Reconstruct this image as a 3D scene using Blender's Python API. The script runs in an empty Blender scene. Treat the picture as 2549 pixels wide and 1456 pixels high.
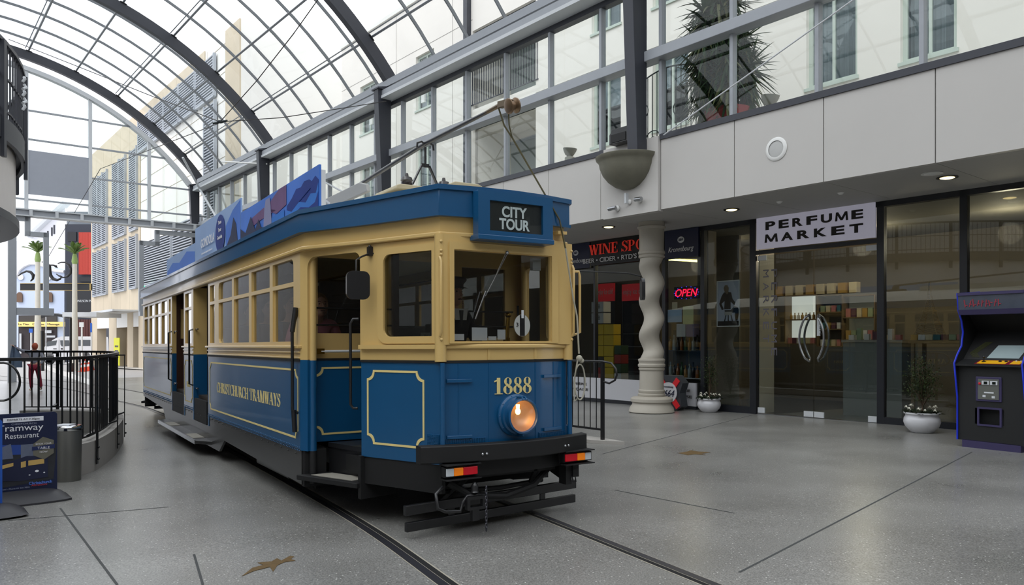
import bpy, math, random
from mathutils import Vector, Matrix
random.seed(7)
PI = math.pi
R = math.radians
# ---------------------------------------------------------------- camera, world, light
F, CX, HY, CAMH = 1900.0, 1274.5, 845.0, 1.52
W_PX, H_PX = 2549, 1456
scn = bpy.context.scene
col = scn.collection
cam_d = bpy.data.cameras.new('camera')
cam_d.sensor_fit = 'HORIZONTAL'
cam_d.sensor_width = 36.0
cam_d.lens = 36.0 * F / W_PX
cam_d.shift_y = (HY - H_PX / 2) / W_PX
cam_d.clip_end = 500
cam = bpy.data.objects.new('camera', cam_d)
cam.location = (0, 0, CAMH)
cam.rotation_euler = (R(90), 0, 0)
col.objects.link(cam)
scn.camera = cam
scn.view_settings.view_transform = 'Standard'
scn.view_settings.look = 'None'
scn.view_settings.gamma = 1.0
scn.view_settings.use_curve_mapping = False
scn.view_settings.exposure = 0.95
world = bpy.data.worlds.new('overcast_sky')
scn.world = world
world.use_nodes = True
wn, wl = world.node_tree.nodes, world.node_tree.links
wn.clear()
w_out = wn.new('ShaderNodeOutputWorld')
w_bg = wn.new('ShaderNodeBackground')
w_tc = wn.new('ShaderNodeTexCoord')
w_no = wn.new('ShaderNodeTexNoise')
w_no.inputs['Scale'].default_value = 2.2
w_no.inputs['Detail'].default_value = 5
w_rp = wn.new('ShaderNodeValToRGB')
w_rp.color_ramp.elements[0].position = 0.35
w_rp.color_ramp.elements[0].color = (0.66, 0.70, 0.80, 1)
w_rp.color_ramp.elements[1].position = 0.62
w_rp.color_ramp.elements[1].color = (1.0, 1.0, 1.02, 1)
wl.new(w_tc.outputs['Generated'], w_no.inputs['Vector'])
wl.new(w_no.outputs['Fac'], w_rp.inputs['Fac'])
wl.new(w_rp.outputs['Color'], w_bg.inputs['Color'])
w_bg.inputs['Strength'].default_value = 1.05
wl.new(w_bg.outputs['Background'], w_out.inputs['Surface'])
sun_d = bpy.data.lights.new('sun', 'SUN')
sun_d.energy = 0.5
sun_d.angle = R(40)
sun = bpy.data.objects.new('sun', sun_d)
sun.rotation_euler = (R(28), R(-20), 0)
col.objects.link(sun)

# ---------------------------------------------------------------- frames
TH_T, TH_M = R(32.5), R(39.1)           # tram heading, mall heading
def rot2(th, x, y): return (x * math.cos(th) - y * math.sin(th), x * math.sin(th) + y * math.cos(th))
def fz(X, Y): return -0.0075 * (-math.sin(TH_T) * X + math.cos(TH_T) * Y - 5.17)   # floor falls gently to the street
def ray(px, py): return Vector(((px - CX) / F, 1.0, -(py - HY) / F))
def on_Y(px, py, Y):
    r = ray(px, py) * Y
    return Vector((r.x, r.y, r.z + CAMH))
def on_floor(px, py, h=0.0):
    r = ray(px, py); k = 0.0075
    # CAMH + t*rz = h - k*(-s*X + c*Y - 5.17)
    s, c = math.sin(TH_T), math.cos(TH_T)
    t = (h + k * 5.17 - CAMH) / (r.z + k * (-s * r.x + c))
    return Vector((r.x * t, r.y * t, CAMH + r.z * t))
def on_n(px, py, n):
    r = ray(px, py); nx, ny = math.cos(TH_M), math.sin(TH_M)
    t = n / (nx * r.x + ny); P = r * t; P.z += CAMH
    return P
def mall(px, py, n):                      # pixel on plane n -> (m, z)
    P = on_n(px, py, n)
    return (-math.sin(TH_M) * P.x + math.cos(TH_M) * P.y, P.z)
def MW(n, m, z=0.0):                      # mall coords -> world
    x, y = rot2(TH_M, n, m)
    return Vector((x, y, z))

# ---------------------------------------------------------------- materials
def lin(c):
    return tuple(((v / 255.0) / 12.92 if v / 255.0 <= 0.04045 else (((v / 255.0) + 0.055) / 1.055) ** 2.4) for v in c)
MATS = {}
def mat(name, rgb, rough=0.5, metal=0.0, coat=0.0, var=0.0, scale=6.0, bump=0.0, emit=None, es=1.0, spec=0.5):
    if name in MATS: return MATS[name]
    m = bpy.data.materials.new(name); m.use_nodes = True
    nt = m.node_tree; b = nt.nodes['Principled BSDF']
    c = lin(rgb) + (1,)
    b.inputs['Base Color'].default_value = c
    b.inputs['Roughness'].default_value = rough
    b.inputs['Metallic'].default_value = metal
    b.inputs['Coat Weight'].default_value = coat
    b.inputs['Coat Roughness'].default_value = 0.08
    b.inputs['Specular IOR Level'].default_value = spec
    tc = nt.nodes.new('ShaderNodeTexCoord'); no = nt.nodes.new('ShaderNodeTexNoise')
    no.inputs['Scale'].default_value = scale; no.inputs['Detail'].default_value = 6
    nt.links.new(tc.outputs['Object'], no.inputs['Vector'])
    v = max(var, 0.03)
    mx = nt.nodes.new('ShaderNodeMix'); mx.data_type = 'RGBA'
    mx.inputs[6].default_value = tuple(x * (1 - v) for x in c[:3]) + (1,)
    mx.inputs[7].default_value = tuple(min(1, x * (1 + v)) for x in c[:3]) + (1,)
    nt.links.new(no.outputs['Fac'], mx.inputs[0])
    nt.links.new(mx.outputs[2], b.inputs['Base Color'])
    if bump:
        bp = nt.nodes.new('ShaderNodeBump'); bp.inputs['Strength'].default_value = bump; bp.inputs['Distance'].default_value = 0.02
        nt.links.new(no.outputs['Fac'], bp.inputs['Height']); nt.links.new(bp.outputs['Normal'], b.inputs['Normal'])
    if emit:
        b.inputs['Emission Color'].default_value = lin(emit) + (1,)
        b.inputs['Emission Strength'].default_value = es
    MATS[name] = m
    return m
def glass(name, tint=(0.92, 0.95, 0.94), refl=1.6, rough=0.0, wav=0.0):
    m = bpy.data.materials.new(name); m.use_nodes = True
    nt = m.node_tree; nt.nodes.clear()
    o = nt.nodes.new('ShaderNodeOutputMaterial'); t = nt.nodes.new('ShaderNodeBsdfTransparent'); g = nt.nodes.new('ShaderNodeBsdfGlossy')
    t.inputs['Color'].default_value = tint + (1,); g.inputs['Roughness'].default_value = rough
    lw = nt.nodes.new('ShaderNodeLayerWeight'); lw.inputs['Blend'].default_value = 0.5      # Schlick reflectance, same from both faces
    pw = nt.nodes.new('ShaderNodeMath'); pw.operation = 'POWER'; pw.inputs[1].default_value = 5.0
    ma = nt.nodes.new('ShaderNodeMath'); ma.operation = 'MULTIPLY_ADD'; ma.inputs[1].default_value = 0.96; ma.inputs[2].default_value = 0.04
    mu = nt.nodes.new('ShaderNodeMath'); mu.operation = 'MULTIPLY'; mu.inputs[1].default_value = refl; mu.use_clamp = True
    mx = nt.nodes.new('ShaderNodeMixShader')
    nt.links.new(lw.outputs['Facing'], pw.inputs[0]); nt.links.new(pw.outputs[0], ma.inputs[0]); nt.links.new(ma.outputs[0], mu.inputs[0]); nt.links.new(mu.outputs[0], mx.inputs['Fac'])
    nt.links.new(t.outputs[0], mx.inputs[1]); nt.links.new(g.outputs[0], mx.inputs[2]); nt.links.new(mx.outputs[0], o.inputs['Surface'])
    if wav:
        no = nt.nodes.new('ShaderNodeTexNoise'); no.inputs['Scale'].default_value = 1.6
        bp = nt.nodes.new('ShaderNodeBump'); bp.inputs['Strength'].default_value = wav; bp.inputs['Distance'].default_value = 0.05
        tc = nt.nodes.new('ShaderNodeTexCoord')
        nt.links.new(tc.outputs['Object'], no.inputs['Vector']); nt.links.new(no.outputs['Fac'], bp.inputs['Height'])
        nt.links.new(bp.outputs['Normal'], g.inputs['Normal'])
    MATS[name] = m
    return m
BLUE = mat('tram_blue', (12, 78, 122), 0.34, coat=0.4, var=0.06, scale=3)
CREAM = mat('tram_cream', (208, 176, 112), 0.36, coat=0.35, var=0.04, scale=3)
GOLD = mat('lining_gold', (226, 206, 138), 0.45)
BLK = mat('black_paint', (22, 22, 24), 0.4, coat=0.2, var=0.15)
RUB = mat('black_matt', (16, 16, 17), 0.65, var=0.2)
SKIRT = mat('skirt_grey', (42, 42, 42), 0.38, var=0.15, coat=0.2)
CANVAS = mat('roof_canvas', (212, 208, 196), 0.7, var=0.06)
WOOD = mat('dark_wood', (58, 32, 20), 0.4, var=0.25, scale=9)
WOODF = mat('saloon_floor', (60, 52, 44), 0.6, var=0.2)
CEILM = mat('saloon_ceiling', (190, 180, 150), 0.6)
STEEL = mat('bright_steel', (170, 172, 175), 0.25, metal=1.0)
BRASS = mat('brass', (190, 150, 60), 0.25, metal=1.0)
WHITE = mat('white_paint', (225, 225, 222), 0.45)
PAPER = mat('white_paper', (228, 230, 236), 0.7)
RIB = mat('rib_charcoal', (52, 54, 62), 0.45, var=0.06)
GREY = mat('steel_grey', (156, 160, 166), 0.45, var=0.06)
DGREY = mat('glazing_bar_grey', (128, 132, 136), 0.45, var=0.06)
LGREY = mat('light_grey_steel', (200, 203, 206), 0.5)
CLAD = mat('cladding_panel', (190, 187, 183), 0.55, var=0.03, scale=1.5)
SOFF = mat('soffit_paint', (172, 170, 166), 0.7, var=0.03)
CAP = mat('charcoal_cap', (52, 54, 62), 0.4)
STUCCO = mat('white_stucco', (240, 234, 226), 0.85, var=0.04, scale=0.8)
STUC2 = mat('pale_tile_wall', (236, 234, 228), 0.85, var=0.05, scale=0.5)
MULL = mat('black_aluminium', (30, 32, 38), 0.4)
STONE = mat('column_stone', (172, 166, 154), 0.6, var=0.06, scale=4, bump=0.05)
BOWLM = mat('bowl_bronze', (112, 110, 96), 0.6, var=0.25, scale=5, bump=0.3)
GLS = glass('clear_glass', refl=0.6)
GLT = glass('tram_window_glass', (0.78, 0.79, 0.78), 1.5, wav=0.02)
GLR = glass('roof_glass', (0.93, 0.96, 0.96), 1.0)
GSH = glass('shop_glass', (0.78, 0.81, 0.81), 1.7)
GHO = glass('hotel_window_glass', (0.78, 0.82, 0.83), 1.3, wav=0.03)

# ---------------------------------------------------------------- mesh helpers
ORD = ['first', 'second', 'third', 'fourth', 'fifth', 'sixth', 'seventh', 'eighth', 'ninth', 'tenth']
class MB:
    def __init__(s): s.v = []; s.f = []; s.m = []; s.mi = 0; s.T = None
    def add(s, vs, fs, M=None):
        o = len(s.v)
        for v in vs:
            v = Vector(v)
            if M is not None: v = M @ v
            if s.T is not None: v = s.T @ v
            s.v.append(tuple(v))
        for f in fs: s.f.append([i + o for i in f]); s.m.append(s.mi)
        return s
    def box(s, x0, x1, y0, y1, z0, z1, M=None):
        vs = [(x, y, z) for x in (x0, x1) for y in (y0, y1) for z in (z0, z1)]
        return s.add(vs, [(0, 1, 3, 2), (4, 6, 7, 5), (0, 4, 5, 1), (2, 3, 7, 6), (0, 2, 6, 4), (1, 5, 7, 3)], M)
    def bar(s, a, b, w, h=None, up=(0, 0, 1)):      # rectangular bar a->b
        h = h or w; a, b = Vector(a), Vector(b); d = (b - a)
        if d.length < 1e-6: return s
        d.normalize(); u = Vector(up)
        if abs(d.dot(u)) > 0.98: u = Vector((1, 0, 0))
        r = d.cross(u).normalized(); u = r.cross(d).normalized()
        vs = [p + r * i * w / 2 + u * j * h / 2 for p in (a, b) for i, j in ((-1, -1), (1, -1), (1, 1), (-1, 1))]
        return s.add(vs, [(0, 3, 2, 1), (4, 5, 6, 7), (0, 1, 5, 4), (1, 2, 6, 5), (2, 3, 7, 6), (3, 0, 4, 7)])
    def tube(s, pts, r, n=8, closed=False, caps=True):
        pts = [Vector(p) for p in pts]; N = len(pts); rr = r if isinstance(r, (list, tuple)) else [r] * N
        ring = []; prev = None
        for i in range(N):
            a = pts[i - 1] if (i > 0 or closed) else pts[0]
            b = pts[(i + 1) % N] if (i < N - 1 or closed) else pts[-1]
            d = (b - a).normalized()
            if prev is None:
                u = Vector((0, 0, 1)) if abs(d.z) < 0.9 else Vector((1, 0, 0))
                u = (u - d * u.dot(d)).normalized()
            else:
                u = (prev - d * prev.dot(d))
                u = u.normalized() if u.length > 1e-5 else Vector((1, 0, 0))
            prev = u; w = d.cross(u)
            ring.append([pts[i] + (u * math.cos(2 * PI * k / n) + w * math.sin(2 * PI * k / n)) * rr[i] for k in range(n)])
        vs = [v for q in ring for v in q]; fs = []
        for i in range(N if closed else N - 1):
            j = (i + 1) % N
            for k in range(n):
                fs.append((i * n + k, i * n + (k + 1) % n, j * n + (k + 1) % n, j * n + k))
        if not closed and caps: fs += [tuple(range(n))[::-1], tuple((N - 1) * n + k for k in range(n))]
        return s.add(vs, fs)
    def lathe(s, prof, n=24, M=None, a0=0, a1=2 * PI, cap=True):
        full = abs(a1 - a0 - 2 * PI) < 1e-6; K = n if full else n + 1
        vs = [(r * math.cos(a0 + (a1 - a0) * k / n), r * math.sin(a0 + (a1 - a0) * k / n), z) for (r, z) in prof for k in range(K)]
        fs = [(i * K + k, i * K + (k + 1) % K, (i + 1) * K + (k + 1) % K, (i + 1) * K + k) for i in range(len(prof) - 1) for k in range(n)]
        if full and cap:
            if prof[0][0] > 1e-4: fs.append(tuple(range(K))[::-1])
            if prof[-1][0] > 1e-4: fs.append(tuple((len(prof) - 1) * K + k for k in range(K)))
        return s.add(vs, fs, M)
    def prism(s, poly, z0, z1, M=None):
        n = len(poly)
        vs = [(x, y, z0) for x, y in poly] + [(x, y, z1) for x, y in poly]
        fs = [tuple(range(n))[::-1], tuple(range(n, 2 * n))] + [(i, (i + 1) % n, n + (i + 1) % n, n + i) for i in range(n)]
        return s.add(vs, fs, M)
    def ball(s, c, r, n=12, sc=(1, 1, 1)):
        prof = [(max(1e-5, r * math.cos(t)), r * math.sin(t)) for t in [(-PI / 2 + PI * i / n) for i in range(n + 1)]]
        return s.lathe(prof, n + 4, Matrix.Translation(Vector(c)) @ Matrix.Diagonal((sc[0], sc[1], sc[2], 1)))
    def loft(s, rows, closed=False):
        n = len(rows[0]); vs = [p for r_ in rows for p in r_]
        fs = [(i * n + k, i * n + (k + 1) % n, (i + 1) * n + (k + 1) % n, (i + 1) * n + k) for i in range(len(rows) - 1) for k in range(n if closed else n - 1)]
        return s.add(vs, fs)
    def plate(s, outline, holes, depth, M):
        vs, fs = plate_mesh(outline, holes, depth)
        return s.add(vs, fs, M)
    def build(s, name, m, parent=None, loc=None, rz=0.0, smooth=None, bevel=0.0, rx=0.0):
        me = bpy.data.meshes.new(name); me.from_pydata(s.v, [], s.f)
        ms = m if isinstance(m, (list, tuple)) else [m]
        for q in ms: me.materials.append(q)
        if len(ms) > 1: me.polygons.foreach_set('material_index', s.m)
        if smooth:
            me.polygons.foreach_set('use_smooth', [True] * len(me.polygons))
            try: me.set_sharp_from_angle(angle=R(smooth))
            except Exception: pass
        me.update()
        o = bpy.data.objects.new(name, me); col.objects.link(o)
        if parent: o.parent = parent
        if loc is not None: o.location = loc
        o.rotation_euler = (rx, 0, rz)
        if bevel:
            b = o.modifiers.new('bevel', 'BEVEL'); b.width = bevel; b.segments = 2; b.limit_method = 'ANGLE'; b.angle_limit = R(40)
        return o
def from_curve(cd):
    o = bpy.data.objects.new('tmp', cd); me = bpy.data.meshes.new_from_object(o)
    vs = [tuple(v.co) for v in me.vertices]; fs = [tuple(p.vertices) for p in me.polygons]
    bpy.data.objects.remove(o); bpy.data.meshes.remove(me); bpy.data.curves.remove(cd)
    return vs, fs
def plate_mesh(outline, holes, depth):
    cd = bpy.data.curves.new('p', 'CURVE'); cd.dimensions = '2D'; cd.fill_mode = 'BOTH'; cd.extrude = depth / 2
    for L in [outline] + list(holes):
        sp = cd.splines.new('POLY'); sp.points.add(len(L) - 1)
        for i, (x, y) in enumerate(L): sp.points[i].co = (x, y, 0, 1)
        sp.use_cyclic_u = True
    return from_curve(cd)
def rrect(x0, x1, y0, y1, r=0.0, rs=None, k=5):     # rounded rectangle, corner radii bl br tr tl
    rs = rs or (r, r, r, r); out = []
    for (cx, cy, sx, sy, a, q) in ((x0, y0, 1, 1, 180, rs[0]), (x1, y0, -1, 1, 270, rs[1]), (x1, y1, -1, -1, 0, rs[2]), (x0, y1, 1, -1, 90, rs[3])):
        if q <= 0: out.append((cx, cy)); continue
        for i in range(k + 1):
            t = R(a + 90 * i / k); out.append((cx + sx * q + q * math.cos(t), cy + sy * q + q * math.sin(t)))
    return out
def frame_M(o, u, v):      # plane axes u, v (w = u x v)
    u, v = Vector(u).normalized(), Vector(v).normalized(); w = u.cross(v)
    return Matrix(((u.x, v.x, w.x, o[0]), (u.y, v.y, w.y, o[1]), (u.z, v.z, w.z, o[2]), (0, 0, 0, 1)))
def text_mesh(s, w, h, depth=0.004, shear=0.0, bold=0.0, center=True):   # fits text into w x h
    cd = bpy.data.curves.new('t', 'FONT'); cd.body = s; cd.extrude = 0.5; cd.shear = shear; cd.offset = bold; cd.align_x = 'LEFT'
    vs, fs = from_curve(cd)
    xs = [v[0] for v in vs]; ys = [v[1] for v in vs]
    x0, x1, y0, y1 = min(xs), max(xs), min(ys), max(ys)
    sx, sy = w / max(1e-6, x1 - x0), h / max(1e-6, y1 - y0)
    ox = -w / 2 if center else 0
    return [((x - x0) * sx + ox, (y - y0) * sy, z * depth) for x, y, z in vs], fs
def strokes(ch):
    T, t, q, o = .17, .055, .05, .07; P = []
    def rect(x0, y0, x1, y1): P.append([(x0, y0), (x1, y0), (x1, y1), (x0, y1)])
    def stem(x, w=T, y0=0, y1=1, b=1, tp=1):
        rect(x, y0, x + w, y1)
        if b: rect(x - o, y0, x + w + o, y0 + q)
        if tp: rect(x - o, y1 - q, x + w + o, y1)
    def dia(x0, y0, x1, y1, w): P.append([(x0, y0), (x0 + w, y0), (x1 + w, y1), (x1, y1)])
    def arc(cx, cy, rx, ry, a0, a1, th=T, tn=t, n=14, ph=0):
        for i in range(n):
            qd = []
            for k in (i, i + 1):
                a = R(a0 + (a1 - a0) * k / n); w = tn + (th - tn) * abs(math.cos(a + ph)) ** 1.4
                qd.append(((cx + rx * math.cos(a), cy + ry * math.sin(a)), (cx + (rx - w) * math.cos(a), cy + (ry - w * .55) * math.sin(a))))
            P.append([qd[0][0], qd[1][0], qd[1][1], qd[0][1]])
    W = .8
    if ch == 'C': arc(.42, .5, .38, .51, 48, 312); rect(.68, .66, .73, 1.0); rect(.68, .02, .72, .22); W = .8
    elif ch == 'O': arc(.44, .5, .4, .51, 0, 360, n=24); W = .88
    elif ch == 'G': arc(.42, .5, .38, .51, 48, 312); rect(.68, .66, .73, 1.0); stem(.6, T, 0, .42, 0, 1); W = .86
    elif ch == 'H': stem(.08); stem(.6); rect(.2, .47, .65, .53); W = .85
    elif ch == 'R': stem(.08); arc(.3, .735, .3, .265, -90, 90); rect(.1, .95, .32, 1); rect(.1, .47, .32, .52); dia(.62, 0, .3, .5, .19); rect(.6, 0, .86, q); W = .82
    elif ch == 'P': stem(.08); arc(.3, .72, .32, .28, -90, 90); rect(.1, .95, .32, 1); rect(.1, .44, .32, .49); W = .7
    elif ch == 'I': stem(.1); W = .37
    elif ch == 'S': arc(.3, .74, .25, .27, 20, 230, T * .8, t, 14); arc(.3, .27, .28, .28, 50, -160, T * .9, t, 14); dia(.36, .33, .1, .66, .2); rect(.52, .7, .56, 1); rect(.0, 0, .04, .3); W = .62
    elif ch == 'T': stem(.3, T, 0, 1, 1, 0); rect(.02, .95, .75, 1); rect(.02, .74, .06, 1); rect(.71, .74, .75, 1); W = .77
    elif ch == 'U': stem(.08, T, .3, 1, 0, 1); stem(.62, t, .3, 1, 0, 1); arc(.375, .3, .295, .31, 180, 360, T, t); W = .8
    elif ch == 'A': dia(.06, 0, .38, 1, t); dia(.58, 0, .32, 1, .2); rect(.2, .3, .62, .35); rect(0, 0, .2, q); rect(.52, 0, .86, q); W = .84
    elif ch == 'M': stem(.1, t); dia(.42, 0, .1, 1, .19); dia(.44, 0, .8, 1, t); stem(.78, T); W = 1.04
    elif ch == 'W': dia(.26, 0, .04, 1, .18); dia(.3, 0, .5, 1, t); dia(.62, 0, .42, 1, .18); dia(.68, 0, .9, 1, t); rect(0, .95, .3, 1); rect(.8, .95, 1.02, 1); W = 1.0
    elif ch == 'Y': dia(.32, .45, .06, 1, .19); dia(.4, .45, .68, 1, t); stem(.32, T, 0, .48, 1, 0); rect(0, .95, .3, 1); rect(.58, .95, .8, 1); W = .78
    elif ch == 'N': stem(.1, t); dia(.62, 0, .1, 1, .19); stem(.72, t); W = .9
    elif ch == 'E': stem(.08); rect(.1, 0, .62, .05); rect(.1, .95, .6, 1); rect(.1, .48, .45, .53); rect(.58, 0, .62, .25); rect(.56, .75, .6, 1); rect(.42, .38, .45, .63); W = .7
    elif ch == '1': rect(.18, 0, .38, 1); rect(.04, 0, .52, .05); P.append([(.02, .78), (.38, 1), (.2, .9), (.2, .8)]); P.append([(.02, .74), (.2, .8), (.2, .9), (.02, .82)]); W = .56
    elif ch == '8': arc(.3, .76, .235, .25, 0, 360, .15, .04, 22); arc(.3, .265, .29, .28, 0, 360, .18, .045, 22); dia(.34, .36, .12, .64, .17); W = .63
    elif ch == ' ': W = .32
    return P, W
def serif_mesh(s, w, h, depth=0.003):
    vs, fs, x = [], [], 0.0
    for c in s:
        P, W = strokes(c)
        for p in P:
            o = len(vs); n = len(p)
            vs += [(x + a, b, 0) for a, b in p] + [(x + a, b, 1) for a, b in p]
            fs += [tuple(o + i for i in range(n)), tuple(o + n + i for i in range(n))] + [(o + i, o + (i + 1) % n, o + n + (i + 1) % n, o + n + i) for i in range(n)]
        x += W
    k = w / x
    return [((a * k) - w / 2, b * h, c * depth) for a, b, c in vs], fs

def empty(name, loc, rz=0.0, rx=0.0):
    o = bpy.data.objects.new(name, None); col.objects.link(o); o.location = loc; o.rotation_euler = (rx, 0, rz)
    o.empty_display_size = 0.2
    return o
def tag(o, label=None, cat=None, group=None, kind=None):
    if label: o['label'] = label
    if cat: o['category'] = cat
    if group: o['group'] = group
    if kind: o['kind'] = kind
    return o
def thing(name, label, cat, loc=(0, 0, 0), rz=0.0, group=None, rx=0.0):
    return tag(empty(name, loc, rz, rx), label, cat, group)
def struct(o): o['kind'] = 'structure'; return o
def copy_tree(o, parent=None):
    c = o.copy(); col.objects.link(c); c.parent = parent
    for ch in list(o.children): copy_tree(ch, c)
    return c

# ================================================================ THE MALL
def floor_material():
    m = bpy.data.materials.new('polished_aggregate'); m.use_nodes = True
    nt = m.node_tree; b = nt.nodes['Principled BSDF']; N = nt.nodes; L = nt.links
    tc = N.new('ShaderNodeTexCoord')
    def vor(sc, p0, p1, c0, c1):
        v = N.new('ShaderNodeTexVoronoi'); v.inputs['Scale'].default_value = sc; L.new(tc.outputs['Object'], v.inputs['Vector'])
        r = N.new('ShaderNodeValToRGB'); r.color_ramp.elements[0].position = p0; r.color_ramp.elements[1].position = p1
        r.color_ramp.elements[0].color = (c0,) * 3 + (1,); r.color_ramp.elements[1].color = (c1,) * 3 + (1,)
        L.new(v.outputs['Distance'], r.inputs['Fac']); return v, r
    n1 = N.new('ShaderNodeTexNoise'); n1.inputs['Scale'].default_value = 0.7; n1.inputs['Detail'].default_value = 8; L.new(tc.outputs['Object'], n1.inputs['Vector'])
    r1 = N.new('ShaderNodeValToRGB'); r1.color_ramp.elements[0].position = 0.3; r1.color_ramp.elements[1].position = 0.7
    r1.color_ramp.elements[0].color = lin((120, 119, 115)) + (1,); r1.color_ramp.elements[1].color = lin((148, 147, 143)) + (1,)
    L.new(n1.outputs['Fac'], r1.inputs['Fac'])
    n2 = N.new('ShaderNodeTexNoise'); n2.inputs['Scale'].default_value = 90; n2.inputs['Detail'].default_value = 3; L.new(tc.outputs['Object'], n2.inputs['Vector'])
    r2 = N.new('ShaderNodeValToRGB'); r2.color_ramp.elements[0].position = 0.38; r2.color_ramp.elements[1].position = 0.62
    r2.color_ramp.elements[0].color = (0.66, 0.66, 0.66, 1); r2.color_ramp.elements[1].color = (1.2, 1.2, 1.2, 1)
    L.new(n2.outputs['Fac'], r2.inputs['Fac'])
    mu = N.new('ShaderNodeMix'); mu.data_type = 'RGBA'; mu.blend_type = 'MULTIPLY'; mu.inputs[0].default_value = 1
    L.new(r1.outputs['Color'], mu.inputs[6]); L.new(r2.outputs['Color'], mu.inputs[7])
    v, rv = vor(36, 0.16, 0.22, 1.0, 0.0)
    n3 = N.new('ShaderNodeMath'); n3.operation = 'GREATER_THAN'; n3.inputs[1].default_value = 0.74
    sp = N.new('ShaderNodeSeparateColor'); L.new(v.outputs['Color'], sp.inputs['Color']); L.new(sp.outputs['Red'], n3.inputs[0])
    m3 = N.new('ShaderNodeMath'); m3.operation = 'MULTIPLY'; L.new(n3.outputs[0], m3.inputs[0]); L.new(rv.outputs['Color'], m3.inputs[1])
    mx = N.new('ShaderNodeMix'); mx.data_type = 'RGBA'; mx.inputs[7].default_value = lin((205, 205, 200)) + (1,)
    L.new(m3.outputs[0], mx.inputs[0]); L.new(mu.outputs[2], mx.inputs[6])
    v2, rw = vor(52, 0.12, 0.2, 1.0, 0.0)
    m4 = N.new('ShaderNodeMath'); m4.operation = 'MULTIPLY'; m4.inputs[1].default_value = 0.45; L.new(rw.outputs['Color'], m4.inputs[0])
    mx2 = N.new('ShaderNodeMix'); mx2.data_type = 'RGBA'; mx2.inputs[7].default_value = lin((60, 62, 62)) + (1,)
    L.new(m4.outputs[0], mx2.inputs[0]); L.new(mx.outputs[2], mx2.inputs[6])
    # rusty stains with shapes of their own
    L.new(mx2.outputs[2], b.inputs['Base Color'])
    r3 = N.new('ShaderNodeMapRange'); r3.inputs[3].default_value = 0.24; r3.inputs[4].default_value = 0.34
    L.new(n1.outputs['Fac'], r3.inputs[0]); L.new(r3.outputs[0], b.inputs['Roughness'])
    b.inputs['Specular IOR Level'].default_value = 0.5
    return m
FLOOR = floor_material()
def sloped(name, pts, m, thick=0.3, lift=0.0):
    b = MB(); n = len(pts)
    top = [(x, y, fz(x, y) + lift) for x, y in pts]; bot = [(x, y, fz(x, y) + lift - thick) for x, y in pts]
    b.add(top + bot, [tuple(range(n)), tuple(range(n, 2 * n))[::-1]] + [(i, n + i, n + (i + 1) % n, (i + 1) % n) for i in range(n)])
    return b.build(name, m)
p = [MW(-9, -14), MW(19, -14), MW(19, 39), MW(-9, 39)]
struct(sloped('floor', [(v.x, v.y) for v in p], FLOOR))
PAVE = mat('street_paving', (168, 166, 164), 0.6, var=0.1, scale=0.6)
p = [MW(-60, 39), MW(19, 39), MW(19, 130), MW(-60, 130)]
o = sloped('floor', [(v.x, v.y) for v in p], PAVE); o.name = 'floor_street'; struct(o)
# slab joints as thin grooves filled with dark sealant
JOINT = mat('joint_sealant', (66, 68, 68), 0.8)
b = MB()
def joint(a, c, w=0.008):
    A, C2 = on_floor(*a), on_floor(*c); d = (C2 - A); d.z = 0; s = Vector((-d.y, d.x, 0)).normalized() * w
    v = []
    for P in (A - s, A + s, C2 + s, C2 - s): v.append((P.x, P.y, fz(P.x, P.y) + 0.002))
    b.add(v, [(0, 1, 2, 3)])
for a, c in (((150, 1265), (292, 1456)), ((483, 1380), (505, 1456)), ((20, 1296), (420, 1262)), ((1885, 1030), (1500, 1130)), ((1840, 1425), (2420, 1125)), ((1530, 1220), (1830, 1278)), ((1885, 1030), (2500, 900))):
    if c != (2500, 900): joint(a, c)
struct(b.build('trim_1', JOINT))
# rust-coloured blobs on the floor
STAIN = mat('rust_stain', (140, 116, 78), 0.6, var=0.3, scale=20)
def stain(pts, label):
    bb = MB(); c = on_floor(*pts[0]); v = []
    for q in pts[1:]:
        P = on_floor(*q); v.append((P.x - c.x, P.y - c.y, fz(P.x, P.y) + 0.003 - c.z))
    vs, fs = plate_mesh([(x, y) for x, y, z in v], [], 0.001)
    bb.add([(x, y, 0.003 + fz(x + c.x, y + c.y) - c.z) for x, y, z in vs], fs)
    tag(bb.build('floor_stain', STAIN, loc=c), label, 'stain')
stain([(680, 1405), (632, 1422), (600, 1436), (628, 1414), (655, 1407), (640, 1401), (676, 1398), (690, 1390), (700, 1396), (722, 1384), (733, 1386), (724, 1392), (736, 1396), (708, 1400), (690, 1408), (680, 1424), (672, 1412)], 'rust-coloured spill stain on the floor left of the near rail')
stain([(1725, 1128), (1688, 1128), (1712, 1124), (1720, 1121), (1735, 1124), (1770, 1126), (1745, 1130), (1758, 1133), (1730, 1131), (1712, 1133)], 'brown spill stain on the floor in front of the twisted column')

# ---- rails
RAILM = mat('rail_steel', (74, 74, 80), 0.35, metal=0.6, var=0.1); GRV = mat('rail_groove', (14, 14, 14), 0.9); GROUT = mat('rail_grout', (160, 154, 140), 0.8, var=0.2, scale=30)
def catmull(P, n=12):
    P = [Vector(p) for p in P]; P = [2 * P[0] - P[1]] + P + [2 * P[-1] - P[-2]]; out = []
    for i in range(1, len(P) - 2):
        for k in range(n):
            t = k / n; a, b_, c, d = P[i - 1], P[i], P[i + 1], P[i + 2]
            out.append(0.5 * ((2 * b_) + (c - a) * t + (2 * a - 5 * b_ + 4 * c - d) * t * t + (3 * b_ - a - 3 * c + d) * t ** 3))
    out.append(P[-2]); return out
def flat(P): return Vector((P.x, P.y, 0))
left = [flat(on_floor(1420, 1680)), flat(on_floor(1113, 1456)), flat(on_floor(922, 1320)), flat(on_floor(764, 1226)), flat(on_floor(600, 1136)), flat(on_floor(404, 1031)), flat(on_floor(291, 998))]
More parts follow.
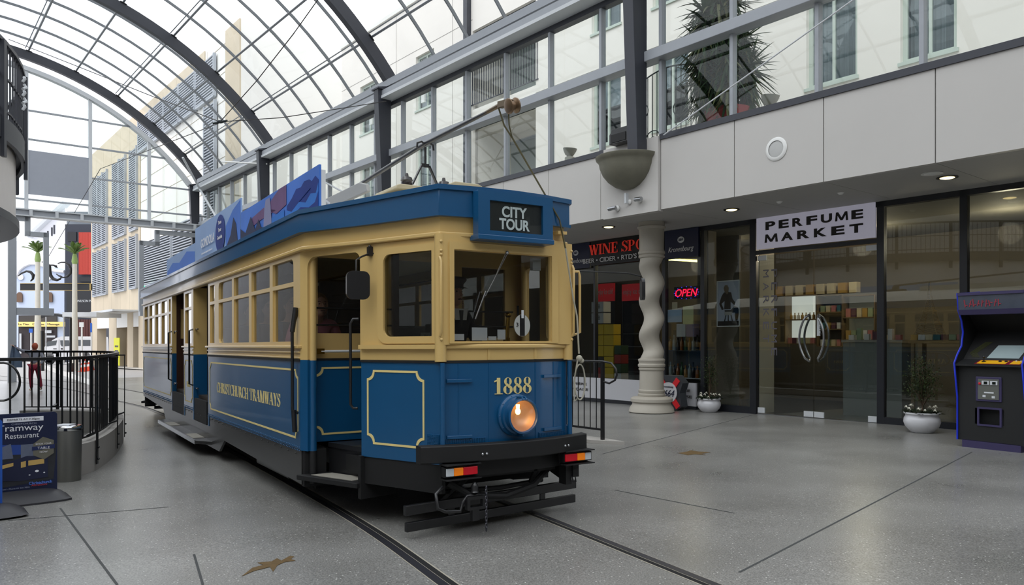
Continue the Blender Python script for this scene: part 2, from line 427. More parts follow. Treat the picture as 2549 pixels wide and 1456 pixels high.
d = (left[-1] - left[-2]).normalized(); left += [left[-1] + d * 12 + Vector((-1.0, 0, 0)), left[-1] + d * 30 + Vector((-6, 0, 0))]
left = catmull(left)
def offs(path, o):
    out = []
    for i, p in enumerate(path):
        a, c = path[max(0, i - 1)], path[min(len(path) - 1, i + 1)]; d = (c - a).normalized()
        out.append(p + Vector((d.y, -d.x, 0)) * o)
    return out
def strip(name, path, layers, label):
    t = thing(name, label, 'rail', (0, 0, 0))
    for nm, o0, o1, lift, m in layers:
        bb = MB(); A, B = offs(path, o0), offs(path, o1)
        bb.loft([[Vector((p.x, p.y, fz(p.x, p.y) + lift)) for p in A], [Vector((p.x, p.y, fz(p.x, p.y) + lift)) for p in B]])
        bb.build(nm, m, t)
    return t
# heading away: offs(+) is to the right
strip('tram_rail', left, [('grout', -0.058, 0.075, 0.0015, GROUT), ('rail_head', -0.05, 0.012, 0.004, RAILM), ('groove', 0.018, 0.062, 0.0022, GRV)], 'grooved steel tram rail nearer the camera, passing under the left wheels')
right = offs(left, 1.44)
strip('tram_rail', right, [('grout', -0.07, 0.055, 0.0015, GROUT), ('rail_head', -0.012, 0.045, 0.004, RAILM), ('groove', -0.058, -0.018, 0.0022, GRV)], 'grooved steel tram rail on the far side, under the headlight side of the tram')

# ---- right-hand fascia, soffit
def mbuild(b, name, m, **k):
    return b.build(name, m, rz=TH_M, **k)
b = MB(); js = [-11.94 + 1.657 * i for i in range(31)]
js = [j for j in js]
edges = [4.66 - 1.67 * k for k in range(9, 0, -1)] + [4.66, 6.35, 8.02, 9.69]
for a, c in zip(edges[:-1], edges[1:]): b.box(11.6, 11.7, a + .008, c - .008, 4.05, 5.40)
b.box(11.53, 11.7, 9.70, 11.16, 4.02, 5.47)
ed2 = [11.17, 11.31] + [12.96 + 1.65 * k for k in range(16)]
for a, c in zip(ed2[:-1], ed2[1:]): b.box(11.6, 11.7, a + .006, c - .006, 4.05, 5.38)
struct(mbuild(b, 'wall_right', CLAD))
b = MB(); b.box(11.66, 11.95, -12, 38, 4.1, 5.36); struct(mbuild(b, 'trim_2', RUB))
b = MB(); b.box(11.57, 11.95, -12, 9.69, 5.40, 5.51); b.box(11.57, 11.95, 11.17, 38, 5.38, 5.49); struct(mbuild(b, 'trim_3', CAP))
b = MB()
for a, c in zip(edges[:-1] + [9.69, 11.31] , edges[1:] + [11.31, 12.96]): b.box(11.7, 16.5, a + .004, c - .004, 4.05, 4.12)
b.box(11.7, 16.5, 12.96, 38, 4.05, 4.12); b.box(11.7, 19, -12, 38, 4.13, 4.4)
struct(mbuild(b, 'ceiling_soffit', SOFF))
b = MB(); b.box(11.95, 15.5, -12, 38, 5.1, 5.3); struct(mbuild(b, 'trim_4', mat('deck_concrete', (190, 186, 180), 0.8)))

# ---- upper glazed screen
win = struct(empty('window_1', MW(11.68, 14, 5.5), TH_M))
mull_m = [9.7 + 1.617 * k for k in range(-12, 18)]
for i, mm in enumerate(mull_m):
    if mm > 37.8: continue
    bb = MB(); w = 0.035
    bb.box(-0.09, 0.05, mm - 14 - w, mm - 14 + w, 0, 3.15); bb.build('mullion', GREY, win, bevel=0.006)
bb = MB(); bb.box(-0.004, 0.004, -26, 24, 0, 3.2); bb.build('glass_pane', GLS, win)
bb = MB(); bb.box(-0.24, 0.07, -26, 24, 1.46, 1.66); bb.build('transom', GREY, win, bevel=0.01)
bb = MB(); bb.box(-0.10, 0.08, -26, 24, 3.0, 3.14); bb.build('head_rail', RIB, win)
gt = thing('gutter_beam', 'long grey steel gutter beam running above the upper glazed screen', 'beam', MW(11.5, 14, 8.6), TH_M)
bb = MB(); bb.box(-0.32, 0.3, -26, 24, 0.02, 0.10); bb.build('bottom_flange', LGREY, gt)
bb = MB(); bb.box(-0.30, -0.26, -26, 24, 0.10, 0.26); bb.box(-0.05, 0.1, -26, 24, 0.1, 0.3); bb.build('web', GREY, gt)
bb = MB(); bb.box(-0.12, 0.26, -26, 24, 0.42, 0.62); bb.build('upper_channel', GREY, gt)

# ---- arched ribs
AC = (2.29, 2.05); R0 = 11.57
def arc_pt(Rr, a): return (AC[0] + Rr * math.cos(R(a)), AC[1] + Rr * math.sin(R(a)))
ribs = [-9.3, 0.4, 10.1, 20.0, 29.4, 38.2]
riblab = ['dark curved steel rib behind the viewpoint', 'dark curved steel rib overhead, outside the top of the picture', 'dark tapered steel rib post standing above the twisted column',
          'dark curved steel rib meeting the gutter just above the trolley pole', 'dark curved steel rib crossing the roof above the picture panels on the tram', 'dark curved steel rib at the street end of the glass roof']
for mm, lb in zip(ribs, riblab):
    t = thing('roof_rib', lb, 'steel rib', MW(0, mm, 0), TH_M)
    bb = MB(); A = [36.5 + (143.5 - 36.5) * i / 48 for i in range(49)]
    rows = []
    for a in A:
        i0, o0 = arc_pt(R0, a), arc_pt(R0 + 0.36, a)
        rows.append([Vector((i0[0], -.11, i0[1])), Vector((i0[0], .11, i0[1])), Vector((o0[0], .11, o0[1])), Vector((o0[0], -.11, o0[1]))])
    bb.loft(rows, closed=True); bb.build('arch', RIB, t, smooth=30)
    for sx in (1, -1):
        bb = MB(); cx = AC[0]
        xi, xo = (11.05, 11.52)
        prof = [(xi + 0.02, 8.95), (xi + 0.2, 5.0), (xo, 5.0), (xo, 9.05)]
        prof = [((x if sx > 0 else 2 * cx - x), z) for x, z in prof]
        M = Matrix(((1, 0, 0, 0), (0, 0, -1, 0), (0, 1, 0, 0), (0, 0, 0, 1)))
        bb.prism(prof, -.13, .13, M)
        bb.box(min(prof[0][0], prof[3][0]) - .03, max(prof[0][0], prof[3][0]) + .03, -.2, .2, 8.88, 8.93)
        bb.build('post', RIB, t, bevel=0.008)
    for a in [44.0 + 8.8 * k for k in range(11)]:
        bb = MB(); p0 = arc_pt(R0 + .36, a); bb.bar((p0[0], -.14, p0[1]), (p0[0], .14, p0[1]), .22, .03, up=(math.cos(R(a)), 0, math.sin(R(a))))
        bb.build('cleat', RUB, t)
# purlins
for k in range(11):
    a = 44.0 + 8.8 * k; p0 = arc_pt(R0 + .5, a); lbk = ['lowest grey roof purlin on the tram-driver side', 'second grey roof purlin up from the gutter', 'third grey roof purlin up from the gutter', 'fourth grey roof purlin up from the gutter', 'grey roof purlin just right of the crown', 'grey roof purlin along the crown']
    bb = MB(); bb.bar((0, -23.5, 0), (0, 24.4, 0), .06, .13, up=(math.cos(R(a)), 0, math.sin(R(a))))
    if k % 2 == 0:
        bb.tube([(-.12, -23.5, .06), (-.12, 24.4, .06)], .018, 6)
    bb.T = None
    o = bb.build('roof_purlin', DGREY, loc=MW(p0[0], 14, p0[1]), rz=TH_M)
    if k < 6: tag(o, lbk[k] + ', running the length of the vault', 'purlin', 'purlins under the glass roof')
    else: tag(o, 'grey roof purlin left of the crown of the vault, %s down from the crown' % ORD[k - 6], 'purlin', 'purlins under the glass roof')
# glazing bars (parallel to the ribs) and glass
vis = 0
for i in range(-13, 18):
    mm = 10.1 + 1.617 * i
    if mm > 38.4 or mm < -10 or min(abs(mm - r_) for r_ in ribs) < 0.5: continue
    bb = MB(); rows = []
    for j in range(31):
        a = 38 + 104 * j / 30
        rows.append([Vector((AC[0] + q * math.cos(R(a)), y, AC[1] + q * math.sin(R(a)))) for q, y in ((R0 + .62, -.02), (R0 + .62, .02), (R0 + .70, .032), (R0 + .70, -.032))])
    bb.loft(rows, closed=True)
    o = bb.build('roof_glazing_bar', DGREY, loc=MW(0, mm, 0), rz=TH_M, smooth=30)
    ri = max(k for k, r_ in enumerate(ribs) if r_ < mm); nn = len([1 for j in range(-13, i) if 10.1 + 1.617 * j > ribs[ri] + .5])
    where = ('the rib behind the viewpoint', 'the nearest overhead rib', 'the twisted column rib', 'the trolley pole rib', 'the picture panel rib', 'the street-end rib')[ri]
    tag(o, 'grey curved glazing bar, %s beyond %s' % (ORD[nn], where), 'glazing bar', 'curved glazing bars of the glass roof')
bb = MB(); rows = []
for j in range(53):
    a = 37 + 106 * j / 52; rows.append([Vector((AC[0] + (R0 + .70) * math.cos(R(a)), y, AC[1] + (R0 + .70) * math.sin(R(a)))) for y in (-10, 38.6)])
bb.loft(rows); struct(mbuild(bb, 'ceiling', GLR))
# left wall of the mall (outside the picture, closes the space)
bb = MB(); bb.box(-8.5, -7.2, -12, 38, 0, 9.0); struct(mbuild(bb, 'wall_left', CLAD))
bb = MB(); bb.box(-7.2, 1.15, 16.5, 37, -.3, 4.3); struct(mbuild(bb, 'wall_left_blocker', mat('dark_blocker', (44, 44, 48), .3, var=.2, scale=.6)))  # unseen shop block, added so the tram's side windows reflect something dark
bb = MB(); bb.box(-8.5, 19, -12.6, -12.0, 0.0, 9.6); struct(mbuild(bb, 'wall_back_blocker', mat('dim_back_wall', (78, 74, 70), .8, var=.2, scale=.5)))  # added behind the camera, kept dark to dim the windscreen reflection

# ---- street-end glazed screen
es = struct(empty('window_2', MW(0, 38.3, 0), TH_M))
def archz(n, Rr=11.2): return AC[1] + math.sqrt(max(0, Rr * Rr - (n - AC[0]) ** 2))
for n_ in (-5.3, -2.85, -.4, 2.02, 4.45, 6.87, 9.31, 11.35):
    bb = MB(); bb.box(n_ - .07, n_ + .07, -.09, .09, 6.9, archz(min(n_, 11.2))); bb.build('mullion', LGREY, es, bevel=.008)
for z in (11.3, 10.07, 8.72, 7.5):
    half = math.sqrt(max(0, 11.2 ** 2 - (z - AC[1]) ** 2)); bb = MB(); bb.box(AC[0] - half, AC[0] + half, -.04, .04, z - .035, z + .035); bb.build('transom', GREY, es)
bb = MB(); rows = []
for j in range(41):
    a = 38 + 104 * j / 40
    rows.append([Vector((AC[0] + q * math.cos(R(a)), y, AC[1] + q * math.sin(R(a)))) for q, y in ((11.12, -.15), (11.12, .15), (11.3, .15), (11.3, -.15))])
bb.loft(rows, closed=True); bb.build('arched_head', LGREY, es, smooth=30)
bb = MB(); pl = [(AC[0] + 11.12 * math.cos(R(38 + 104 * j / 40)), AC[1] + 11.12 * math.sin(R(38 + 104 * j / 40))) for j in range(41)] + [(-6.5, 6.9), (11.0, 6.9)]
bb.plate(pl, [], .008, Matrix(((1, 0, 0, 0), (0, 0, -1, 0), (0, 1, 0, 0), (0, 0, 0, 1)))); bb.build('glass_pane', GLS, es)
bb = MB(); bb.box(4.5, 6.82, -.06, -.02, 7.72, 9.6); tag(bb.build('blanking_panel', mat('grey_panel', (158, 162, 172), 0.5, var=.04), rz=TH_M, loc=MW(0, 38.3, 0)), 'large flat grey panel fixed in the glazed screen above the street exit', 'panel')
t = thing('portal_beam', 'grey steel beam with flanges spanning the street exit of the arcade', 'beam', MW(0, 38.0, 6.75), TH_M)
bb = MB(); bb.box(-6, 11.4, -.22, -.12, -.02, .24); bb.build('web', GREY, t)
bb = MB(); bb.box(-6, 11.4, -.3, .2, .22, .27); bb.box(-6, 11.4, -.3, .2, -.05, 0); bb.build('flange', LGREY, t)
for n_ in [3.6 + .95 * k for k in range(9)]:
    bb = MB(); bb.box(n_ - .06, n_ + .06, -.33, -.1, -.04, .26); bb.build('stiffener', LGREY, t)
def portal(pts, label):
    bb = MB()
    for a, c in zip(pts[:-1], pts[1:]):
        A, C2 = Vector((a[0], 0, a[1])), Vector((c[0], 0, c[1])); dd = (C2 - A).normalized() * .09
        bb.bar(A - dd, C2 + dd, .2, .18, up=(0, 1, 0))
    tag(bb.build('portal_frame', GREY, loc=MW(0, 37.9, 0), rz=TH_M), label, 'frame')
portal([(4.0, 6.6), (4.45, 6.6), (4.45, 5.98), (5.12, 5.98), (5.12, 2.9)], 'stepped grey tube frame on the left of the street exit, in front of the palm')
portal([(11.2, 6.5), (9.56, 6.5), (9.56, 5.95), (8.88, 5.95), (8.88, 2.9)], 'stepped grey tube frame at the street exit, beside the louvred building')
bb = MB(); bb.box(4.06, 5.4, -.15, .15, 2.55, 2.85); tag(bb.build('canopy_beam', GREY, loc=MW(0, 37.9, 0), rz=TH_M), 'short grey canopy beam above the person holding up a jacket', 'beam')
bb = MB(); bb.box(8.8, 11.5, -.15, .15, 2.6, 2.88); tag(bb.build('canopy_beam', GREY, loc=MW(0, 37.9, 0), rz=TH_M), 'short grey canopy beam just left of the tram tail', 'beam')
bb = MB(); bb.box(3.75, 4.05, -.12, .12, -.5, 6.7); tag(bb.build('steel_post', GREY, loc=MW(0, 37.9, 0), rz=TH_M), 'tall grey steel post beside the dark glazed tower at the left', 'post')

# ---- hotel behind the glazed screen
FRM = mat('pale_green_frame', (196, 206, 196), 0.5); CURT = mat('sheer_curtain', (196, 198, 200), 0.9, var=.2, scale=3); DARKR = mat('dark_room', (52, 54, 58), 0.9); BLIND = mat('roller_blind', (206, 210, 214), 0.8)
wins = []
for m0, m1 in ((-3.2, -2.1), (.2, 1.3), (3.2, 4.2), (5.84, 6.87), (7.74, 8.87), (12.05, 13.2), (14.33, 15.45), (23.6, 24.85), (27.95, 29.3)):
    for z0, z1 in ((6.93, 9.0), (10.15, 12.25)):
        if m0 in (27.95,) and z0 < 7: z0, z1 = 7.2, 8.9
        wins.append((m0, m1, z0, z1))
recs = [(17.88, 21.2, 5.3, 8.78), (17.88, 21.2, 9.4, 12.1)]
holes = [rrect(a, c, z0, z1) for a, c, z0, z1 in wins] + [rrect(a, c, z0, z1) for a, c, z0, z1 in recs]
Mw = Matrix(((0, 0, 1, 0), (1, 0, 0, 0), (0, 1, 0, 0), (0, 0, 0, 1)))     # (u,v) -> (m,z), w -> n
ht = thing('hotel_building', 'white stucco hotel with recessed balconies and pale green window frames behind the right-hand glazing', 'building', MW(15.6, 0, 5.3), TH_M)
bb = MB(); bb.plate(rrect(-12, 31, 0, 9.1), [[(u, v - 5.3) for u, v in h] for h in holes], .24, Mw)
for m_ in (1.6, 10.4, 16.6, 22.3, 26.2): bb.box(-.123, -.118, m_ - .008, m_ + .008, 0, 9.1)
bb.build('facade', STUCCO, ht)
bb = MB()
for z in (3.85, 7.2):
    for a, c in ((-12, 17.88), (21.2, 31)): bb.box(-.124, -.119, a, c, z - .01, z + .01)
for m_ in (10.4, 22.4, 26.3): bb.box(-.124, -.119, m_ - .01, m_ + .01, 0, 9.1)
bb.build('panel_joints', mat('joint_grey', (150, 146, 140), .9), ht)
for i, (a, c, z0, z1) in enumerate(wins):
    z0 -= 5.3; z1 -= 5.3
    bb = MB(); bb.plate(rrect(a - .01, c + .01, z0, z1), [rrect(a + .09, (a + c) / 2 - .03, z0 + .13, z1 - .09), rrect((a + c) / 2 + .03, c - .09, z0 + .13, z1 - .09)], .06, Matrix.Translation((.02, 0, 0)) @ Mw)
    bb.box(-.16, .0, a - .04, c + .04, z0 - .02, z0 + .05)
    f = bb.build('window_frame', FRM, ht)
    bb = MB(); bb.box(.03, .034, a + .05, c - .05, z0 + .1, z1 - .05); bb.build('pane', GHO, f)
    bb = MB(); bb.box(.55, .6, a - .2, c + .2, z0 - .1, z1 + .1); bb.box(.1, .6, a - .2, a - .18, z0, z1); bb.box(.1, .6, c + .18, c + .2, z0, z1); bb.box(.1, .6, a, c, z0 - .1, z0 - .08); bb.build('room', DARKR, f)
    bb = MB(); rows = [[], []]
    if i in (12, 10): bb.box(.12, .13, a, c, (z0 + z1) / 2 + .1, z1); bb.build('blind', BLIND, f)
    else:
        for q in range(60):
            u = a + (c - a) * q / 59
            if i % 3 == 1 and a + .35 * (c - a) < u < a + .6 * (c - a): pass
            x = .2 + .035 * math.sin(q * 1.35) + .02 * math.sin(q * .61)
            rows[0].append(Vector((x, u, z0))); rows[1].append(Vector((x, u, z1)))
        bb.loft(rows); bb.build('curtain', CURT, f, smooth=60)
for a, c, z0, z1 in recs:
    z0 -= 5.3; z1 -= 5.3
    bb = MB(); bb.box(1.5, 1.6, a - .1, c + .1, z0, z1); bb.box(0, 1.6, a - .1, a, z0, z1); bb.box(0, 1.6, c, c + .1, z0, z1); bb.box(0, 1.6, a, c, z1, z1 + .1); bb.box(0, 1.6, a, c, z0 - .1, z0)
    r_ = bb.build('balcony_recess', mat('recess_plaster', (222, 218, 210), .85), ht)
    bb = MB(); bb.box(1.44, 1.5, a + .15, c - .15, z0 + .02, z1 - .3); bb.build('balcony_door', GHO, r_)
    bb = MB(); bb.box(1.46, 1.49, a + .1, a + .2, z0, z1 - .3); bb.box(1.46, 1.49, (a + c) / 2 - .04, (a + c) / 2 + .04, z0, z1 - .3); bb.box(1.46, 1.49, a + .1, c - .1, z1 - .35, z1 - .25); bb.build('door_frame', GREY, r_)
    bb = MB(); rows = [[], []]
    for q in range(90):
        u = a + .2 + 1.4 * q / 89; x = 1.4 + .035 * math.sin(q * 1.25)
        rows[0].append(Vector((x, u, z0 + .02))); rows[1].append(Vector((x, u, z1 - .35)))
    bb.loft(rows); bb.build('curtain', CURT, r_, smooth=60)
z0 = 9.4 - 5.3
bb = MB(); bb.box(-.16, -.11, 17.75, 21.25, z0 + 1.55, z0 + 1.6); bb.box(-.15, -.12, 17.75, 21.25, z0 + .14, z0 + .17)
q = 17.8
while q < 21.25: bb.box(-.15, -.12, q - .008, q + .008, z0 + .14, z0 + 1.57); q += .13
bl = bb.build('balcony_railing', RIB, ht)
bb = MB(); pts = []
for k in range(70):
    u = k / 69; pts.append((-.17, 18.0 + u * 3.0, z0 + 1.42 + .12 * math.sin(u * 2 * PI * 3.5)))
bb.tube(pts, .02, 6)
for k in range(6):
    cc = 18.3 + k * .5; bb.tube([(-.17, cc + (.03 + .1 * j / 14) * math.cos(j * .7), z0 + 1.36 + (.03 + .1 * j / 14) * math.sin(j * .7)) for j in range(15)], .012, 5)
bb.build('scrollwork', LGREY, bl)
bb = MB(); bb.box(-.3, -.12, 21.28, 21.5, 0, 9.1); bb.build('downpipe', CAP, ht)
bb = MB()
for (m_, z) in ((24.3, 5.1), (28.3, 5.15)): bb.box(-.16, -.1, m_ - .12, m_ + .12, z, z + .35)
bb.build('wall_vent', WHITE, ht)
bb = MB(); bb.box(1.5, 8, -12, 30.6, 9.1, 11.9); bb.box(-.2, 1.5, -12, 31, 9.05, 9.2); bb.build('set_back_storey', STUC2, ht)
bb = MB(); bb.box(.2, 8, -12, 31, 0, .1); bb.box(.12, 8, 30.7, 31, 0, 9.1); bb.build('end_wall', STUCCO, ht)
for m_, z, lab in ((20.9, 7.35, None),): pass
def deck_light(px, py, n, label):
    P = on_n(px, py, n); t = thing('deck_bowl_light', label, 'light', (P.x, P.y, P.z), TH_M)
    bb = MB(); bb.lathe([(.02, -.1), (.1, -.06), (.15, .03), (.17, .1), (.15, .1), (.08, 0)], 16, Matrix.Rotation(R(8), 4, 'X')); bb.build('bowl', mat('weathered_bowl', (150, 146, 136), .7, var=.15), t, smooth=40)
    bb = MB(); bb.lathe([(.13, P.z * 0 - .3), (.12, -.12), (.06, -.08)], 12); bb.build('pedestal', STONE, t, smooth=40)
deck_light(1418, 380, 12.6, 'small stone bowl planter on the deck behind the glazing, left of the twisted column')
deck_light(1916, 252, 12.6, 'small stone bowl planter on the deck beside the yucca')

# ================================================================ SHOPFRONTS (n = 14.1)
SN = 14.1
Fz = lambda P: fz(P.x, P.y)
def nb(px0, px1, py0, py1, n, dep):      # pixel box on plane n -> (n0,n1,m0,m1,z0,z1)
    m0, z1 = mall(px0, py0, n); m1, _ = mall(px1, py0, n); _, z0 = mall((px0 + px1) / 2, py1, n)
    _, z1 = mall((px0 + px1) / 2, py0, n)
    return n, n + dep, min(m0, m1), max(m0, m1), z0, z1
def nthing(name, label, cat, B, m, group=None, bevel=0.0):
    n0, n1, m0, m1, z0, z1 = B; bb = MB(); bb.box(0, n1 - n0, -(m1 - m0) / 2, (m1 - m0) / 2, 0, z1 - z0)
    return tag(bb.build(name, m, loc=MW(n0, (m0 + m1) / 2, z0), rz=TH_M, bevel=bevel), label, cat, group)
def nface(B, s, m, name, serif=False, fw=.8, fh=.5, dv=0.0, du=0.0, parent=None, shear=0, bold=0.0):   # text on the camera side of box B
    n0, n1, m0, m1, z0, z1 = B; w, h = (m1 - m0) * fw, (z1 - z0) * fh
    vs, fs = (serif_mesh(s, w, h, .008) if serif else text_mesh(s, w, h, .008, shear, bold))
    M = frame_M((0, 0, 0), (0, -1, 0), (0, 0, 1))
    bb = MB(); bb.add(vs, fs, M)
    loc = (-.012, -du * (m1 - m0), (z1 - z0) * (.5 + dv) - h / 2)
    o = bb.build(name, m, parent)
    o.location = loc
    return o
FL0 = -0.05
fr = struct(empty('window_3', MW(SN, 8, 0), TH_M))
bb = MB()
def mull(m0, m1, z0=-.1, z1=4.06, n0=-.05, n1=.07): 
    q = MB(); q.box(n0, n1, m0 - 8, m1 - 8, z0, z1); q.build('mullion', MULL, fr, bevel=.004)
for a, c in ((15.1, 15.2), (13.9, 13.96), (11.6, 11.7), (10.5, 10.6), (9.19, 9.34), (6.53, 6.66), (5.14, 5.26), (3.2, 3.3), (-.1, 0), (-3.4, -3.3)): mull(a, c)
q = MB(); q.box(-.05, .07, -14, 12, 3.95, 4.06); q.build('head_rail', MULL, fr)
for a, c in ((-3.3, 6.53), (9.34, 13.9)):
    q = MB(); q.box(-.05, .07, a - 8, c - 8, -.1, .1); q.build('sill_rail', MULL, fr)
q = MB(); q.box(-.04, .05, 6.66 - 8, 9.19 - 8, 3.30, 3.38); q.build('door_head', MULL, fr)
for a, c in ((-3.3, -.1), (0, 3.2), (3.3, 5.14), (5.26, 6.53), (9.34, 10.5), (10.6, 11.6), (13.96, 15.1), (15.2, 20)):
    q = MB(); q.box(0, .008, a - 8, c - 8, .1, 3.95); q.build('glass_pane', GSH, fr)
q = MB(); q.box(0, .008, 11.7 - 8, 13.9 - 8, .1, 3.45); q.build('glass_pane', GSH, fr)
# rooms behind the glass
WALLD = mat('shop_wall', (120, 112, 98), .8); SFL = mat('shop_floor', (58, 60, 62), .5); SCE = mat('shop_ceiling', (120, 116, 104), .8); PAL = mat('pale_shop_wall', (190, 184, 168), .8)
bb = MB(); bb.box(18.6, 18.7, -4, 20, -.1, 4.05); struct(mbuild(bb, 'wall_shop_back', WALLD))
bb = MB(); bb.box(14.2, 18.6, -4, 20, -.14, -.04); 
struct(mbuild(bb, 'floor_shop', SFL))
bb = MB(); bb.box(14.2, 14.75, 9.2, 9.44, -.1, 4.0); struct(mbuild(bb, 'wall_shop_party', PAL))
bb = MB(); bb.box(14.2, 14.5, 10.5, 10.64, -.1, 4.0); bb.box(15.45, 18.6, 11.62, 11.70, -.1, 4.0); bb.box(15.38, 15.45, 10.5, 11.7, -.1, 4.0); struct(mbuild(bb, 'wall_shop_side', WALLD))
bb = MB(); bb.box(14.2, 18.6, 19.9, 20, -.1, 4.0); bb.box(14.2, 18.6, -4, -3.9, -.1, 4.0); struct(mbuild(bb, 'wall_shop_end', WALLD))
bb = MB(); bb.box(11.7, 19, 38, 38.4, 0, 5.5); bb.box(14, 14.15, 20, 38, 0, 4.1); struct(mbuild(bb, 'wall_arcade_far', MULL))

# perfume shop sign and doors
SIGNW = mat('sign_lightbox', (196, 194, 208), .5, emit=(196, 194, 214), es=.12); SIGNK = mat('sign_letter', (30, 28, 26), .6)
B = (SN - .06, SN - .03, 6.68, 9.17, 3.40, 3.95)
n0, n1, m0, m1, z0, z1 = B[0], B[0] + .05, 6.68, 9.17, 3.40, 4.05
B = (n0, n1, m0, m1, z0, z1)
s = thing('shop_sign', 'pale lit shop sign reading PERFUME MARKET above the glass double doors', 'sign', MW(n0, (m0 + m1) / 2, z0), TH_M)
q = MB(); q.box(0, .05, -(m1 - m0) / 2, (m1 - m0) / 2, 0, z1 - z0); q.build('sign_panel', SIGNW, s, bevel=.004)
def spread(txt, w, h, y, parent, m, bold=.04):
    n = len(txt); cw = w / (n - .25)
    for i, ch in enumerate(txt):
        if ch == 'M':
            ww = cw * .85; vs, fs = plate_mesh([(x * ww - ww / 2, y * h) for x, y in ((0, 0), (.17, 0), (.19, .62), (.42, .06), (.58, .06), (.81, .62), (.83, 0), (1, 0), (.93, 1), (.76, 1), (.5, .36), (.24, 1), (.07, 1))], [], .006)
        else: vs, fs = text_mesh(ch, cw * .74, h, .006, 0, bold)
        b2 = MB(); b2.add(vs, fs, frame_M((0, 0, 0), (0, -1, 0), (0, 0, 1))); o_ = b2.build('letter', m, parent)
        o_.location = (-.008, w / 2 - cw * (i + .37), y)
spread('PERFUME', 2.05, .17, .38, s, SIGNK); spread('MARKET', 2.05, .17, .12, s, SIGNK)
d1 = struct(empty('door_1', MW(SN, 7.92, -.03), TH_M))
for a, c in ((-1.24, -.01), (.01, 1.25)):
    q = MB(); q.box(0, .012, a, c, .02, 3.3); lf = q.build('door_leaf', GSH, d1)
    q = MB(); s0 = -1 if a < 0 else 1
    q.box(-.01, .03, (a if a < 0 else c - .16), (a + .16 if a < 0 else c), .02, .13); q.box(-.01, .03, (c - .2 if a < 0 else a), (c if a < 0 else a + .2), .02, .13)
    q.box(-.01, .03, (a if a < 0 else c - .2), (a + .2 if a < 0 else c), 3.2, 3.3); q.build('patch_fitting', LGREY, lf)
    for nn in (-.09, .1):
        q = MB(); pts = [(nn + (0 if 0 < k < 16 else (.09 if nn < 0 else -.09)), s0 * (.12 + .2 * (1 - ((k - 8) / 8.0) ** 2)), 1.1 + .9 * k / 16) for k in range(17)]
        pts = [(nn if 0 < k < 16 else 0, s0 * (.1 + .16 * (1 - ((k - 8) / 8.0) ** 2)), 1.12 + .92 * k / 16) for k in range(17)]
        q.tube(pts, .022, 8); q.build('handle', STEEL, lf, smooth=50)
q = MB(); q.box(-.02, .08, -1.25, 1.25, -.01, .012); q.build('threshold', STEEL, d1)
q = MB(); vs, fs = text_mesh('PUSH', .34, .05, .004); q.box(-.012, -.008, -.14, -.07, 1.62, 2.02); pp = q.build('push_label', LGREY, d1)
q = MB(); q.add(vs, fs, frame_M((-.014, -.125, 1.82), (0, 0, -1), (0, -1, 0))); q.build('push_lettering', SIGNK, pp)
LETG = mat('glass_lettering', (92, 90, 100), .6)
q = MB()
for i, ch in enumerate('PERFUME'):
    vs, fs = text_mesh(ch, .16, .13, .003); q.add(vs, fs, frame_M((-.01, .93, 2.92 - i * .27), (0, 0, -1), (0, -1, 0)))
for i, ch in enumerate('MARKET'):
    vs, fs = text_mesh(ch, .16, .13, .003); q.add(vs, fs, frame_M((-.01, 1.12, 2.92 - i * .27), (0, 0, -1), (0, -1, 0)))
q.build('window_lettering', LETG, d1)
# perfume shop interior
LIT = mat('lit_shelf_back', (226, 228, 220), .6, emit=(226, 230, 220), es=.4)
SHW = mat('shelf_wood', (120, 100, 70), .6); CNT = mat('counter_grey', (128, 132, 128), .5)
def shelf_unit(B, label, rows, lit=True, back=LIT):
    n0, n1, m0, m1, z0, z1 = B; t = thing('display_shelf', label, 'shelf', MW(n0, (m0 + m1) / 2, z0), TH_M); hw = (m1 - m0) / 2
    q = MB(); q.box(.3, .33, -hw, hw, 0, z1 - z0); q.build('back_panel', back, t)
    q = MB(); q.box(0, .33, -hw - .03, -hw, 0, z1 - z0); q.box(0, .33, hw, hw + .03, 0, z1 - z0); q.build('side_panel', SHW, t)
    for i in range(rows + 1):
        z = (z1 - z0) * i / rows; q = MB(); q.box(0, .33, -hw, hw, z - .012, z + .012); q.build('shelf_board', SHW, t)
    return t
B1 = nb(1955, 2030, 735, 856, 17.2, .3); shelf_unit(B1, 'brightly backlit display panel seen through the left glass door', 2)
B2 = nb(2034, 2095, 735, 862, 17.2, .3); shelf_unit(B2, 'wooden display shelf seen between and right of the door handles', 3, back=WALLD)
B3 = nb(2098, 2175, 735, 845, 17.2, .3); shelf_unit(B3, 'shelf unit with small lit gaps above the grey shop counter', 2, back=mat('dim_shelf_back', (150, 140, 110), .6, emit=(150, 150, 130), es=.08))
PROD = [mat('box_rose', (190, 120, 116), .6), mat('box_cream', (206, 192, 160), .6), mat('box_sage', (150, 165, 130), .6), mat('box_white', (216, 216, 214), .6), mat('box_plum', (96, 60, 76), .6), mat('box_gold', (176, 140, 70), .5), mat('box_teal', (60, 110, 120), .6)]
prodn = 0
def cname(m): return m.name.split('_')[1] if m.name.startswith('box_') else m.name.replace('_glass', '').replace('_bottle', '').replace('_', ' ')
def product(P, w, h, m, label, cat, group, kind='box', name='gift_box'):
    bb = MB()
    if kind == 'box': bb.box(-w / 2, w / 2, -w / 2, w / 2, 0, h)
    else: bb.lathe([(w * .5, 0), (w * .5, h * .6), (w * .2, h * .72), (w * .18, h * .85), (w * .24, h * .86), (w * .24, h)], 10)
    return tag(bb.build(name, m, loc=P, rz=TH_M, smooth=None if kind == 'box' else 40), label, cat, group)
n0, n1, m0, m1, z0, z1 = B1
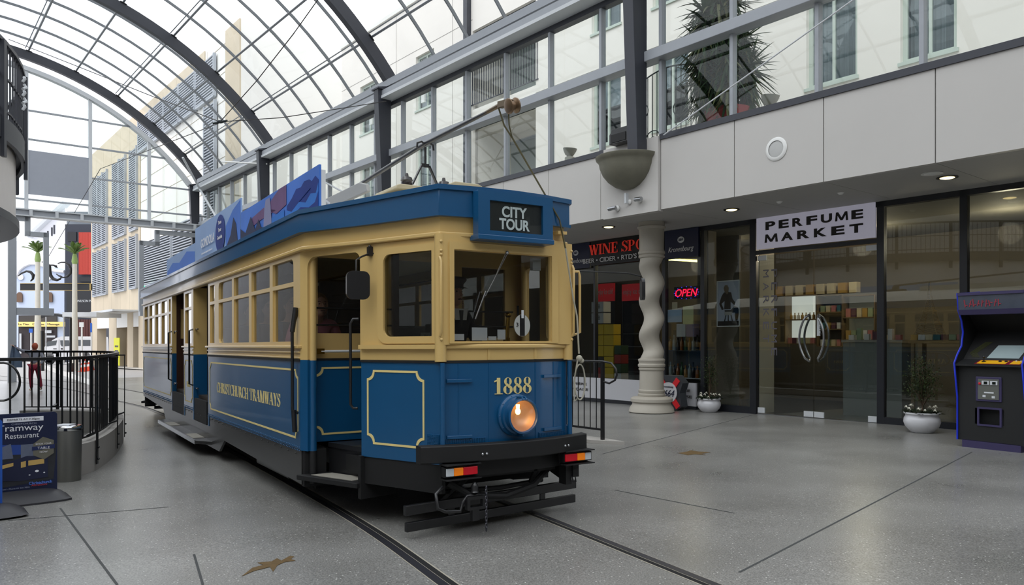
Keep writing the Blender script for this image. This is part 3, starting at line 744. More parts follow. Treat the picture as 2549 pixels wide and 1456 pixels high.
for i in range(7):
    product(MW(n0 + .1, m0 + .1 + (m1 - m0 - .2) * i / 6, z0 + (z1 - z0) / 2 + .012), .07, .16, PROD[[5, 3, 1, 5, 3, 1, 5][i]], 'small perfume bottle on the backlit display, %s from the right' % ORD[i], 'bottle', 'perfume bottles on the backlit display', 'bottle', 'perfume_bottle')
for i in range(6): product(MW(n0 + .1, m0 + .1 + (m1 - m0 - .2) * i / 5, z0 + .012), .12, .14, PROD[i % 5], 'small %s carton at the foot of the backlit display, %s from the right' % (cname(PROD[i % 5]), ORD[i]), 'box', 'cartons at the foot of the backlit display')
for i in range(8): product(MW(n0 + .12, m0 - .9 + (m1 - m0 + 1.1) * i / 7, z1 + .012), .18, .24, PROD[[1, 5, 1, 1, 5, 1, 1, 5][i]], 'pale box along the top of the perfume shelves, %s from the right' % ORD[i], 'box', 'boxes along the top of the perfume shelves')
n0, n1, m0, m1, z0, z1 = B2
for r_ in range(3):
    for i in range(4): product(MW(n0 + .1, m0 + .1 + (m1 - m0 - .2) * i / 3, z0 + (z1 - z0) * r_ / 3 + .012), .09, .15, PROD[(r_ * 3 + i) % 7], '%s carton on the %s board up of the wooden perfume shelf, %s from the right' % (cname(PROD[(r_ * 3 + i) % 7]), ORD[r_], ORD[i]), 'box', 'cartons on the wooden perfume shelf')
n0, n1, m0, m1, z0, z1 = B3
for r_ in range(2):
    for i in range(5): product(MW(n0 + .1, m0 + .1 + (m1 - m0 - .2) * i / 4, z0 + (z1 - z0) * r_ / 2 + .012), .11, .2, PROD[(r_ * 2 + i * 3) % 7], '%s carton on the %s shelf above the grey counter, %s from the right' % (cname(PROD[(r_ * 2 + i * 3) % 7]), ('lower', 'upper')[r_], ORD[i]), 'box', 'cartons on the shelves above the grey counter')
Bc = nb(2098, 2245, 846, 1045, 15.2, .7); n0, n1, m0, m1, z0, z1 = Bc
ct = thing('shop_counter', 'long plain grey shop counter behind the right-hand glass door', 'counter', MW(n0, (m0 + m1) / 2, -.05), TH_M)
zt = 1.52
zt = z1
q = MB(); q.box(0, .7, -(m1 - m0) / 2, (m1 - m0) / 2, .0, zt); q.build('carcass', CNT, ct, bevel=.01)
q = MB(); q.box(-.03, .73, -(m1 - m0) / 2 - .02, (m1 - m0) / 2 + .02, zt, zt + .05); q.build('counter_top', mat('counter_top', (160, 156, 146), .4), ct)
Bt = nb(2262, 2400, 846, 1050, 15.2, .6); a0, a1, b0, b1, c0, c1 = Bt
ct2 = thing('display_table', 'dark wooden table carrying the model tower in the perfume shop window', 'table', MW(a0, (b0 + b1) / 2, -.05), TH_M)
q = MB(); q.box(0, .6, -(b1 - b0) / 2, (b1 - b0) / 2, c1 - .02, c1 + .05); q.build('table_top', SHW, ct2)
for sx in (0.02, .52):
    for sy in (-1, 1):
        q = MB(); q.box(sx, sx + .06, sy * ((b1 - b0) / 2 - .06) - .03, sy * ((b1 - b0) / 2 - .06) + .03, 0, c1 - .02); q.build('leg', SHW, ct2)
for i in range(7):
    product(MW(n0 + .15, m0 + .12 + (m1 - m0 - .25) * i / 6, zt - .05 + .05), [.1, .09, .12, .08, .1, .09, .11][i], [.1, .22, .1, .17, .12, .24, .1][i], PROD[[0, 3, 1, 4, 3, 2, 3][i]], ['rose', 'tall white', 'cream', 'plum', 'short white', 'sage', 'small white'][i] + ' carton standing on the long grey counter', 'box', 'cartons on the grey counter')
for i in range(7):
    product(MW(a0 + .1, b0 + .08 + (b1 - b0 - .16) * i / 6, c1), .12, .1, PROD[(i * 2) % 7], ['rose', 'sage', 'plum', 'teal', 'cream', 'white', 'gold'][i % 7] + ' carton in the row at the foot of the model tower', 'box', 'cartons at the foot of the model tower')
# small lattice tower model on the table
TW = mat('model_tower', (176, 156, 120), .5, metal=.3)
P = MW(a0 + .38, mall(2315, 830, 15.6)[0], c1)
tw = thing('model_tower', 'wire lattice model tower on four splayed legs in the perfume shop window', 'model', (P.x, P.y, P.z), TH_M)
def tww(h): return .24 * (1 - h) ** 1.9 + .012
HT = 1.12
for sx, sy in ((1, 1), (1, -1), (-1, 1), (-1, -1)):
    q = MB(); q.tube([(sx * tww(k / 12), sy * tww(k / 12), HT * k / 12) for k in range(13)], .007, 5); q.build('leg', TW, tw)
q = MB()
for k in range(14):
    h0, h1 = k / 14, (k + 1) / 14; w0, w1 = tww(h0), tww(h1)
    for s0 in (1, -1):
        q.bar((-w0, s0 * w0, HT * h0), (w1, s0 * w1, HT * h1), .005); q.bar((w0, s0 * w0, HT * h0), (-w1, s0 * w1, HT * h1), .005)
        q.bar((s0 * w0, -w0, HT * h0), (s0 * w1, w1, HT * h1), .005); q.bar((s0 * w0, w0, HT * h0), (s0 * w1, -w1, HT * h1), .005)
q.build('lattice', TW, tw)
q = MB()
for h in (.27, .5): w = tww(h) + .02; q.box(-w, w, -w, w, HT * h - .012, HT * h + .012)
q.build('platform', TW, tw)
# strip light and ceiling of the perfume shop
SUNL = mat('warm_ceiling', (170, 140, 60), .8)
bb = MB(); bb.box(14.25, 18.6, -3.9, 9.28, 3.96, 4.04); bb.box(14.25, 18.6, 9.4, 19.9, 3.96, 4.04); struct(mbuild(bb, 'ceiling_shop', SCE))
YEL = mat('yellow_tube', (255, 240, 150), .5, emit=(255, 238, 130), es=3.2)
def strip_light(px0, py0, px1, py1, n, label):
    A, C2 = on_n(px0, py0, n), on_n(px1, py1, n); mid = (A + C2) / 2
    t = thing('strip_light', label, 'light', mid, 0)
    q = MB(); q.bar(A - mid, C2 - mid, .05, .05); q.build('tube', YEL, t)
    q = MB(); q.bar(A - mid + Vector((0, 0, .05)), C2 - mid + Vector((0, 0, .05)), .08, .03); q.build('batten', WHITE, t)
strip_light(2340, 505, 2388, 517, 16.0, 'yellow strip light under the perfume shop ceiling')
strip_light(1666, 646, 1739, 650, 16.2, 'white strip light under the wine shop ceiling behind the OPEN sign')
for (n_, m_, e) in ((16.2, 8.0, 30), (16.2, 5.2, 22), (16.6, 12.6, 34), (15.6, 11.1, 10)):
    ld = bpy.data.lights.new('shop_lamp', 'POINT'); ld.energy = e; ld.color = (1, .86, .6); ld.shadow_soft_size = .2
    lo = bpy.data.objects.new('shop_lamp', ld); col.objects.link(lo); lo.location = MW(n_, m_, 3.5)

# wine shop signs
NAVY = mat('navy_sign', (18, 26, 60), .4); SBLK = mat('black_sign', (16, 16, 18), .35); SRED = mat('red_letter', (208, 52, 36), .5, emit=(208, 52, 36), es=.12); SWHT = mat('white_letter', (225, 225, 228), .6)
def signbox(m0, m1, z0, z1, m, label, n=SN - .1):
    t = thing('shop_sign', label, 'sign', MW(n, (m0 + m1) / 2, z0), TH_M); q = MB(); q.box(0, .06, -(m1 - m0) / 2, (m1 - m0) / 2, 0, z1 - z0); q.build('sign_panel', m, t)
    return t, (n, n + .06, m0, m1, z0, z1)
t, B = signbox(11.62, 14.0, 3.42, 4.04, SBLK, 'black fascia sign with red WINE SPOT lettering partly behind the twisted column')
t.location = MW(SN - .1, 12.81, 3.42)
def put(t, s, cx, cz, w, h, m, name='lettering', serif=False, shear=0, bold=0.0):
    vs, fs = (serif_mesh(s, w, h, .008) if serif else text_mesh(s, w, h, .008, shear, bold)); q = MB(); q.add(vs, fs, frame_M((-.01, cx, cz), (0, -1, 0), (0, 0, 1))); return q.build(name, m, t)
ma, mb_, mc_, md_ = (mall(x, 600, SN - .1)[0] for x in (1467, 1628, 1452, 1650))
put(t, 'WINE SPOT', (ma + mb_) / 2 - 12.81, .27, ma - mb_, .26, SRED, serif=True); put(t, 'BEER \u2022 CIDER \u2022 RTD\'S \u2022 SPIRITS', (mc_ + md_) / 2 - 12.81, .07, mc_ - md_, .12, SWHT, bold=.01)
for (m0, m1, lb) in ((14.05, 15.05, 'dark blue sign panel left of the WINE SPOT fascia, beside the tram'), (10.62, 11.58, 'dark blue sign panel with oval badge right of the twisted column')):
    t, B = signbox(m0, m1, 3.38, 4.04, NAVY, lb)
    q = MB(); q.lathe([(.001, 0), (.09, 0), (.09, .008), (.001, .008)], 20, Matrix.Translation((-.004, 0, .42)) @ Matrix.Rotation(R(-90), 4, 'Y') @ Matrix.Diagonal((.8, 1.05, 1, 1))); bd = q.build('badge', SWHT, t)
    put(t, '1664', 0, .39, .13, .07, NAVY, 'badge_number', shear=.3).location = (-.008, 0, 0)
    put(t, 'Kronenbourg', 0, .12, .72, .15, SWHT, shear=.35)
# OPEN neon and papers
NRED = mat('neon_red', (230, 30, 60), .5, emit=(240, 24, 60), es=1.6); NBLU = mat('neon_blue', (60, 60, 240), .5, emit=(50, 60, 255), es=1.5)
B = nb(1678, 1741, 716, 741, SN + .12, .03); n0, n1, m0, m1, z0, z1 = B
t = thing('open_sign', 'glowing red OPEN sign hanging in the wine shop window', 'sign', MW(n0, (m0 + m1) / 2, z0), TH_M)
q = MB(); q.box(0, .02, -(m1 - m0) / 2, (m1 - m0) / 2, -.03, z1 - z0 + .03); q.build('sign_panel', SBLK, t)
vs, fs = text_mesh('OPEN', (m1 - m0) * .88, (z1 - z0) * .75, .008, .25); q = MB(); q.add(vs, fs, frame_M((-.01, 0, .03), (0, -1, 0), (0, 0, 1))); q.build('lettering', NRED, t)
q = MB()
for k in range(16):
    a = 2 * PI * k / 16; q.ball((-.01, (m1 - m0) * .48 * math.cos(a), (z1 - z0) / 2 + (z1 - z0) * .6 * math.sin(a)), .009, 4)
q.build('lamp_dots', NBLU, t)
nthing('paper_notice', 'pale blue paper notice stuck inside the wine shop window below the OPEN sign', 'notice', nb(1662, 1697, 771, 802, SN + .03, .004), mat('blue_paper', (170, 190, 210), .8))
nthing('paper_notice', 'pale yellow printed notice stuck inside the window right below the OPEN sign', 'notice', nb(1700, 1726, 762, 807, SN + .03, .004), mat('yellow_paper', (206, 204, 150), .8))
nthing('paper_notice', 'small cream paper tag above the two notices in the wine shop window', 'notice', nb(1673, 1686, 752, 770, SN + .03, .004), mat('cream_paper', (200, 190, 160), .8))
# wine shop interior
SHD = mat('dark_shelf', (66, 62, 60), .6)
B = nb(1655, 1745, 820, 1000, 15.0, .35); n0, n1, m0, m1, z0, z1 = B
t = thing('bottle_shelf', 'dark shelving with spirit bottles in the wine shop window', 'shelf', MW(n0, (m0 + m1) / 2, -.05), TH_M)
hw = (m1 - m0) / 2; zs = [mall(1700, y, 15.0)[1] for y in (872, 940, 1000)]
q = MB(); q.box(.33, .36, -hw, hw, 0, zs[0] + .55); q.build('back_panel', SHD, t)
zs_top = zs[0]
for z in zs: q = MB(); q.box(0, .35, -hw, hw, z + .05 - .02, z + .05); q.build('shelf_board', LGREY if z == zs[1] else SHD, t)
BOT = [mat('amber_glass', (150, 84, 30), .15), mat('clear_bottle', (150, 160, 160), .15), mat('green_bottle', (40, 84, 44), .15), mat('dark_bottle', (30, 24, 26), .15), mat('honey_glass', (170, 120, 50), .2)]
for r_, z in enumerate(zs[:2]):
    for i in range(9):
        product(MW(n0 + .12, m0 + .08 + (m1 - m0 - .16) * i / 8, z), .09, .3 + .04 * ((i * 5 + r_) % 3), BOT[(i * 3 + r_ * 2) % 5], '%s spirit bottle on the %s board in the wine shop window, %s from the right' % (cname(BOT[(i * 3 + r_ * 2) % 5]), ('upper', 'middle')[r_], ORD[i]), 'bottle', ('bottles on the upper window shelf', 'bottles on the middle window shelf')[r_], 'bottle', 'spirit_bottle')
nthing('wine_cartons', 'pair of pale upright cartons above the bottle shelves in the wine shop window', 'box', nb(1684, 1706, 806, 838, 15.02, .2), PROD[3])
nthing('gift_bag', 'lilac upright box beside the pale cartons in the wine shop window', 'box', nb(1708, 1728, 806, 838, 15.02, .2), mat('lilac', (130, 124, 160), .6))
RED = mat('drinks_red', (176, 30, 36), .4, emit=(176, 30, 36), es=.15)
def fridge(px0, px1, py0, pyh, py1, n, label):
    B = nb(px0, px1, py0, py1, n, .6); n0, n1, m0, m1, z0, z1 = B; zh = mall((px0 + px1) / 2, pyh, n)[1]; hw = (m1 - m0) / 2
    t = thing('drinks_fridge', label, 'fridge', MW(n0, (m0 + m1) / 2, -.05), TH_M); H = z1 + .05; hh = zh + .05
    q = MB(); q.box(.02, .6, -hw, hw, 0, H); q.box(0, .02, -hw, -hw + .04, 0, hh); q.box(0, .02, hw - .04, hw, 0, hh); q.build('cabinet', SBLK, t)
    q = MB(); q.box(-.02, .02, -hw, hw, hh, H); hd = q.build('header', RED, t)
    put(t, 'enjoy ice cold', .0, hh + (H - hh) * .3, hw * 1.7, (H - hh) * .4, SWHT, 'header_lettering').location.x = -.02
    q = MB(); q.box(-.01, 0, -hw + .03, hw - .03, .1, hh); q.build('door', GSH, t)
    return t, (n0, m0, m1, hh)
t, fb = fridge(1549, 1612, 706, 748, 978, 16.4, 'tall drinks fridge with red lit header just left of the twisted column')
n0, m0, m1, hh = fb
for r_ in range(5):
    q = MB(); q.box(.0, .019, -(m1 - m0) / 2 + .04, (m1 - m0) / 2 - .04, .3 + r_ * .36 - .02, .3 + r_ * .36); q.build('shelf_rail', LGREY, t)
t2, fb2 = fridge(1486, 1530, 706, 750, 800, 17.0, 'second red-topped drinks fridge deeper inside the wine shop')
YC = mat('yellow_carton', (206, 172, 20), .6); KG = mat('white_carton', (190, 190, 190), .6); RC = mat('red_carton', (150, 36, 26), .6); GC = mat('green_carton', (40, 70, 40), .6)
def carton(px0, px1, py0, py1, m, label, grp=None, n=15.4): return nthing('drinks_carton', label, 'carton', nb(px0, px1, py0, py1, n, .3), m, grp, .01)
for i, (x0, y0, lb) in enumerate(((1472, 751, 'top left'), (1472, 779, 'bottom left'))):
    c = carton(x0, 1502, y0, y0 + 26, KG, 'white printed drinks carton, %s, on the yellow carton stack' % ('upper one' if i == 0 else 'lower one'))
    B = nb(x0, 1502, y0, y0 + 26, 15.4, .3); vs, fs = text_mesh('KGB', .2, .12, .004); q = MB(); q.add(vs, fs, frame_M((-.006, 0, .1), (0, -1, 0), (0, 0, 1))); q.build('print', SHD, c)
yy = 807; 
for r_ in range(6):
    for k in range(2):
        x0 = 1478 + 25 * k
        m = (YC, YC, YC, SHD, RC, SHD)[r_] if k == 0 else (YC, YC, YC, YC, YC, RC)[r_]
        nm = {YC: 'yellow', SHD: 'dark', RC: 'red'}[m]
        carton(x0, x0 + 24, yy + r_ * 27, yy + r_ * 27 + 26, m, '%s drinks carton in the %s column of the floor stack, row %s from the top' % (nm, ('left', 'right')[k], ('one', 'two', 'three', 'four', 'five', 'six')[r_]))
for r_ in range(5):
    carton(1529, 1546, 860 + r_ * 23, 882 + r_ * 23, (GC, RC, GC, KG, RC)[r_], '%s drinks carton in the narrow stack beside the fridge, %s' % (('green', 'red', 'green', 'pale', 'red')[r_], ('topmost', 'second down', 'middle', 'fourth down', 'lowest')[r_]))
# brand board low in the window and the round badge sign
t = thing('window_board', 'long white board reading PREMIERE FRANCAISE low in front of the wine shop', 'sign', MW(13.95, 12.9, -.08), TH_M)
q = MB(); q.box(0, .05, -2.25, 2.2, .1, .62); q.build('board', mat('white_board', (188, 188, 192), .6), t)
q = MB(); q.box(0, .12, -2.25, 2.2, 0, .1); q.build('plinth', MULL, t)
for cx in (-1.8, 1.5):
    put(t, 'PREMI\u00c8RE', cx + .1, .42, .8, .07, SHD).location.x = 0; put(t, 'FRAN\u00c7AISE', cx + .1, .26, .9, .08, SHD).location.x = 0
Pf = on_floor(1668, 1008); B = nb(1640, 1700, 932, 1008, 13.5, .2)
n0, n1, m0, m1, z0, z1 = B; mc = (m0 + m1) / 2
t = thing('badge_sign', 'standing sign with round white 1664 badge over a red cross behind the twisted column', 'sign', MW(13.45, mc, -.06), TH_M)
q = MB(); outl = [(-.33, .1), (-.2, .02), (.2, .02), (.33, .1), (.28, .4), (.36, .62), (.2, .78), (-.2, .78), (-.36, .62), (-.28, .4)]
q.plate(outl, [], .22, Matrix.Translation((.12, 0, 0)) @ Mw); q.build('body', mat('dark_slate', (60, 64, 70), .5), t, bevel=.01)
q = MB(); q.bar((-.005, -.25, .7), (-.005, .25, .08), .02, .12, up=(0, .5, .6)); q.bar((-.005, .25, .7), (-.005, -.25, .08), .02, .12, up=(0, -.5, .6)); q.build('red_cross', RED, t)
q = MB(); q.lathe([(.001, 0), (.23, 0), (.23, .02), (.001, .02)], 28, Matrix.Translation((-.035, 0, .4)) @ Matrix.Rotation(R(90), 4, 'Y')); q.build('badge', SWHT, t)
vs, fs = text_mesh('1664', .36, .15, .006, .3); q = MB(); q.add(vs, fs, frame_M((-.045, 0, .31), (0, -1, 0), (0, 0, 1))); vs, fs = text_mesh('Kronenbourg', .3, .05, .006, .3); q.add(vs, fs, frame_M((-.045, 0, .5), (0, -1, 0), (0, 0, 1))); q.build('lettering', NAVY, t)
# poster in the window right of the wine shop
B = nb(1785, 1842, 698, 813, SN + .1, .02); n0, n1, m0, m1, z0, z1 = B; w, h = (m1 - m0), (z1 - z0)
t = thing('framed_poster', 'white-framed poster of a woman in dark clothes seated on a stool', 'poster', MW(n0, (m0 + m1) / 2, z0), TH_M)
q = MB(); q.plate(rrect(-w / 2, w / 2, 0, h), [rrect(-w / 2 + .02, w / 2 - .02, .02, h - .02)], .03, Mw); q.build('frame', WHITE, t)
q = MB(); q.box(.0, .012, -w / 2, w / 2, 0, h); q.build('print_background', mat('poster_blue_grey', (176, 182, 196), .6), t)
def fig(polys, m, name, dx=-.003):
    q = MB()
    for pl in polys: q.plate([(-(x - .5) * w, y * h) for x, y in pl], [], .003, Matrix.Translation((dx, 0, 0)) @ Mw)
    q.build(name, m, t)
fig([[(.02, .02), (.98, .02), (.98, .12), (.02, .12)]], SBLK, 'printed_floor')
fig([[(.3, .74), (.42, .76), (.62, .74), (.68, .6), (.8, .52), (.76, .46), (.6, .54), (.6, .38), (.32, .38), (.34, .56), (.2, .5), (.3, .38), (.22, .36), (.1, .5), (.2, .66)]], mat('poster_jumper', (48, 40, 36), .8), 'printed_jumper')
fig([[(.34, .36), (.62, .36), (.76, .44), (.9, .42), (.98, .34), (.9, .14), (.8, .12), (.8, .3), (.62, .3), (.36, .3)]], SBLK, 'printed_trousers', -.006)
fig([[(.34, .76), (.3, .84), (.36, .9), (.46, .9), (.52, .84), (.5, .72), (.44, .7)]], mat('poster_hair', (120, 104, 84), .8), 'printed_head', -.006)
fig([[(.34, .32), (.66, .32), (.66, .25), (.34, .25)]], mat('poster_seat', (170, 166, 160), .7), 'printed_stool_seat', -.008)
fig([[(.38, .25), (.42, .25), (.36, .12), (.32, .12)], [(.6, .25), (.64, .25), (.7, .12), (.66, .12)], [(.48, .25), (.52, .25), (.52, .12), (.48, .12)]], SBLK, 'printed_stool_legs', -.006)

# ---- downlights in the soffit
DL = mat('downlight_lens', (255, 236, 190), .4, emit=(255, 226, 150), es=2.6)
def soffit_px(px, py, z=4.05):
    r_ = ray(px, py); k = (z - CAMH) / r_.z; return Vector((r_.x * k, r_.y * k, z))
for px, py, lb, on in ((1515, 564, 'glowing round downlight in the soffit left of the twisted column', 1), (1821, 521, 'glowing round downlight above the shrub by the poster', 1), (2358, 441, 'glowing amber downlight in the soffit at the right', 1), (2320, 431, 'unlit white downlight trim beside the amber downlight', 0)):
    P = soffit_px(px, py); t = thing('downlight', lb, 'light', P)
    q = MB(); q.lathe([(.115, 0), (.15, -.002), (.155, -.012), (.115, -.012)], 24); q.build('trim_ring', MULL if on else WHITE, t, smooth=40)
    q = MB(); q.lathe([(.001, -.03), (.06, -.026), (.1, -.016), (.116, -.004)], 24); q.build('lens', DL if on else WHITE, t)
for i, (px, py) in enumerate(((2093, 480), (1940, 502))):
    P = soffit_px(px, py); q = MB(); q.lathe([(.001, -.03), (.03, -.03), (.05, -.01), (.06, 0)], 14); tag(q.build('smoke_detector', WHITE, loc=P), ('small white ceiling sensor above the right of the perfume sign', 'small white ceiling sensor above the left of the perfume sign')[i], 'sensor')
P = on_n(1933, 371, 11.6)
t = thing('wall_speaker', 'round white flush speaker on the pale fascia below the yucca', 'speaker', P, TH_M)
Ry = Matrix.Rotation(R(-90), 4, 'Y')
q = MB(); q.lathe([(.13, 0), (.19, 0), (.2, .01), (.18, .025), (.14, .025)], 32, Ry, cap=False); q.build('rim', WHITE, t, smooth=40)
q = MB(); q.lathe([(.001, .02), (.08, .02), (.14, .012), (.14, 0)], 32, Ry); q.build('grille', mat('grille_white', (186, 186, 184), .7), t, smooth=40)

# ---- bowl uplight, spots, loudspeaker on the column panel
P = MW(11.53, 10.45, 4.62)
t = thing('bowl_uplight', 'large half-bowl bronze wall light above the twisted column', 'wall light', P, TH_M)
q = MB(); prof = [(.03, -.16), (.14, -.145), (.27, -.09), (.4, .02), (.5, .16), (.56, .32), (.575, .42), (.60, .47), (.63, .5), (.645, .56), (.62, .575), (.56, .57), (.53, .45), (.45, .2), (.2, .0), (.03, -.03)]
q.lathe([(r_ * 1.05, .575 + (z_ - .575) * .9) for r_, z_ in prof], 36, None, R(90), R(270)); q.build('bowl', BOWLM, t, smooth=50)
t = thing('security_spots', 'cluster of three small silver spotlights and a sensor below the bronze bowl', 'light', MW(11.52, 10.45, 4.25), TH_M)
for i, (dm, dz, aim) in enumerate(((.3, -.05, 1), (-.02, .04, 0), (-.3, .04, -1))):
    q = MB(); q.lathe([(.001, 0), (.06, 0), (.06, .02), (.03, .05), (.001, .05)], 16, Matrix.Translation((0, dm, dz)) @ Ry); lp = q.build('mount', WHITE, t, smooth=40)
    q = MB()
    if i == 1: q.box(-.12, -.05, dm - .02, dm + .03, dz - .04, dz + .16)
    else: q.tube([(-.05, dm, dz), (-.1, dm + aim * .02, dz)], .02, 8); q.tube([(-.1, dm - aim * .04, dz), (-.12, dm + aim * .14, dz - .01)], .042, 12)
    q.build('spot_head', STEEL if i != 1 else LGREY, t, smooth=40)
P = MW(11.45, 10.55, 5.47)
t = thing('loudspeaker', 'black angled loudspeaker on top of the column panel beside the rib', 'speaker', P, TH_M)
q = MB(); q.prism([(-.12, 0), (.1, 0), (.14, .25), (-.02, .34), (-.12, .2)], -.26, .26, Matrix(((1, 0, 0, 0), (0, 0, 1, 0), (0, 1, 0, 0), (0, 0, 0, 1)))); q.build('cabinet', BLK, t, bevel=.01)
q = MB(); q.box(-.135, -.12, -.2, .2, .03, .19); q.build('grille', RUB, t)

# ---- twisted column
Pc = on_floor(1622, 1026)
t = thing('twisted_column', 'cream twisted stone column with ringed base holding up the pale fascia', 'column', Pc)
g = Pc.z
def prof_at(pr): return pr
q = MB(); q.lathe([(.46, 0), (.49, .02), (.47, .1), (.42, .17), (.41, .21), (.45, .24), (.45, .3), (.41, .33), (.3, .35)], 48); q.build('base', STONE, t, smooth=35)
q = MB(); q.lathe([(.275, .33), (.295, .36), (.295, .4), (.27, .42), (.285, .45), (.285, .48), (.262, .5), (.255, .9), (.275, .92), (.28, .95), (.26, .97), (.29, .99), (.295, 1.03), (.27, 1.06), (.28, 1.1), (.29, 1.12), (.285, 1.15), (.24, 1.17)], 48); q.build('lower_drum', STONE, t, smooth=35)
q = MB(); rows = []; K = 90; z0, z1 = 1.15, 3.34; lam = .76
for i in range(K + 1):
    z = z0 + (z1 - z0) * i / K; e = min(1, min(z - z0, z1 - z) / .18); A = .055 * e
    cx, cy = A * math.cos(2 * PI * z / lam + 1.9), A * math.sin(2 * PI * z / lam + 1.9); rr = .218 + .03 * (1 - e)
    rows.append([Vector((cx + rr * math.cos(2 * PI * k / 40), cy + rr * math.sin(2 * PI * k / 40), z)) for k in range(40)])
q.loft(rows, closed=True); q.build('twisted_shaft', STONE, t, smooth=60)
q = MB(); q.lathe([(.24, 3.32), (.275, 3.34), (.285, 3.37), (.26, 3.4), (.285, 3.42), (.29, 3.46), (.27, 3.49), (.262, 3.52), (.268, 3.95), (.3, 3.97), (.31, 4.0), (.28, 4.02), (.28, 4.05 - g), (.31, 4.06 - g)], 48); q.build('upper_drum', STONE, t, smooth=35)

# ---- potted shrubs
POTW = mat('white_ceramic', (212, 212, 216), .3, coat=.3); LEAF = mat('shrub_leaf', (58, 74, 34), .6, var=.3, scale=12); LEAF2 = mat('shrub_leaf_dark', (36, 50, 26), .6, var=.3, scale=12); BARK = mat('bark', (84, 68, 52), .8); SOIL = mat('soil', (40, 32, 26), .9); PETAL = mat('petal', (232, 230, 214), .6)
def leaf(q, c, d, L, w, up=Vector((0, 0, 1))):
    d = d.normalized(); s = d.cross(up); s = s.normalized() if s.length > 1e-3 else Vector((1, 0, 0)); u = s.cross(d)
    q.add([c, c + d * L * .5 + s * w + u * w * .3, c + d * L, c + d * L * .5 - s * w + u * w * .3], [(0, 1, 2), (0, 2, 3)])
def shrub(px, py, wpx, tipy, label, seed, full):
    random.seed(seed); P = on_floor(px, py - 6)
    if P.x * math.cos(TH_M) + P.y * math.sin(TH_M) > 13.72: P = on_n(px, py, 13.72); P.z = fz(P.x, P.y)
    k = P.y / F; r0 = wpx / 2 * k; H = (py - tipy) * k
    t = thing('potted_shrub', label, 'potted plant', P)
    q = MB(); q.lathe([(r0 * .55, 0), (r0 * .62, .01), (r0 * .9, r0 * .35), (r0, r0 * .62), (r0 * .97, r0 * .85), (r0 * .88, r0 * 1.0), (r0 * .9, r0 * 1.08), (r0 * 1.0, r0 * 1.12), (r0 * 1.0, r0 * 1.2), (r0 * .88, r0 * 1.2), (r0 * .8, r0 * 1.05)], 36); q.build('pot', POTW, t, smooth=50)
    q = MB(); q.lathe([(.001, r0 * 1.05), (r0 * .82, r0 * 1.05)], 20); q.build('soil', SOIL, t)
    tips = []; q = MB(); base = Vector((0, 0, r0 * 1.05)); fork = Vector((.01, 0, r0 * 1.05 + H * .12)); q.tube([base, fork], [.018, .014], 6)
    for i in range(16):
        a = random.uniform(0, 2 * PI); rr = random.uniform(.15, 1.0); tip = Vector((math.cos(a) * r0 * 1.0 * rr * full, math.sin(a) * r0 * rr * full, r0 * 1.05 + H * random.uniform(.45, .78)))
        mid = (fork + tip) / 2 + Vector((random.uniform(-.03, .03), random.uniform(-.03, .03), -.02)); q.tube([fork, mid, tip], [.010, .006, .003], 5); tips += [mid, tip, (mid + tip) / 2]
    q.build('stems', BARK, t, smooth=60)
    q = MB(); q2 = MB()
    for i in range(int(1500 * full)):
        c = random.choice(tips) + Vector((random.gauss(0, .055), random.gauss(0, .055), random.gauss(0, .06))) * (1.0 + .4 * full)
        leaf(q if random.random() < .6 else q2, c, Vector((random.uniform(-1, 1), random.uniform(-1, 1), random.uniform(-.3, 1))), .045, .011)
    q.build('foliage', LEAF, t); q2.build('dark_foliage', LEAF2, t)  # second, darker leaf colour stands in for the leaves in shade
    q = MB()
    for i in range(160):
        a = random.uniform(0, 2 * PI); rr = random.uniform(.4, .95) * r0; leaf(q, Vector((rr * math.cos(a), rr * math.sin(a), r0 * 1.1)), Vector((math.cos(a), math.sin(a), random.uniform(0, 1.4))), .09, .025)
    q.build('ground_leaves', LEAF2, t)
    q = MB()
    for i in range(11):
        a = i * 2 * PI / 11 + random.uniform(-.2, .2); rr = random.uniform(.6, .95) * r0; c = Vector((rr * math.cos(a), rr * math.sin(a), r0 * 1.2 + random.uniform(0.02, .1)))
        for j in range(5):
            b_ = 2 * PI * j / 5; leaf(q, c, Vector((math.cos(b_), math.sin(b_) * .5, .5 * math.sin(b_) + .2)), .038, .016)
    q.build('flowers', PETAL, t)
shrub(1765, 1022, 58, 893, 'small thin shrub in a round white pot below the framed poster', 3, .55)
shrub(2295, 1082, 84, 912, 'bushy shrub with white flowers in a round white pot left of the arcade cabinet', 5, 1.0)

# ---- yucca on the deck
random.seed(11)
P = on_n(1812, 290, 13.0); P.z = 5.3
t = thing('potted_yucca', 'big spiky yucca in a red pot on the deck behind the glazing', 'potted plant', P, TH_M)
q = MB(); q.lathe([(.32, 0), (.34, .02), (.42, .6), (.46, .72), (.46, .8), (.4, .8), (.38, .7)], 30); q.build('pot', mat('red_pot', (150, 38, 40), .5), t, smooth=50)
q = MB(); q.lathe([(.001, .72), (.39, .72)], 16); q.build('soil', SOIL, t)
YL = mat('yucca_leaf', (50, 76, 40), .45, var=.3, scale=3); YD = mat('yucca_dry_leaf', (96, 98, 58), .6, var=.3)
heads = [(-.62, .1, 2.65), (-.2, -.15, 3.0), (.15, .3, 2.7), (-.5, .3, 2.15), (.1, -.3, 2.2), (-.45, -.3, 1.75), (-.25, .05, 3.35), (-.3, .4, 1.6), (.15, -.4, 1.65), (-.15, 0, 1.4), (-.1, .1, 2.4), (-.3, -.1, 2.0)]
q = MB()
for hx, hy, hz in heads: q.tube([(hx * .2, hy * .2, .7), (hx * .7, hy * .7, hz * .55), (hx, hy, hz - .1)], [.07, .055, .045], 8)
q.build('trunk', BARK, t, smooth=60)
q = MB(); qd = MB()
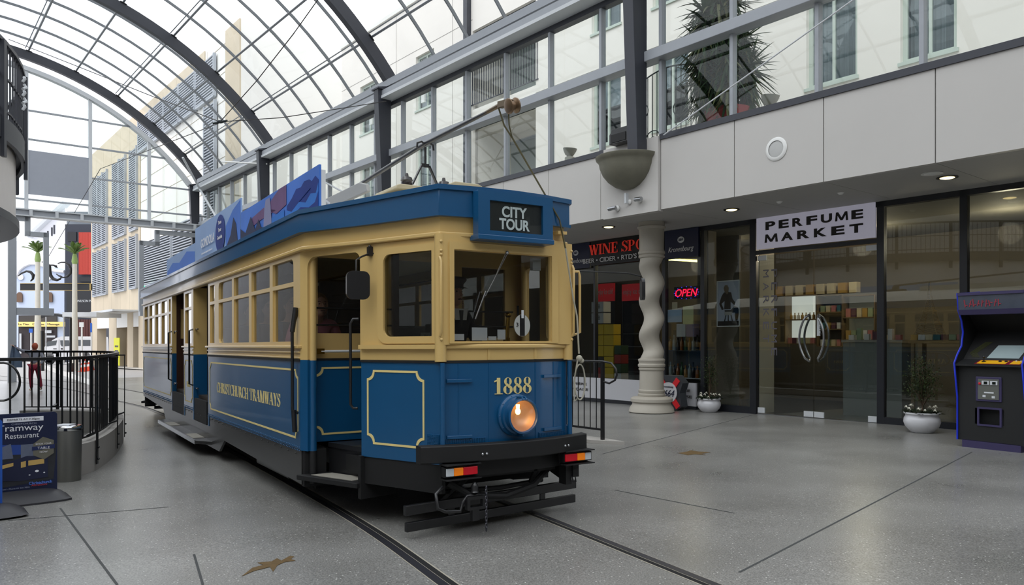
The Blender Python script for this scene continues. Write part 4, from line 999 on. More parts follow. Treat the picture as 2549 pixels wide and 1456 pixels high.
def blade(qq, c, a, el, L, w, droop):
    d = Vector((math.cos(a) * math.cos(el), math.sin(a) * math.cos(el), math.sin(el))); s = Vector((-math.sin(a), math.cos(a), 0)); rows = []
    for k in range(6):
        u = k / 5; p_ = c + d * L * u + Vector((0, 0, -droop * u * u)); ww = w * (1 - u) ** .6 * (.6 + .4 * min(1, u * 5)); rows.append([p_ - s * ww, p_ + Vector((0, 0, -ww * .5)), p_ + s * ww])
    qq.loft(rows)
for hx, hy, hz in heads:
    for i in range(85):
        el = random.uniform(-1.3, 1.35); blade(q if (el > -.4 or random.random() < .5) else qd, Vector((hx, hy, hz - .25 * max(0, .6 - el) * random.random())), random.uniform(0, 2 * PI), el, random.uniform(.45, .72), .038, random.uniform(.0, .18))
    for i in range(60): blade(q if i % 3 else qd, Vector((hx, hy, hz - random.uniform(.1, .9))), random.uniform(0, 2 * PI), random.uniform(-1.4, -.3), random.uniform(.42, .62), .036, .14)
for i in range(420):
    a = random.uniform(0, 2 * PI); rr = random.uniform(.1, .42); blade(q if i % 4 else qd, Vector((-.25 + rr * math.cos(a), rr * math.sin(a), random.uniform(1.1, 2.9))), a + random.uniform(-.5, .5), random.uniform(-1.3, .5), random.uniform(.4, .62), .036, .16)
q.build('leaves', YL, t, smooth=60); qd.build('dry_leaves', YD, t, smooth=60)
# wrought-iron gate behind the screen
IRON = mat('wrought_iron', (30, 40, 42), .5)
P = MW(13.6, 11.2, 5.3); t = thing('iron_gate', 'dark wrought-iron gate with scrolls beside the yucca behind the glazing', 'gate', P, TH_M)
q = MB()
for k in range(17): y = -1.1 + .137 * k; q.tube([(0, y, 0), (0, y, 1.9 + .45 * math.sin(PI * (k + 2) / 20))], .011, 6)
q.build('uprights', IRON, t)
q = MB(); q.tube([(0, -1.12 + 2.24 * k / 20, 1.92 + .45 * math.sin(PI * (k * .8 + 2) / 20)) for k in range(21)], .018, 6); q.tube([(0, -1.12, .12), (0, 1.12, .12)], .015, 6); q.build('frame', IRON, t)
q = MB()
for cy, cz, s0 in ((-.4, 1.35, 1), (.35, .8, -1), (-.6, .5, 1), (.7, 1.5, -1)):
    q.tube([(-.02, cy + s0 * (.04 + .26 * j / 30) * math.cos(j * .38), cz + (.04 + .26 * j / 30) * math.sin(j * .38)) for j in range(31)], .012, 5)
q.build('scrolls', IRON, t)

# ---- braces and wires
WIRE = mat('wire', (60, 58, 56), .6)
def wire(pts, r, label, m=WIRE, name='overhead_wire', cat='wire'):
    q = MB(); c = Vector(pts[0]); q.tube([Vector(p) - c for p in pts], r, 6); return tag(q.build(name, m, loc=c, smooth=60), label, cat)
wire([on_n(1652, 336, 11.45), on_n(2140, -12, 11.45)], .014, 'long diagonal steel brace rod crossing in front of the yucca', LGREY, 'brace_rod', 'rod')
wire([on_n(806, 452, 11.45), on_n(862, 482, 11.45)], .03, 'short pale brace rod just right of the picture panels', LGREY, 'brace_rod', 'rod')
A = on_Y(548, 303, 21.0)
tt = on_Y(700, 140, 18.0); 
wire([on_Y(22, 98, 27.0), on_Y(200, 168, 25), on_Y(380, 240, 23), A], .012, 'overhead suspension wire running in from the upper left to the central hanger')
wire([A, on_Y(700, 293, 21.3), on_n(962, 252, 11.2)], .012, 'overhead span wire from the central hanger to the rib at the gutter')
wire([A, on_Y(640, 200, 20), on_Y(730, 85, 19), on_Y(805, -20, 18)], .012, 'overhead wire climbing from the central hanger to the top of the picture')
q = MB(); q.ball((0, 0, 0), .06, 8, (1.6, 1, .8)); q.tube([(-.2, 0, -.05), (.2, 0, .03)], .03, 8); tag(q.build('wire_hanger', IRON, loc=A, smooth=50), 'small dark wire hanger where the three overhead wires meet', 'hanger')
wire([A + Vector((-.05, 0, -.05)), on_Y(250, 420, 30), on_Y(120, 640, 40)], .012, 'thin trolley wire dropping away towards the street')
wire([on_n(455, 392, 10.2), on_n(497, 470, 11.2), on_n(545, 552, 11.4)], .05, 'slanting pale steel strut at the foot of the street-end rib', LGREY, 'brace_rod', 'rod')
wire([on_n(552, 402, 10.6), on_n(664, 408, 11.4)], .03, 'slim white bracket arm on the rib above the picture panels', WHITE, 'bracket_arm', 'bracket')

# ================================================================ THE TRAM (local: x right in picture, y to the rear, z up)
TO = Vector((0, 6.125, 0)); TO.z = fz(TO.x, TO.y)
TRAM = thing('tram', 'blue and cream vintage tram numbered 1888 with CITY TOUR on its destination box', 'tram', TO, TH_T, rx=-.0075)
HW = 1.22
FP = [(-HW, 1.46), (-.93, .87), (-.60, .07), (-.3, .018), (0, 0), (.3, .018), (.58, .07), (.93, .87), (HW, 1.46)]   # nose plan
LEN = 13.9
RP = [(x, LEN - y) for x, y in FP][::-1]
PLAN = FP + RP          # clockwise seen from above? front left -> front right -> rear right -> rear left
def plan_scaled(d):     # offset outwards by d
    n = len(PLAN); out = []
    for i in range(n):
        a, b_, c = Vector(PLAN[i - 1]), Vector(PLAN[i]), Vector(PLAN[(i + 1) % n])
        e1, e2 = (b_ - a).normalized(), (c - b_).normalized(); n1, n2 = Vector((e1.y, -e1.x)), Vector((e2.y, -e2.x)); nn = (n1 + n2).normalized(); k = d / max(.4, nn.dot(n1)); out.append((b_.x + nn.x * k, b_.y + nn.y * k))
    return out
def band(name, zf, d0, d1, m, parent, par=None, zt=None, smooth=35, idx=None):
    """ring of wall following the plan between z0 and z1"""
    pts0, pts1 = plan_scaled(d0), plan_scaled(d1); pass
def ringband(q, d_in, d_out, z0, z1):
    o, i_ = plan_scaled(d_out), plan_scaled(d_in); z0f = z0 if callable(z0) else (lambda p: z0); z1f = z1 if callable(z1) else (lambda p: z1)
    rows = [[Vector((p[0], p[1], z0f(p))) for p in i_], [Vector((p[0], p[1], z0f(p))) for p in o], [Vector((p[0], p[1], z1f(p))) for p in o], [Vector((p[0], p[1], z1f(p))) for p in i_]]
    q.loft(rows + [rows[0]], closed=True)
# --- roof
def ztop(p):
    y = min(p[1], LEN - p[1]); return 2.655 if y > 1.6 else 2.70 - .045 * max(0, min(1, (y - .3) / 1.2))
q = MB(); ringband(q, -.03, .045, 2.475, ztop); rb = q.build('roof_band', BLUE, TRAM, smooth=35, bevel=.006)
q = MB(); ringband(q, -.02, .062, lambda p: ztop(p) - .03, lambda p: ztop(p) + .008); q.build('gutter_lip', BLUE, rb, smooth=35)
q = MB(); ringband(q, -.02, .055, 2.468, 2.492); q.build('lower_bead', BLUE, rb, smooth=35)
o_ = plan_scaled(.02); dense = []
for i in range(len(o_)):
    a_, c_ = Vector(o_[i]), Vector(o_[(i + 1) % len(o_)]); n_ = max(1, int((c_ - a_).length / .35))
    dense += [a_.lerp(c_, k / n_) for k in range(n_)]
rows = []
for k in range(9):
    t_ = k / 8; row = []
    for p in dense:
        cy = min(max(p.y, 1.4), LEN - 1.4); x, y = p.x * (1 - t_), p.y + (cy - p.y) * t_; yy = min(y, LEN - y)
        row.append(Vector((x, y, ztop(p) + .37 * (1 - (1 - t_) ** 2) * (1 - max(0, 1 - yy / 3.0) ** 1.5) if t_ else ztop(p))))
    rows.append(row)
q = MB(); q.loft(rows, closed=True); q.build('roof', CANVAS, TRAM, smooth=60)
# --- letterboard and cream mouldings
q = MB(); ringband(q, -.04, .0, 2.31, 2.48); lbd = q.build('letterboard', CREAM, TRAM, smooth=35)
q = MB(); ringband(q, -.02, .03, 2.315, 2.35); q.build('moulding', CREAM, lbd, smooth=35, bevel=.008)
# --- ceiling, floor inside
q = MB(); q.prism([(x * .97, y) for x, y in plan_scaled(-.05)], 2.44, 2.46); q.build('saloon_ceiling', CEILM, TRAM)
q = MB(); q.box(-1.15, 1.15, 1.75, LEN - 1.75, .70, .76); q.prism([(-.88, .92), (-.58, .12), (.58, .12), (.88, .92), (1.15, 1.5), (1.15, 1.75), (-.5, 1.75), (-.5, 1.0)], .60, .66); q.build('saloon_floor', WOODF, TRAM)
Ms = {-1: Matrix(((0, 0, 1, -HW + .02), (1, 0, 0, 0), (0, 1, 0, 0), (0, 0, 0, 1))), 1: Matrix(((0, 0, 1, HW - .02), (1, 0, 0, 0), (0, 1, 0, 0), (0, 0, 0, 1)))}
def sx_box(q, sx, out0, out1, y0, y1, z0, z1):     # box measured outwards from the side plane
    a, c = sorted((sx * (HW + out0), sx * (HW + out1))); q.box(a, c, y0, y1, z0, z1)
def lining(q, M, x0, x1, y0, y1, w=.017, r=.07):
    def notch(x0, x1, y0, y1, r):
        out = []
        for (cx, cy, a0, a1) in ((x0, y0, 90, 0), (x1, y0, 180, 90), (x1, y1, 270, 180), (x0, y1, 360, 270)):
            for k in range(7):
                a = R(a0 + (a1 - a0) * k / 6); out.append((cx + r * math.cos(a), cy + r * math.sin(a)))
        return out
    q.plate(notch(x0, x1, y0, y1, r), [notch(x0 + w, x1 - w, y0 + w, y1 - w, r)], .004, M)
def side_section(sx, y0, y1, groups, text=None, gold=True):
    lp = MB(); sx_box(lp, sx, -.04, 0, y0, y1, .545, 1.35); panel = lp.build('lower_panel', BLUE, TRAM, bevel=.004)
    q = MB(); sx_box(q, sx, -.01, .012, y0, y1, 1.335, 1.355); q.build('black_waistline', RUB, panel)
    Mo = Matrix.Translation((sx * (HW + .003), 0, 0)) @ (Matrix(((0, 0, 1, 0), (-1 if sx < 0 else 1, 0, 0, 0), (0, 1, 0, 0), (0, 0, 0, 1))))
    f = -1 if sx < 0 else 1
    if gold:
        q = MB(); a, c = sorted((f * (y0 + .06), f * (y1 - .12))) if y1 - y0 > 1 else sorted((f * (y0 + .06), f * (y1 - .06))); lining(q, Mo, a, c, .635, 1.265); q.build('gold_lining', GOLD, panel)
    if text:
        s_, ty, tw, tz, th_ = text; vs, fs = serif_mesh(s_, tw, th_, .003); q = MB(); q.add(vs, fs, Mo @ Matrix.Translation((f * ty, tz, 0)));  q.build('lettering', GOLD, panel)
    q = MB(); yy = y0 + .03
    while yy < y1 - .02:
        q.ball((sx * (HW + .001), yy, .565), .007, 4); q.ball((sx * (HW + .001), yy, .535), .007, 4); yy += .05
    q.build('rivets', BLUE, panel)
    up = MB(); hs = []
    for (a, c, rf, rr) in groups:     # each window: y0,y1, round front?, round rear?
        for (z0, z1, top) in ((1.515, 2.022, 0), (2.062, 2.275, 1)):
            r_ = .07; bl = r_ if (rf and not top) else 0; br = r_ if (rr and not top) else 0; tl = r_ if (rf and top) else 0; tr = r_ if (rr and top) else 0
            hs.append(rrect(a, c, z0, z1, rs=(bl, br, tr, tl)))
    up.plate(rrect(y0, y1, 1.352, 2.33), hs, .04, Ms[sx]); wb = up.build('window_band', CREAM, TRAM, bevel=.004)
    q = MB(); sx_box(q, sx, -.01, .035, y0 - .02, y1 + .02, 1.452, 1.478); q.build('sill', CREAM, wb, bevel=.006)
    q = MB(); sx_box(q, sx, -.01, .012, y0, y1, 1.36, 1.375); sx_box(q, sx, -.01, .015, y0, y1, 1.41, 1.425); q.build('waist_moulding', CREAM, wb, bevel=.004)
    q = MB(); sx_box(q, sx, -.045, -.035, y0, y1, 1.36, 1.5); sx_box(q, sx, -.045, -.041, y0, y1, .7, 1.36)
    q.build('inner_lining', WOOD, wb)
    for (a, c, rf, rr) in groups:
        q = MB(); sx_box(q, sx, -.03, -.026, a - .01, c + .01, 1.50, 2.29); wp = q.build('window_pane', GLT, wb)
        q = MB(); sx_box(q, sx, -.045, -.02, a - .005, a + .02, 1.51, 2.03); sx_box(q, sx, -.045, -.02, c - .02, c + .005, 1.51, 2.03); sx_box(q, sx, -.045, -.02, a, c, 2.03, 2.06); q.build('sash', CREAM, wb)
        if sx < 0 and c - a > .6 and y0 < 6:
            q = MB(); rows = [[], []]
            for k in range(25):
                u = a + (c - a) * k / 24; x = -HW + .10 + .012 * math.sin(k * 1.9); rows[0].append(Vector((x, u, 2.285))); rows[1].append(Vector((x, u, 2.19 - .025 * abs(math.sin(k * .55)))))
            q.loft(rows); q.build('blind_valance', mat('blind_cloth', (96, 96, 94), .9), wb, smooth=60)
    return panel
GA = [(1.80, 2.50, 1, 0), (2.61, 3.345, 0, 0), (3.46, 4.18, 0, 0), (4.28, 5.02, 0, 1), (5.27, 5.56, 0, 0)]
GB = [(6.92, 7.44, 0, 0)]
GC2 = [(9.22, 9.85, 1, 0), (10.0, 10.65, 0, 0), (10.79, 11.46, 0, 0), (11.63, 12.2, 0, 1), (8.83, 9.02, 0, 0)]
for sx in (-1, 1):
    side_section(sx, 1.60, 5.70, GA, ('CHRISTCHURCH TRAMWAYS', 3.68, 2.9, .885, .125))
    side_section(sx, 6.77, 7.56, GB, ('1888', 7.16, .3, .86, .08))
    side_section(sx, 8.71, 12.46, GC2)
    # skirt
    q = MB(); pl = [(1.60, .545), (1.60, .235), (4.75, .30), (5.05, .13), (9.35, .13), (9.75, .36), (12.46, .44), (12.46, .545)]
    q.plate(pl, [], .03, Matrix.Translation((-.004 * sx, 0, 0)) @ Ms[sx]); sk = q.build('skirt', SKIRT, TRAM)
    q = MB()
    for k in range(46):
        y_ = 1.75 + .235 * k
        if y_ < 12.3: q.ball((sx * (HW - .0), y_, .50), .008, 4)
    q.build('rivets', SKIRT, sk)
    # returns at the centre doors
    for y_ in (6.77, 8.71, 5.68, 7.54):
        q = MB(); a, c = sorted((sx * HW, sx * (HW - .19))); yy0, yy1 = (y_ - .012, y_ + .02)
        q.box(a, c, yy0, yy1, 1.35, 2.33); q.build('door_post', CREAM, TRAM, bevel=.004)
        q = MB(); q.box(a, c, yy0, yy1, .40, 1.35); q.build('door_post_base', BLUE, TRAM)
    # dark inner partitions of the centre doors, grab handles
    q = MB()
    for (y0, y1) in ((5.72, 5.76), (7.58, 7.62), (6.70, 6.74), (8.66, 8.7)): a, c = sorted((sx * (HW - .2), sx * .45)); q.box(a, c, y0, y1, .5, 2.42)
    q.build('door_partition', WOOD, TRAM)
    for y0, y1 in ((5.8, 6.7), (7.6, 8.66)):
        q = MB(); a, c = sorted((sx * (HW - .04), sx * (HW - .5))); q.box(a, c, y0, y1, .36, .40); q.box(min(a, c) if sx > 0 else max(a, c) - .5, max(a, c) if sx > 0 else max(a, c) - .46, y0, y1, .40, .72); q.build('entrance_step', RUB, TRAM)
    for y_ in (6.70, 8.62, 1.52):
        q = MB(); X = sx * (HW + .05)
        if y_ > 2: q.tube([(sx * (HW - .0), y_ + .1, 1.72), (X, y_ + .1, 1.70), (X, y_ + .1, .92), (sx * (HW), y_ + .1, .90)], .014, 8)
        else: q.tube([(sx * (HW), 1.67, 1.80), (X, 1.67, 1.62), (X, 1.67, .90), (sx * HW, 1.67, .87)], .015, 8); q.tube([(X, 1.67, 1.60), (sx * (HW + .02), 1.67, 1.82)], .022, 8); q.tube([(X - sx * .01, 1.67, .90), (X - sx * .02, 1.67, .7)], .022, 8)
        q.build('grab_handle', BLK, TRAM, smooth=50)
    for y_ in (5.98, 7.82):
        for z_ in (1.72, .86):
            q = MB(); q.tube([(sx * (HW - .03), y_ + .6, z_), (sx * (HW - .03), y_ + .8, z_), (sx * (HW - .03), y_ + .82, z_ - .03)], .012, 6); q.build('door_catch', STEEL, TRAM)
    # centre running step
    q = MB(); a, c = sorted((sx * (HW - .1), sx * (HW + .16))); q.prism([(a, 5.35), (c, 5.75), (c, 9.1), (a, 9.45)] if sx > 0 else [(c, 5.35), (c, 9.45), (a, 9.1), (a, 5.75)], .165, .21); rs_ = q.build('running_step', SKIRT, TRAM, bevel=.006)
    for y0 in (6.0, 7.95):
        q = MB(); q.box(a + (.02 if sx < 0 else 0), c - (.02 if sx > 0 else 0), y0, y0 + .6, .211, .216); q.build('tread_plate', mat('tread_plate', (150, 146, 136), .6, var=.15, scale=40), rs_)
    q = MB()
    if sx < 0: q.box(a - .004, a + .012, 5.75, 9.1, .16, .216)
    else: q.box(c - .012, c + .004, 5.75, 9.1, .16, .216)
    q.build('step_edge', STEEL, rs_)
# --- nose: built for the front and copied round to the rear
def P3(a, b_):   # plane matrix from plan point a to plan point b_ (u along, v up)
    A, B = Vector((a[0], a[1], 0)), Vector((b_[0], b_[1], 0)); return frame_M(A, B - A, (0, 0, 1)), (B - A).length
nose_parts = []
def nbuild(q, name, m, parent=None, **k):
    o = q.build(name, m, parent or TRAM, **k)
    if parent is None: nose_parts.append(o)
    return o
for sx in (-1, 1):
    cor, fac, bow = (sx * HW, 1.60), (sx * .93, .87), (sx * .60, .07)
    # facet
    a_, b_ = (fac, bow) if sx < 0 else (bow, fac)
    M, L = P3(a_, b_)
    fl = (lambda x0, x1: (x0, x1)) if sx < 0 else (lambda x0, x1: (L - x1, L - x0))
    x0, x1 = fl(.255, .80)
    rs_ = (.07, 0, 0, .07) if sx < 0 else (0, .07, .07, 0)
    q = MB(); q.plate(rrect(0, L, 1.355, 2.33), [rrect(x0, x1, 1.535, 2.225, rs=rs_)], .04, M @ Matrix.Translation((0, 0, -.02))); fc = nbuild(q, 'side_windscreen_frame', CREAM, bevel=.004)
    e0, e1 = fl(.20, .84); rs2 = (.10, 0, 0, .10) if sx < 0 else (0, .10, .10, 0)
    q = MB(); q.plate(rrect(e0, e1, 1.49, 2.27, rs=rs2), [rrect(x0 + .012, x1 - .012, 1.547, 2.213, rs=rs_)], .016, M @ Matrix.Translation((0, 0, .006))); q.build('window_surround', CREAM, fc, bevel=.006)
    q = MB(); q.plate(rrect(x0 - .01, x1 + .01, 1.52, 2.24), [], .006, M @ Matrix.Translation((0, 0, -.022))); q.build('side_glass', GLT, fc)
    q = MB(); q.plate(rrect(0, L, 1.448, 1.482), [], .05, M @ Matrix.Translation((0, 0, .01))); q.build('belt_rail', CREAM, fc, bevel=.01)
    q = MB(); q.plate(rrect(0, L, .555, 1.345), [], .04, M @ Matrix.Translation((0, 0, -.02))); ap = nbuild(q, 'side_apron', BLUE)
    q = MB(); l0, l1 = fl(.07, .70); lining(q, M @ Matrix.Translation((0, 0, .003)), l0, l1, .665, 1.275); q.build('gold_lining', GOLD, ap)
    q = MB(); q.plate(rrect(0, L, 1.338, 1.358), [], .05, M @ Matrix.Translation((0, 0, -.015))); q.build('black_waistline', RUB, ap)
    q = MB(); q.plate(rrect(0.0, L, .33, .555), [], .04, M @ Matrix.Translation((0, 0, -.03))); nbuild(q, 'lower_valance', RUB)
    g0, g1 = fl(.73, .855)
    q = MB(); q.plate(rrect(g0, g1, .70, .79, r=.008), [], .01, M @ Matrix.Translation((0, 0, .005)))
    for k in range(9): xx = g0 + .008 + (g1 - g0 - .02) * k / 8; q.plate(rrect(xx, xx + .005, .705, .785), [], .006, M @ Matrix.Translation((0, 0, .012)))
    for k in range(7): zz = .706 + .011 * k; q.plate(rrect(g0 + .005, g1 - .005, zz, zz + .004), [], .006, M @ Matrix.Translation((0, 0, .012)))
    nbuild(q, 'vent_grille', BLUE)
    # door surround between facet and side, with round post
    a_, b_ = ((cor, fac) if sx < 0 else (fac, cor)); M, L = P3(a_, b_)
    d0, d1 = (.10, L - .012) if sx < 0 else (.012, L - .10)
    out = [(0, 1.35), (d0, 1.35)] + [(d0, 2.16)] + [(d0 + .1 - .1 * math.cos(R(t_)), 2.16 + .1 * math.sin(R(t_))) for t_ in range(15, 90, 15)] + [(d0 + .1, 2.26), (d1 - .07, 2.26)] + [(d1 - .07 + .07 * math.sin(R(t_)), 2.19 + .07 * math.cos(R(t_))) for t_ in range(15, 90, 15)] + [(d1, 2.19), (d1, 1.35), (L, 1.35), (L, 2.33), (0, 2.33)]
    q = MB(); q.plate(out, [], .04, M @ Matrix.Translation((0, 0, -.02))); nbuild(q, 'door_surround', CREAM, bevel=.004)
    q = MB(); q.plate(rrect(0, .1, .54, 1.35) if sx < 0 else rrect(L - .1, L, .54, 1.35), [], .04, M @ Matrix.Translation((0, 0, -.02))); nbuild(q, 'door_surround_base', BLUE)
    q = MB(); q.tube([(sx * 1.13, 1.52, 1.345), (sx * 1.13, 1.52, 2.33)], .032, 14); nbuild(q, 'door_pillar', CREAM, smooth=50)
    q = MB(); q.tube([(sx * 1.13, 1.52, .54), (sx * 1.13, 1.52, 1.345)], .032, 14); nbuild(q, 'door_pillar_base', BLUE, smooth=50)
    q = MB(); q.tube([(sx * 1.13, 1.52, .25), (sx * 1.13, 1.52, .54)], .032, 14); q.box(min(sx * 1.0, sx * 1.2), max(sx * 1.0, sx * 1.2), 1.55, 1.62, .22, .55); nbuild(q, 'door_pillar_foot', RUB, smooth=50)
    # steps
    q = MB(); pl = [(sx * 1.27, 1.56), (sx * .98, .86), (sx * .62, .95), (sx * .62, 1.56)]; pl = pl if sx < 0 else pl[::-1]
    q.prism(pl, .29, .335); st = nbuild(q, 'platform_step', RUB, bevel=.006)
    q = MB(); pl = [(sx * 1.17, 1.46), (sx * .97, .98), (sx * .80, 1.02), (sx * .98, 1.46)]; q.prism(pl, .3355, .34); q.build('tread_plate', mat('tread_plate', (150, 146, 136), .6), st)
    q = MB(); q.prism([(sx * .98, 1.56), (sx * .82, .92), (sx * .5, .92), (sx * .5, 1.56)], .56, .60); q.prism([(sx * .97, 1.56), (sx * .80, .98), (sx * .76, .98), (sx * .93, 1.56)], .335, .56); nbuild(q, 'riser', BLK)
    q = MB(); a, c = sorted((sx * .9, sx * .94)); q.prism([(sx * .95, .84), (sx * .95, .90), (sx * .6, .98), (sx * .6, .92)], .2, .56); nbuild(q, 'step_cheek', RUB)
    # grab pole at the door edge
    q = MB(); q.tube([(sx * .93, .93, 1.70), (sx * .97, .95, 1.70), (sx * .99, .96, 1.66), (sx * .99, .96, .98), (sx * .97, .95, .95), (sx * .94, .93, .95)], .012, 8); nbuild(q, 'grab_pole', BLK, smooth=50)
    # corner pillar with rod
    q = MB(); q.tube([(sx * .605, .06, 1.35), (sx * .605, .06, 2.33)], .045, 14); nbuild(q, 'corner_pillar', CREAM, smooth=50)
    q = MB(); q.tube([(sx * .605, .03, .56), (sx * .605, .03, 1.34)], .02, 8); nbuild(q, 'corner_seam', BLUE, smooth=50)
    q = MB(); q.tube([(sx * .63, .02, 1.55), (sx * .63, .0, 1.58), (sx * .63, .0, 2.12), (sx * .63, .02, 2.15)], .011, 8)
    for z_ in (1.52, 2.17, 2.2, 2.27): q.ball((sx * .62, .015, z_), .012, 6)
    nbuild(q, 'corner_rod', CREAM, smooth=50)
# centre front: apron (bowed), windscreen
def yb(x): return .07 * (x / .6) ** 2
def bowgrid(q, x0, x1, z0, z1, dy=0.0, th=.03, n=16):
    rows = []
    for k in range(n + 1):
        x = x0 + (x1 - x0) * k / n; y = yb(x) + dy; rows.append([Vector((x, y, z0)), Vector((x, y, z1)), Vector((x, y + th, z1)), Vector((x, y + th, z0))])
    q.loft(rows, closed=True); q.add(rows[0], [(0, 1, 2, 3)]); q.add(rows[-1], [(3, 2, 1, 0)])
q = MB(); bowgrid(q, -.6, .6, .60, 1.345); apr = nbuild(q, 'front_apron', BLUE, smooth=40)
q = MB(); bowgrid(q, -.61, .61, 1.338, 1.358, -.006); q.build('black_waistline', RUB, apr)
q = MB()
for x_ in (-.46, -.205, .24, .44): q.box(x_ - .004, x_ + .004, yb(x_) - .004, yb(x_), .62, 1.335)
q.build('apron_seams', BLUE, apr)
q = MB(); bowgrid(q, -.62, .62, 1.448, 1.484, -.025, .05); nbuild(q, 'belt_rail', CREAM, smooth=40, bevel=.01)
q = MB(); bowgrid(q, -.6, .6, 1.355, 1.45, 0)
for x_ in (-.205, .24): q.box(x_ - .012, x_ + .012, yb(x_) - .006, yb(x_), 1.36, 1.45)
nbuild(q, 'waist_panel', CREAM, smooth=40)
q = MB(); Mf = Matrix(((1, 0, 0, 0), (0, 0, -1, .035), (0, 1, 0, 0), (0, 0, 0, 1)))
q.plate(rrect(-.6, .6, 1.48, 2.33), [rrect(-.51, .40, 1.507, 2.21)], .04, Mf); wf = nbuild(q, 'windscreen_frame', CREAM, bevel=.004)
q = MB(); q.plate(rrect(-.555, .47, 1.49, 2.275), [rrect(-.515, .405, 1.502, 2.215)], .02, Matrix.Translation((0, -.025, 0)) @ Mf); q.build('inner_frame', CREAM, wf, bevel=.005)
q = MB(); q.box(-.52, .41, .042, .047, 1.5, 2.22); wg = q.build('windscreen_glass', GLT, wf)
q = MB()
for (a, c, z0, z1) in ((-.505, -.405, 1.515, 1.563), (-.335, -.195, 1.513, 1.615), (-.185, -.11, 1.515, 1.545), (-.10, -.025, 1.52, 1.6)): q.box(a, c, .048, .05, z0, z1)
q.build('windscreen_notices', PAPER, wf)
# number disc in the windscreen
dsk = empty('number_disc', (.135, .05, 1.635)); dsk.parent = TRAM
q = MB(); q.lathe([(.001, 0), (.078, 0), (.078, .006), (.001, .006)], 36, Matrix.Rotation(R(90), 4, 'X') @ Matrix.Diagonal((1, 1.15, 1, 1))); q.build('disc', WHITE, dsk)
q = MB(); q.box(-.023, .023, -.009, -.0065, -.085, .085); q.box(-.045, -.027, .0, .004, .08, .16); q.build('disc_stripe', SBLK, dsk)
q = MB(); q.box(-.01, .012, -.012, -.009, .06, .125); q.build('disc_slide', LGREY, dsk)
vs, fs = text_mesh('3', .018, .032, .003); q = MB(); q.add(vs, fs, frame_M((-.05, -.01, -.01), (1, 0, 0), (0, 0, 1))); q.build('disc_number', SBLK, dsk)
# wipers
q = MB(); q.ball((-.04, -.005, 2.215), .016, 8); q.tube([(-.04, -.01, 2.21), (-.17, -.005, 1.98), (-.24, 0, 1.86)], [.006, .004, .004], 6); q.tube([(-.235, 0.0, 1.9), (-.32, .02, 1.68)], .006, 6); q.tube([(-.04, .02, 2.21), (-.12, .05, 2.02)], .004, 6); nbuild(q, 'windscreen_wiper', STEEL, smooth=50)
# number
vs, fs = serif_mesh('1888', .365, .13, .004); q = MB(); q.add(vs, fs, frame_M((.018, -.004, 1.085), (1, 0, 0), (0, 0, 1))); q.v = [(x, y + yb(x), z) for x, y, z in q.v]; q.build('fleet_number', GOLD, apr)
# headlight
M = Matrix.Translation((.035, .0, .912)) @ Matrix.Rotation(R(90), 4, 'X')
hl = empty('headlight', (.035, 0, .912)); hl.parent = TRAM; nose_parts.append(hl)
M = Matrix.Rotation(R(90), 4, 'X')
q = MB(); q.lathe([(.17, 0), (.17, .02), (.155, .03), (.15, .055), (.135, .06), (.135, .10), (.142, .11), (.142, .13), (.128, .135), (.122, .12), (.122, .03)], 40, M, cap=False)
for k in range(10): a = 2 * PI * k / 10; q.ball((.16 * math.cos(a), -.024, .16 * math.sin(a)), .006, 5)
q.tube([(-.012, -.03, .15), (-.012, -.12, .15), (-.012, -.14, .13)], .008, 6); q.tube([(.02, -.03, .15), (.02, -.12, .15), (.02, -.14, .13)], .008, 6); q.tube([(0, -.03, -.16), (0, -.12, -.15)], .01, 6)
q.build('headlight_housing', BLUE, hl, smooth=40)
q = MB(); q.lathe([(.122, .11), (.11, .06), (.08, .03), (.04, .012), (.001, .005)], 32, M, cap=False); q.build('reflector', mat('reflector', (200, 164, 140), .4, metal=.5), hl, smooth=60)
q = MB(); q.ball((-.02, -.07, .035), .022, 10, (1, 1, 1.25)); q.tube([(-.02, -.07, .06), (-.02, -.07, .09)], [.014, .016], 10); q.build('bulb', mat('bulb', (255, 220, 140), .3, emit=(255, 206, 110), es=4), hl, smooth=60)
q = MB(); q.lathe([(.001, .126), (.06, .123), (.126, .112)], 32, M, cap=False); q.build('lens', glass('lens_glass', (.95, .93, .9), .8), hl)
lf = bpy.data.lights.new('headlight_glow', 'POINT'); lf.energy = .035; lf.color = (1, .7, .4); lf.shadow_soft_size = .02
lo = bpy.data.objects.new('headlight_glow', lf); col.objects.link(lo); lo.parent = hl; lo.location = (-.0, -.095, .02)
# ledges and grilles
for x_, z_ in ((-.46, 1.20), (.42, 1.215), (-.46, .765), (.42, .775)):
    q = MB(); bowgrid(q, x_ - .1, x_ + .1, z_ - .013, z_ + .013, -.022, .022, 4); nbuild(q, 'hinge_ledge', BLUE, bevel=.003)
for x0, x1 in ((-.59, -.235), (.27, .575)):
    q = MB(); bowgrid(q, x0, x1, .69, .755, -.006, .008, 6)
    for k in range(24): x = x0 + .01 + (x1 - x0 - .02) * k / 23; q.box(x - .002, x + .002, yb(x) - .012, yb(x), .695, .75)
    for k in range(6): bowgrid(q, x0 + .005, x1 - .005, .697 + .01 * k, .7 + .01 * k, -.011, .01, 6)
    nbuild(q, 'vent_grille', BLUE)
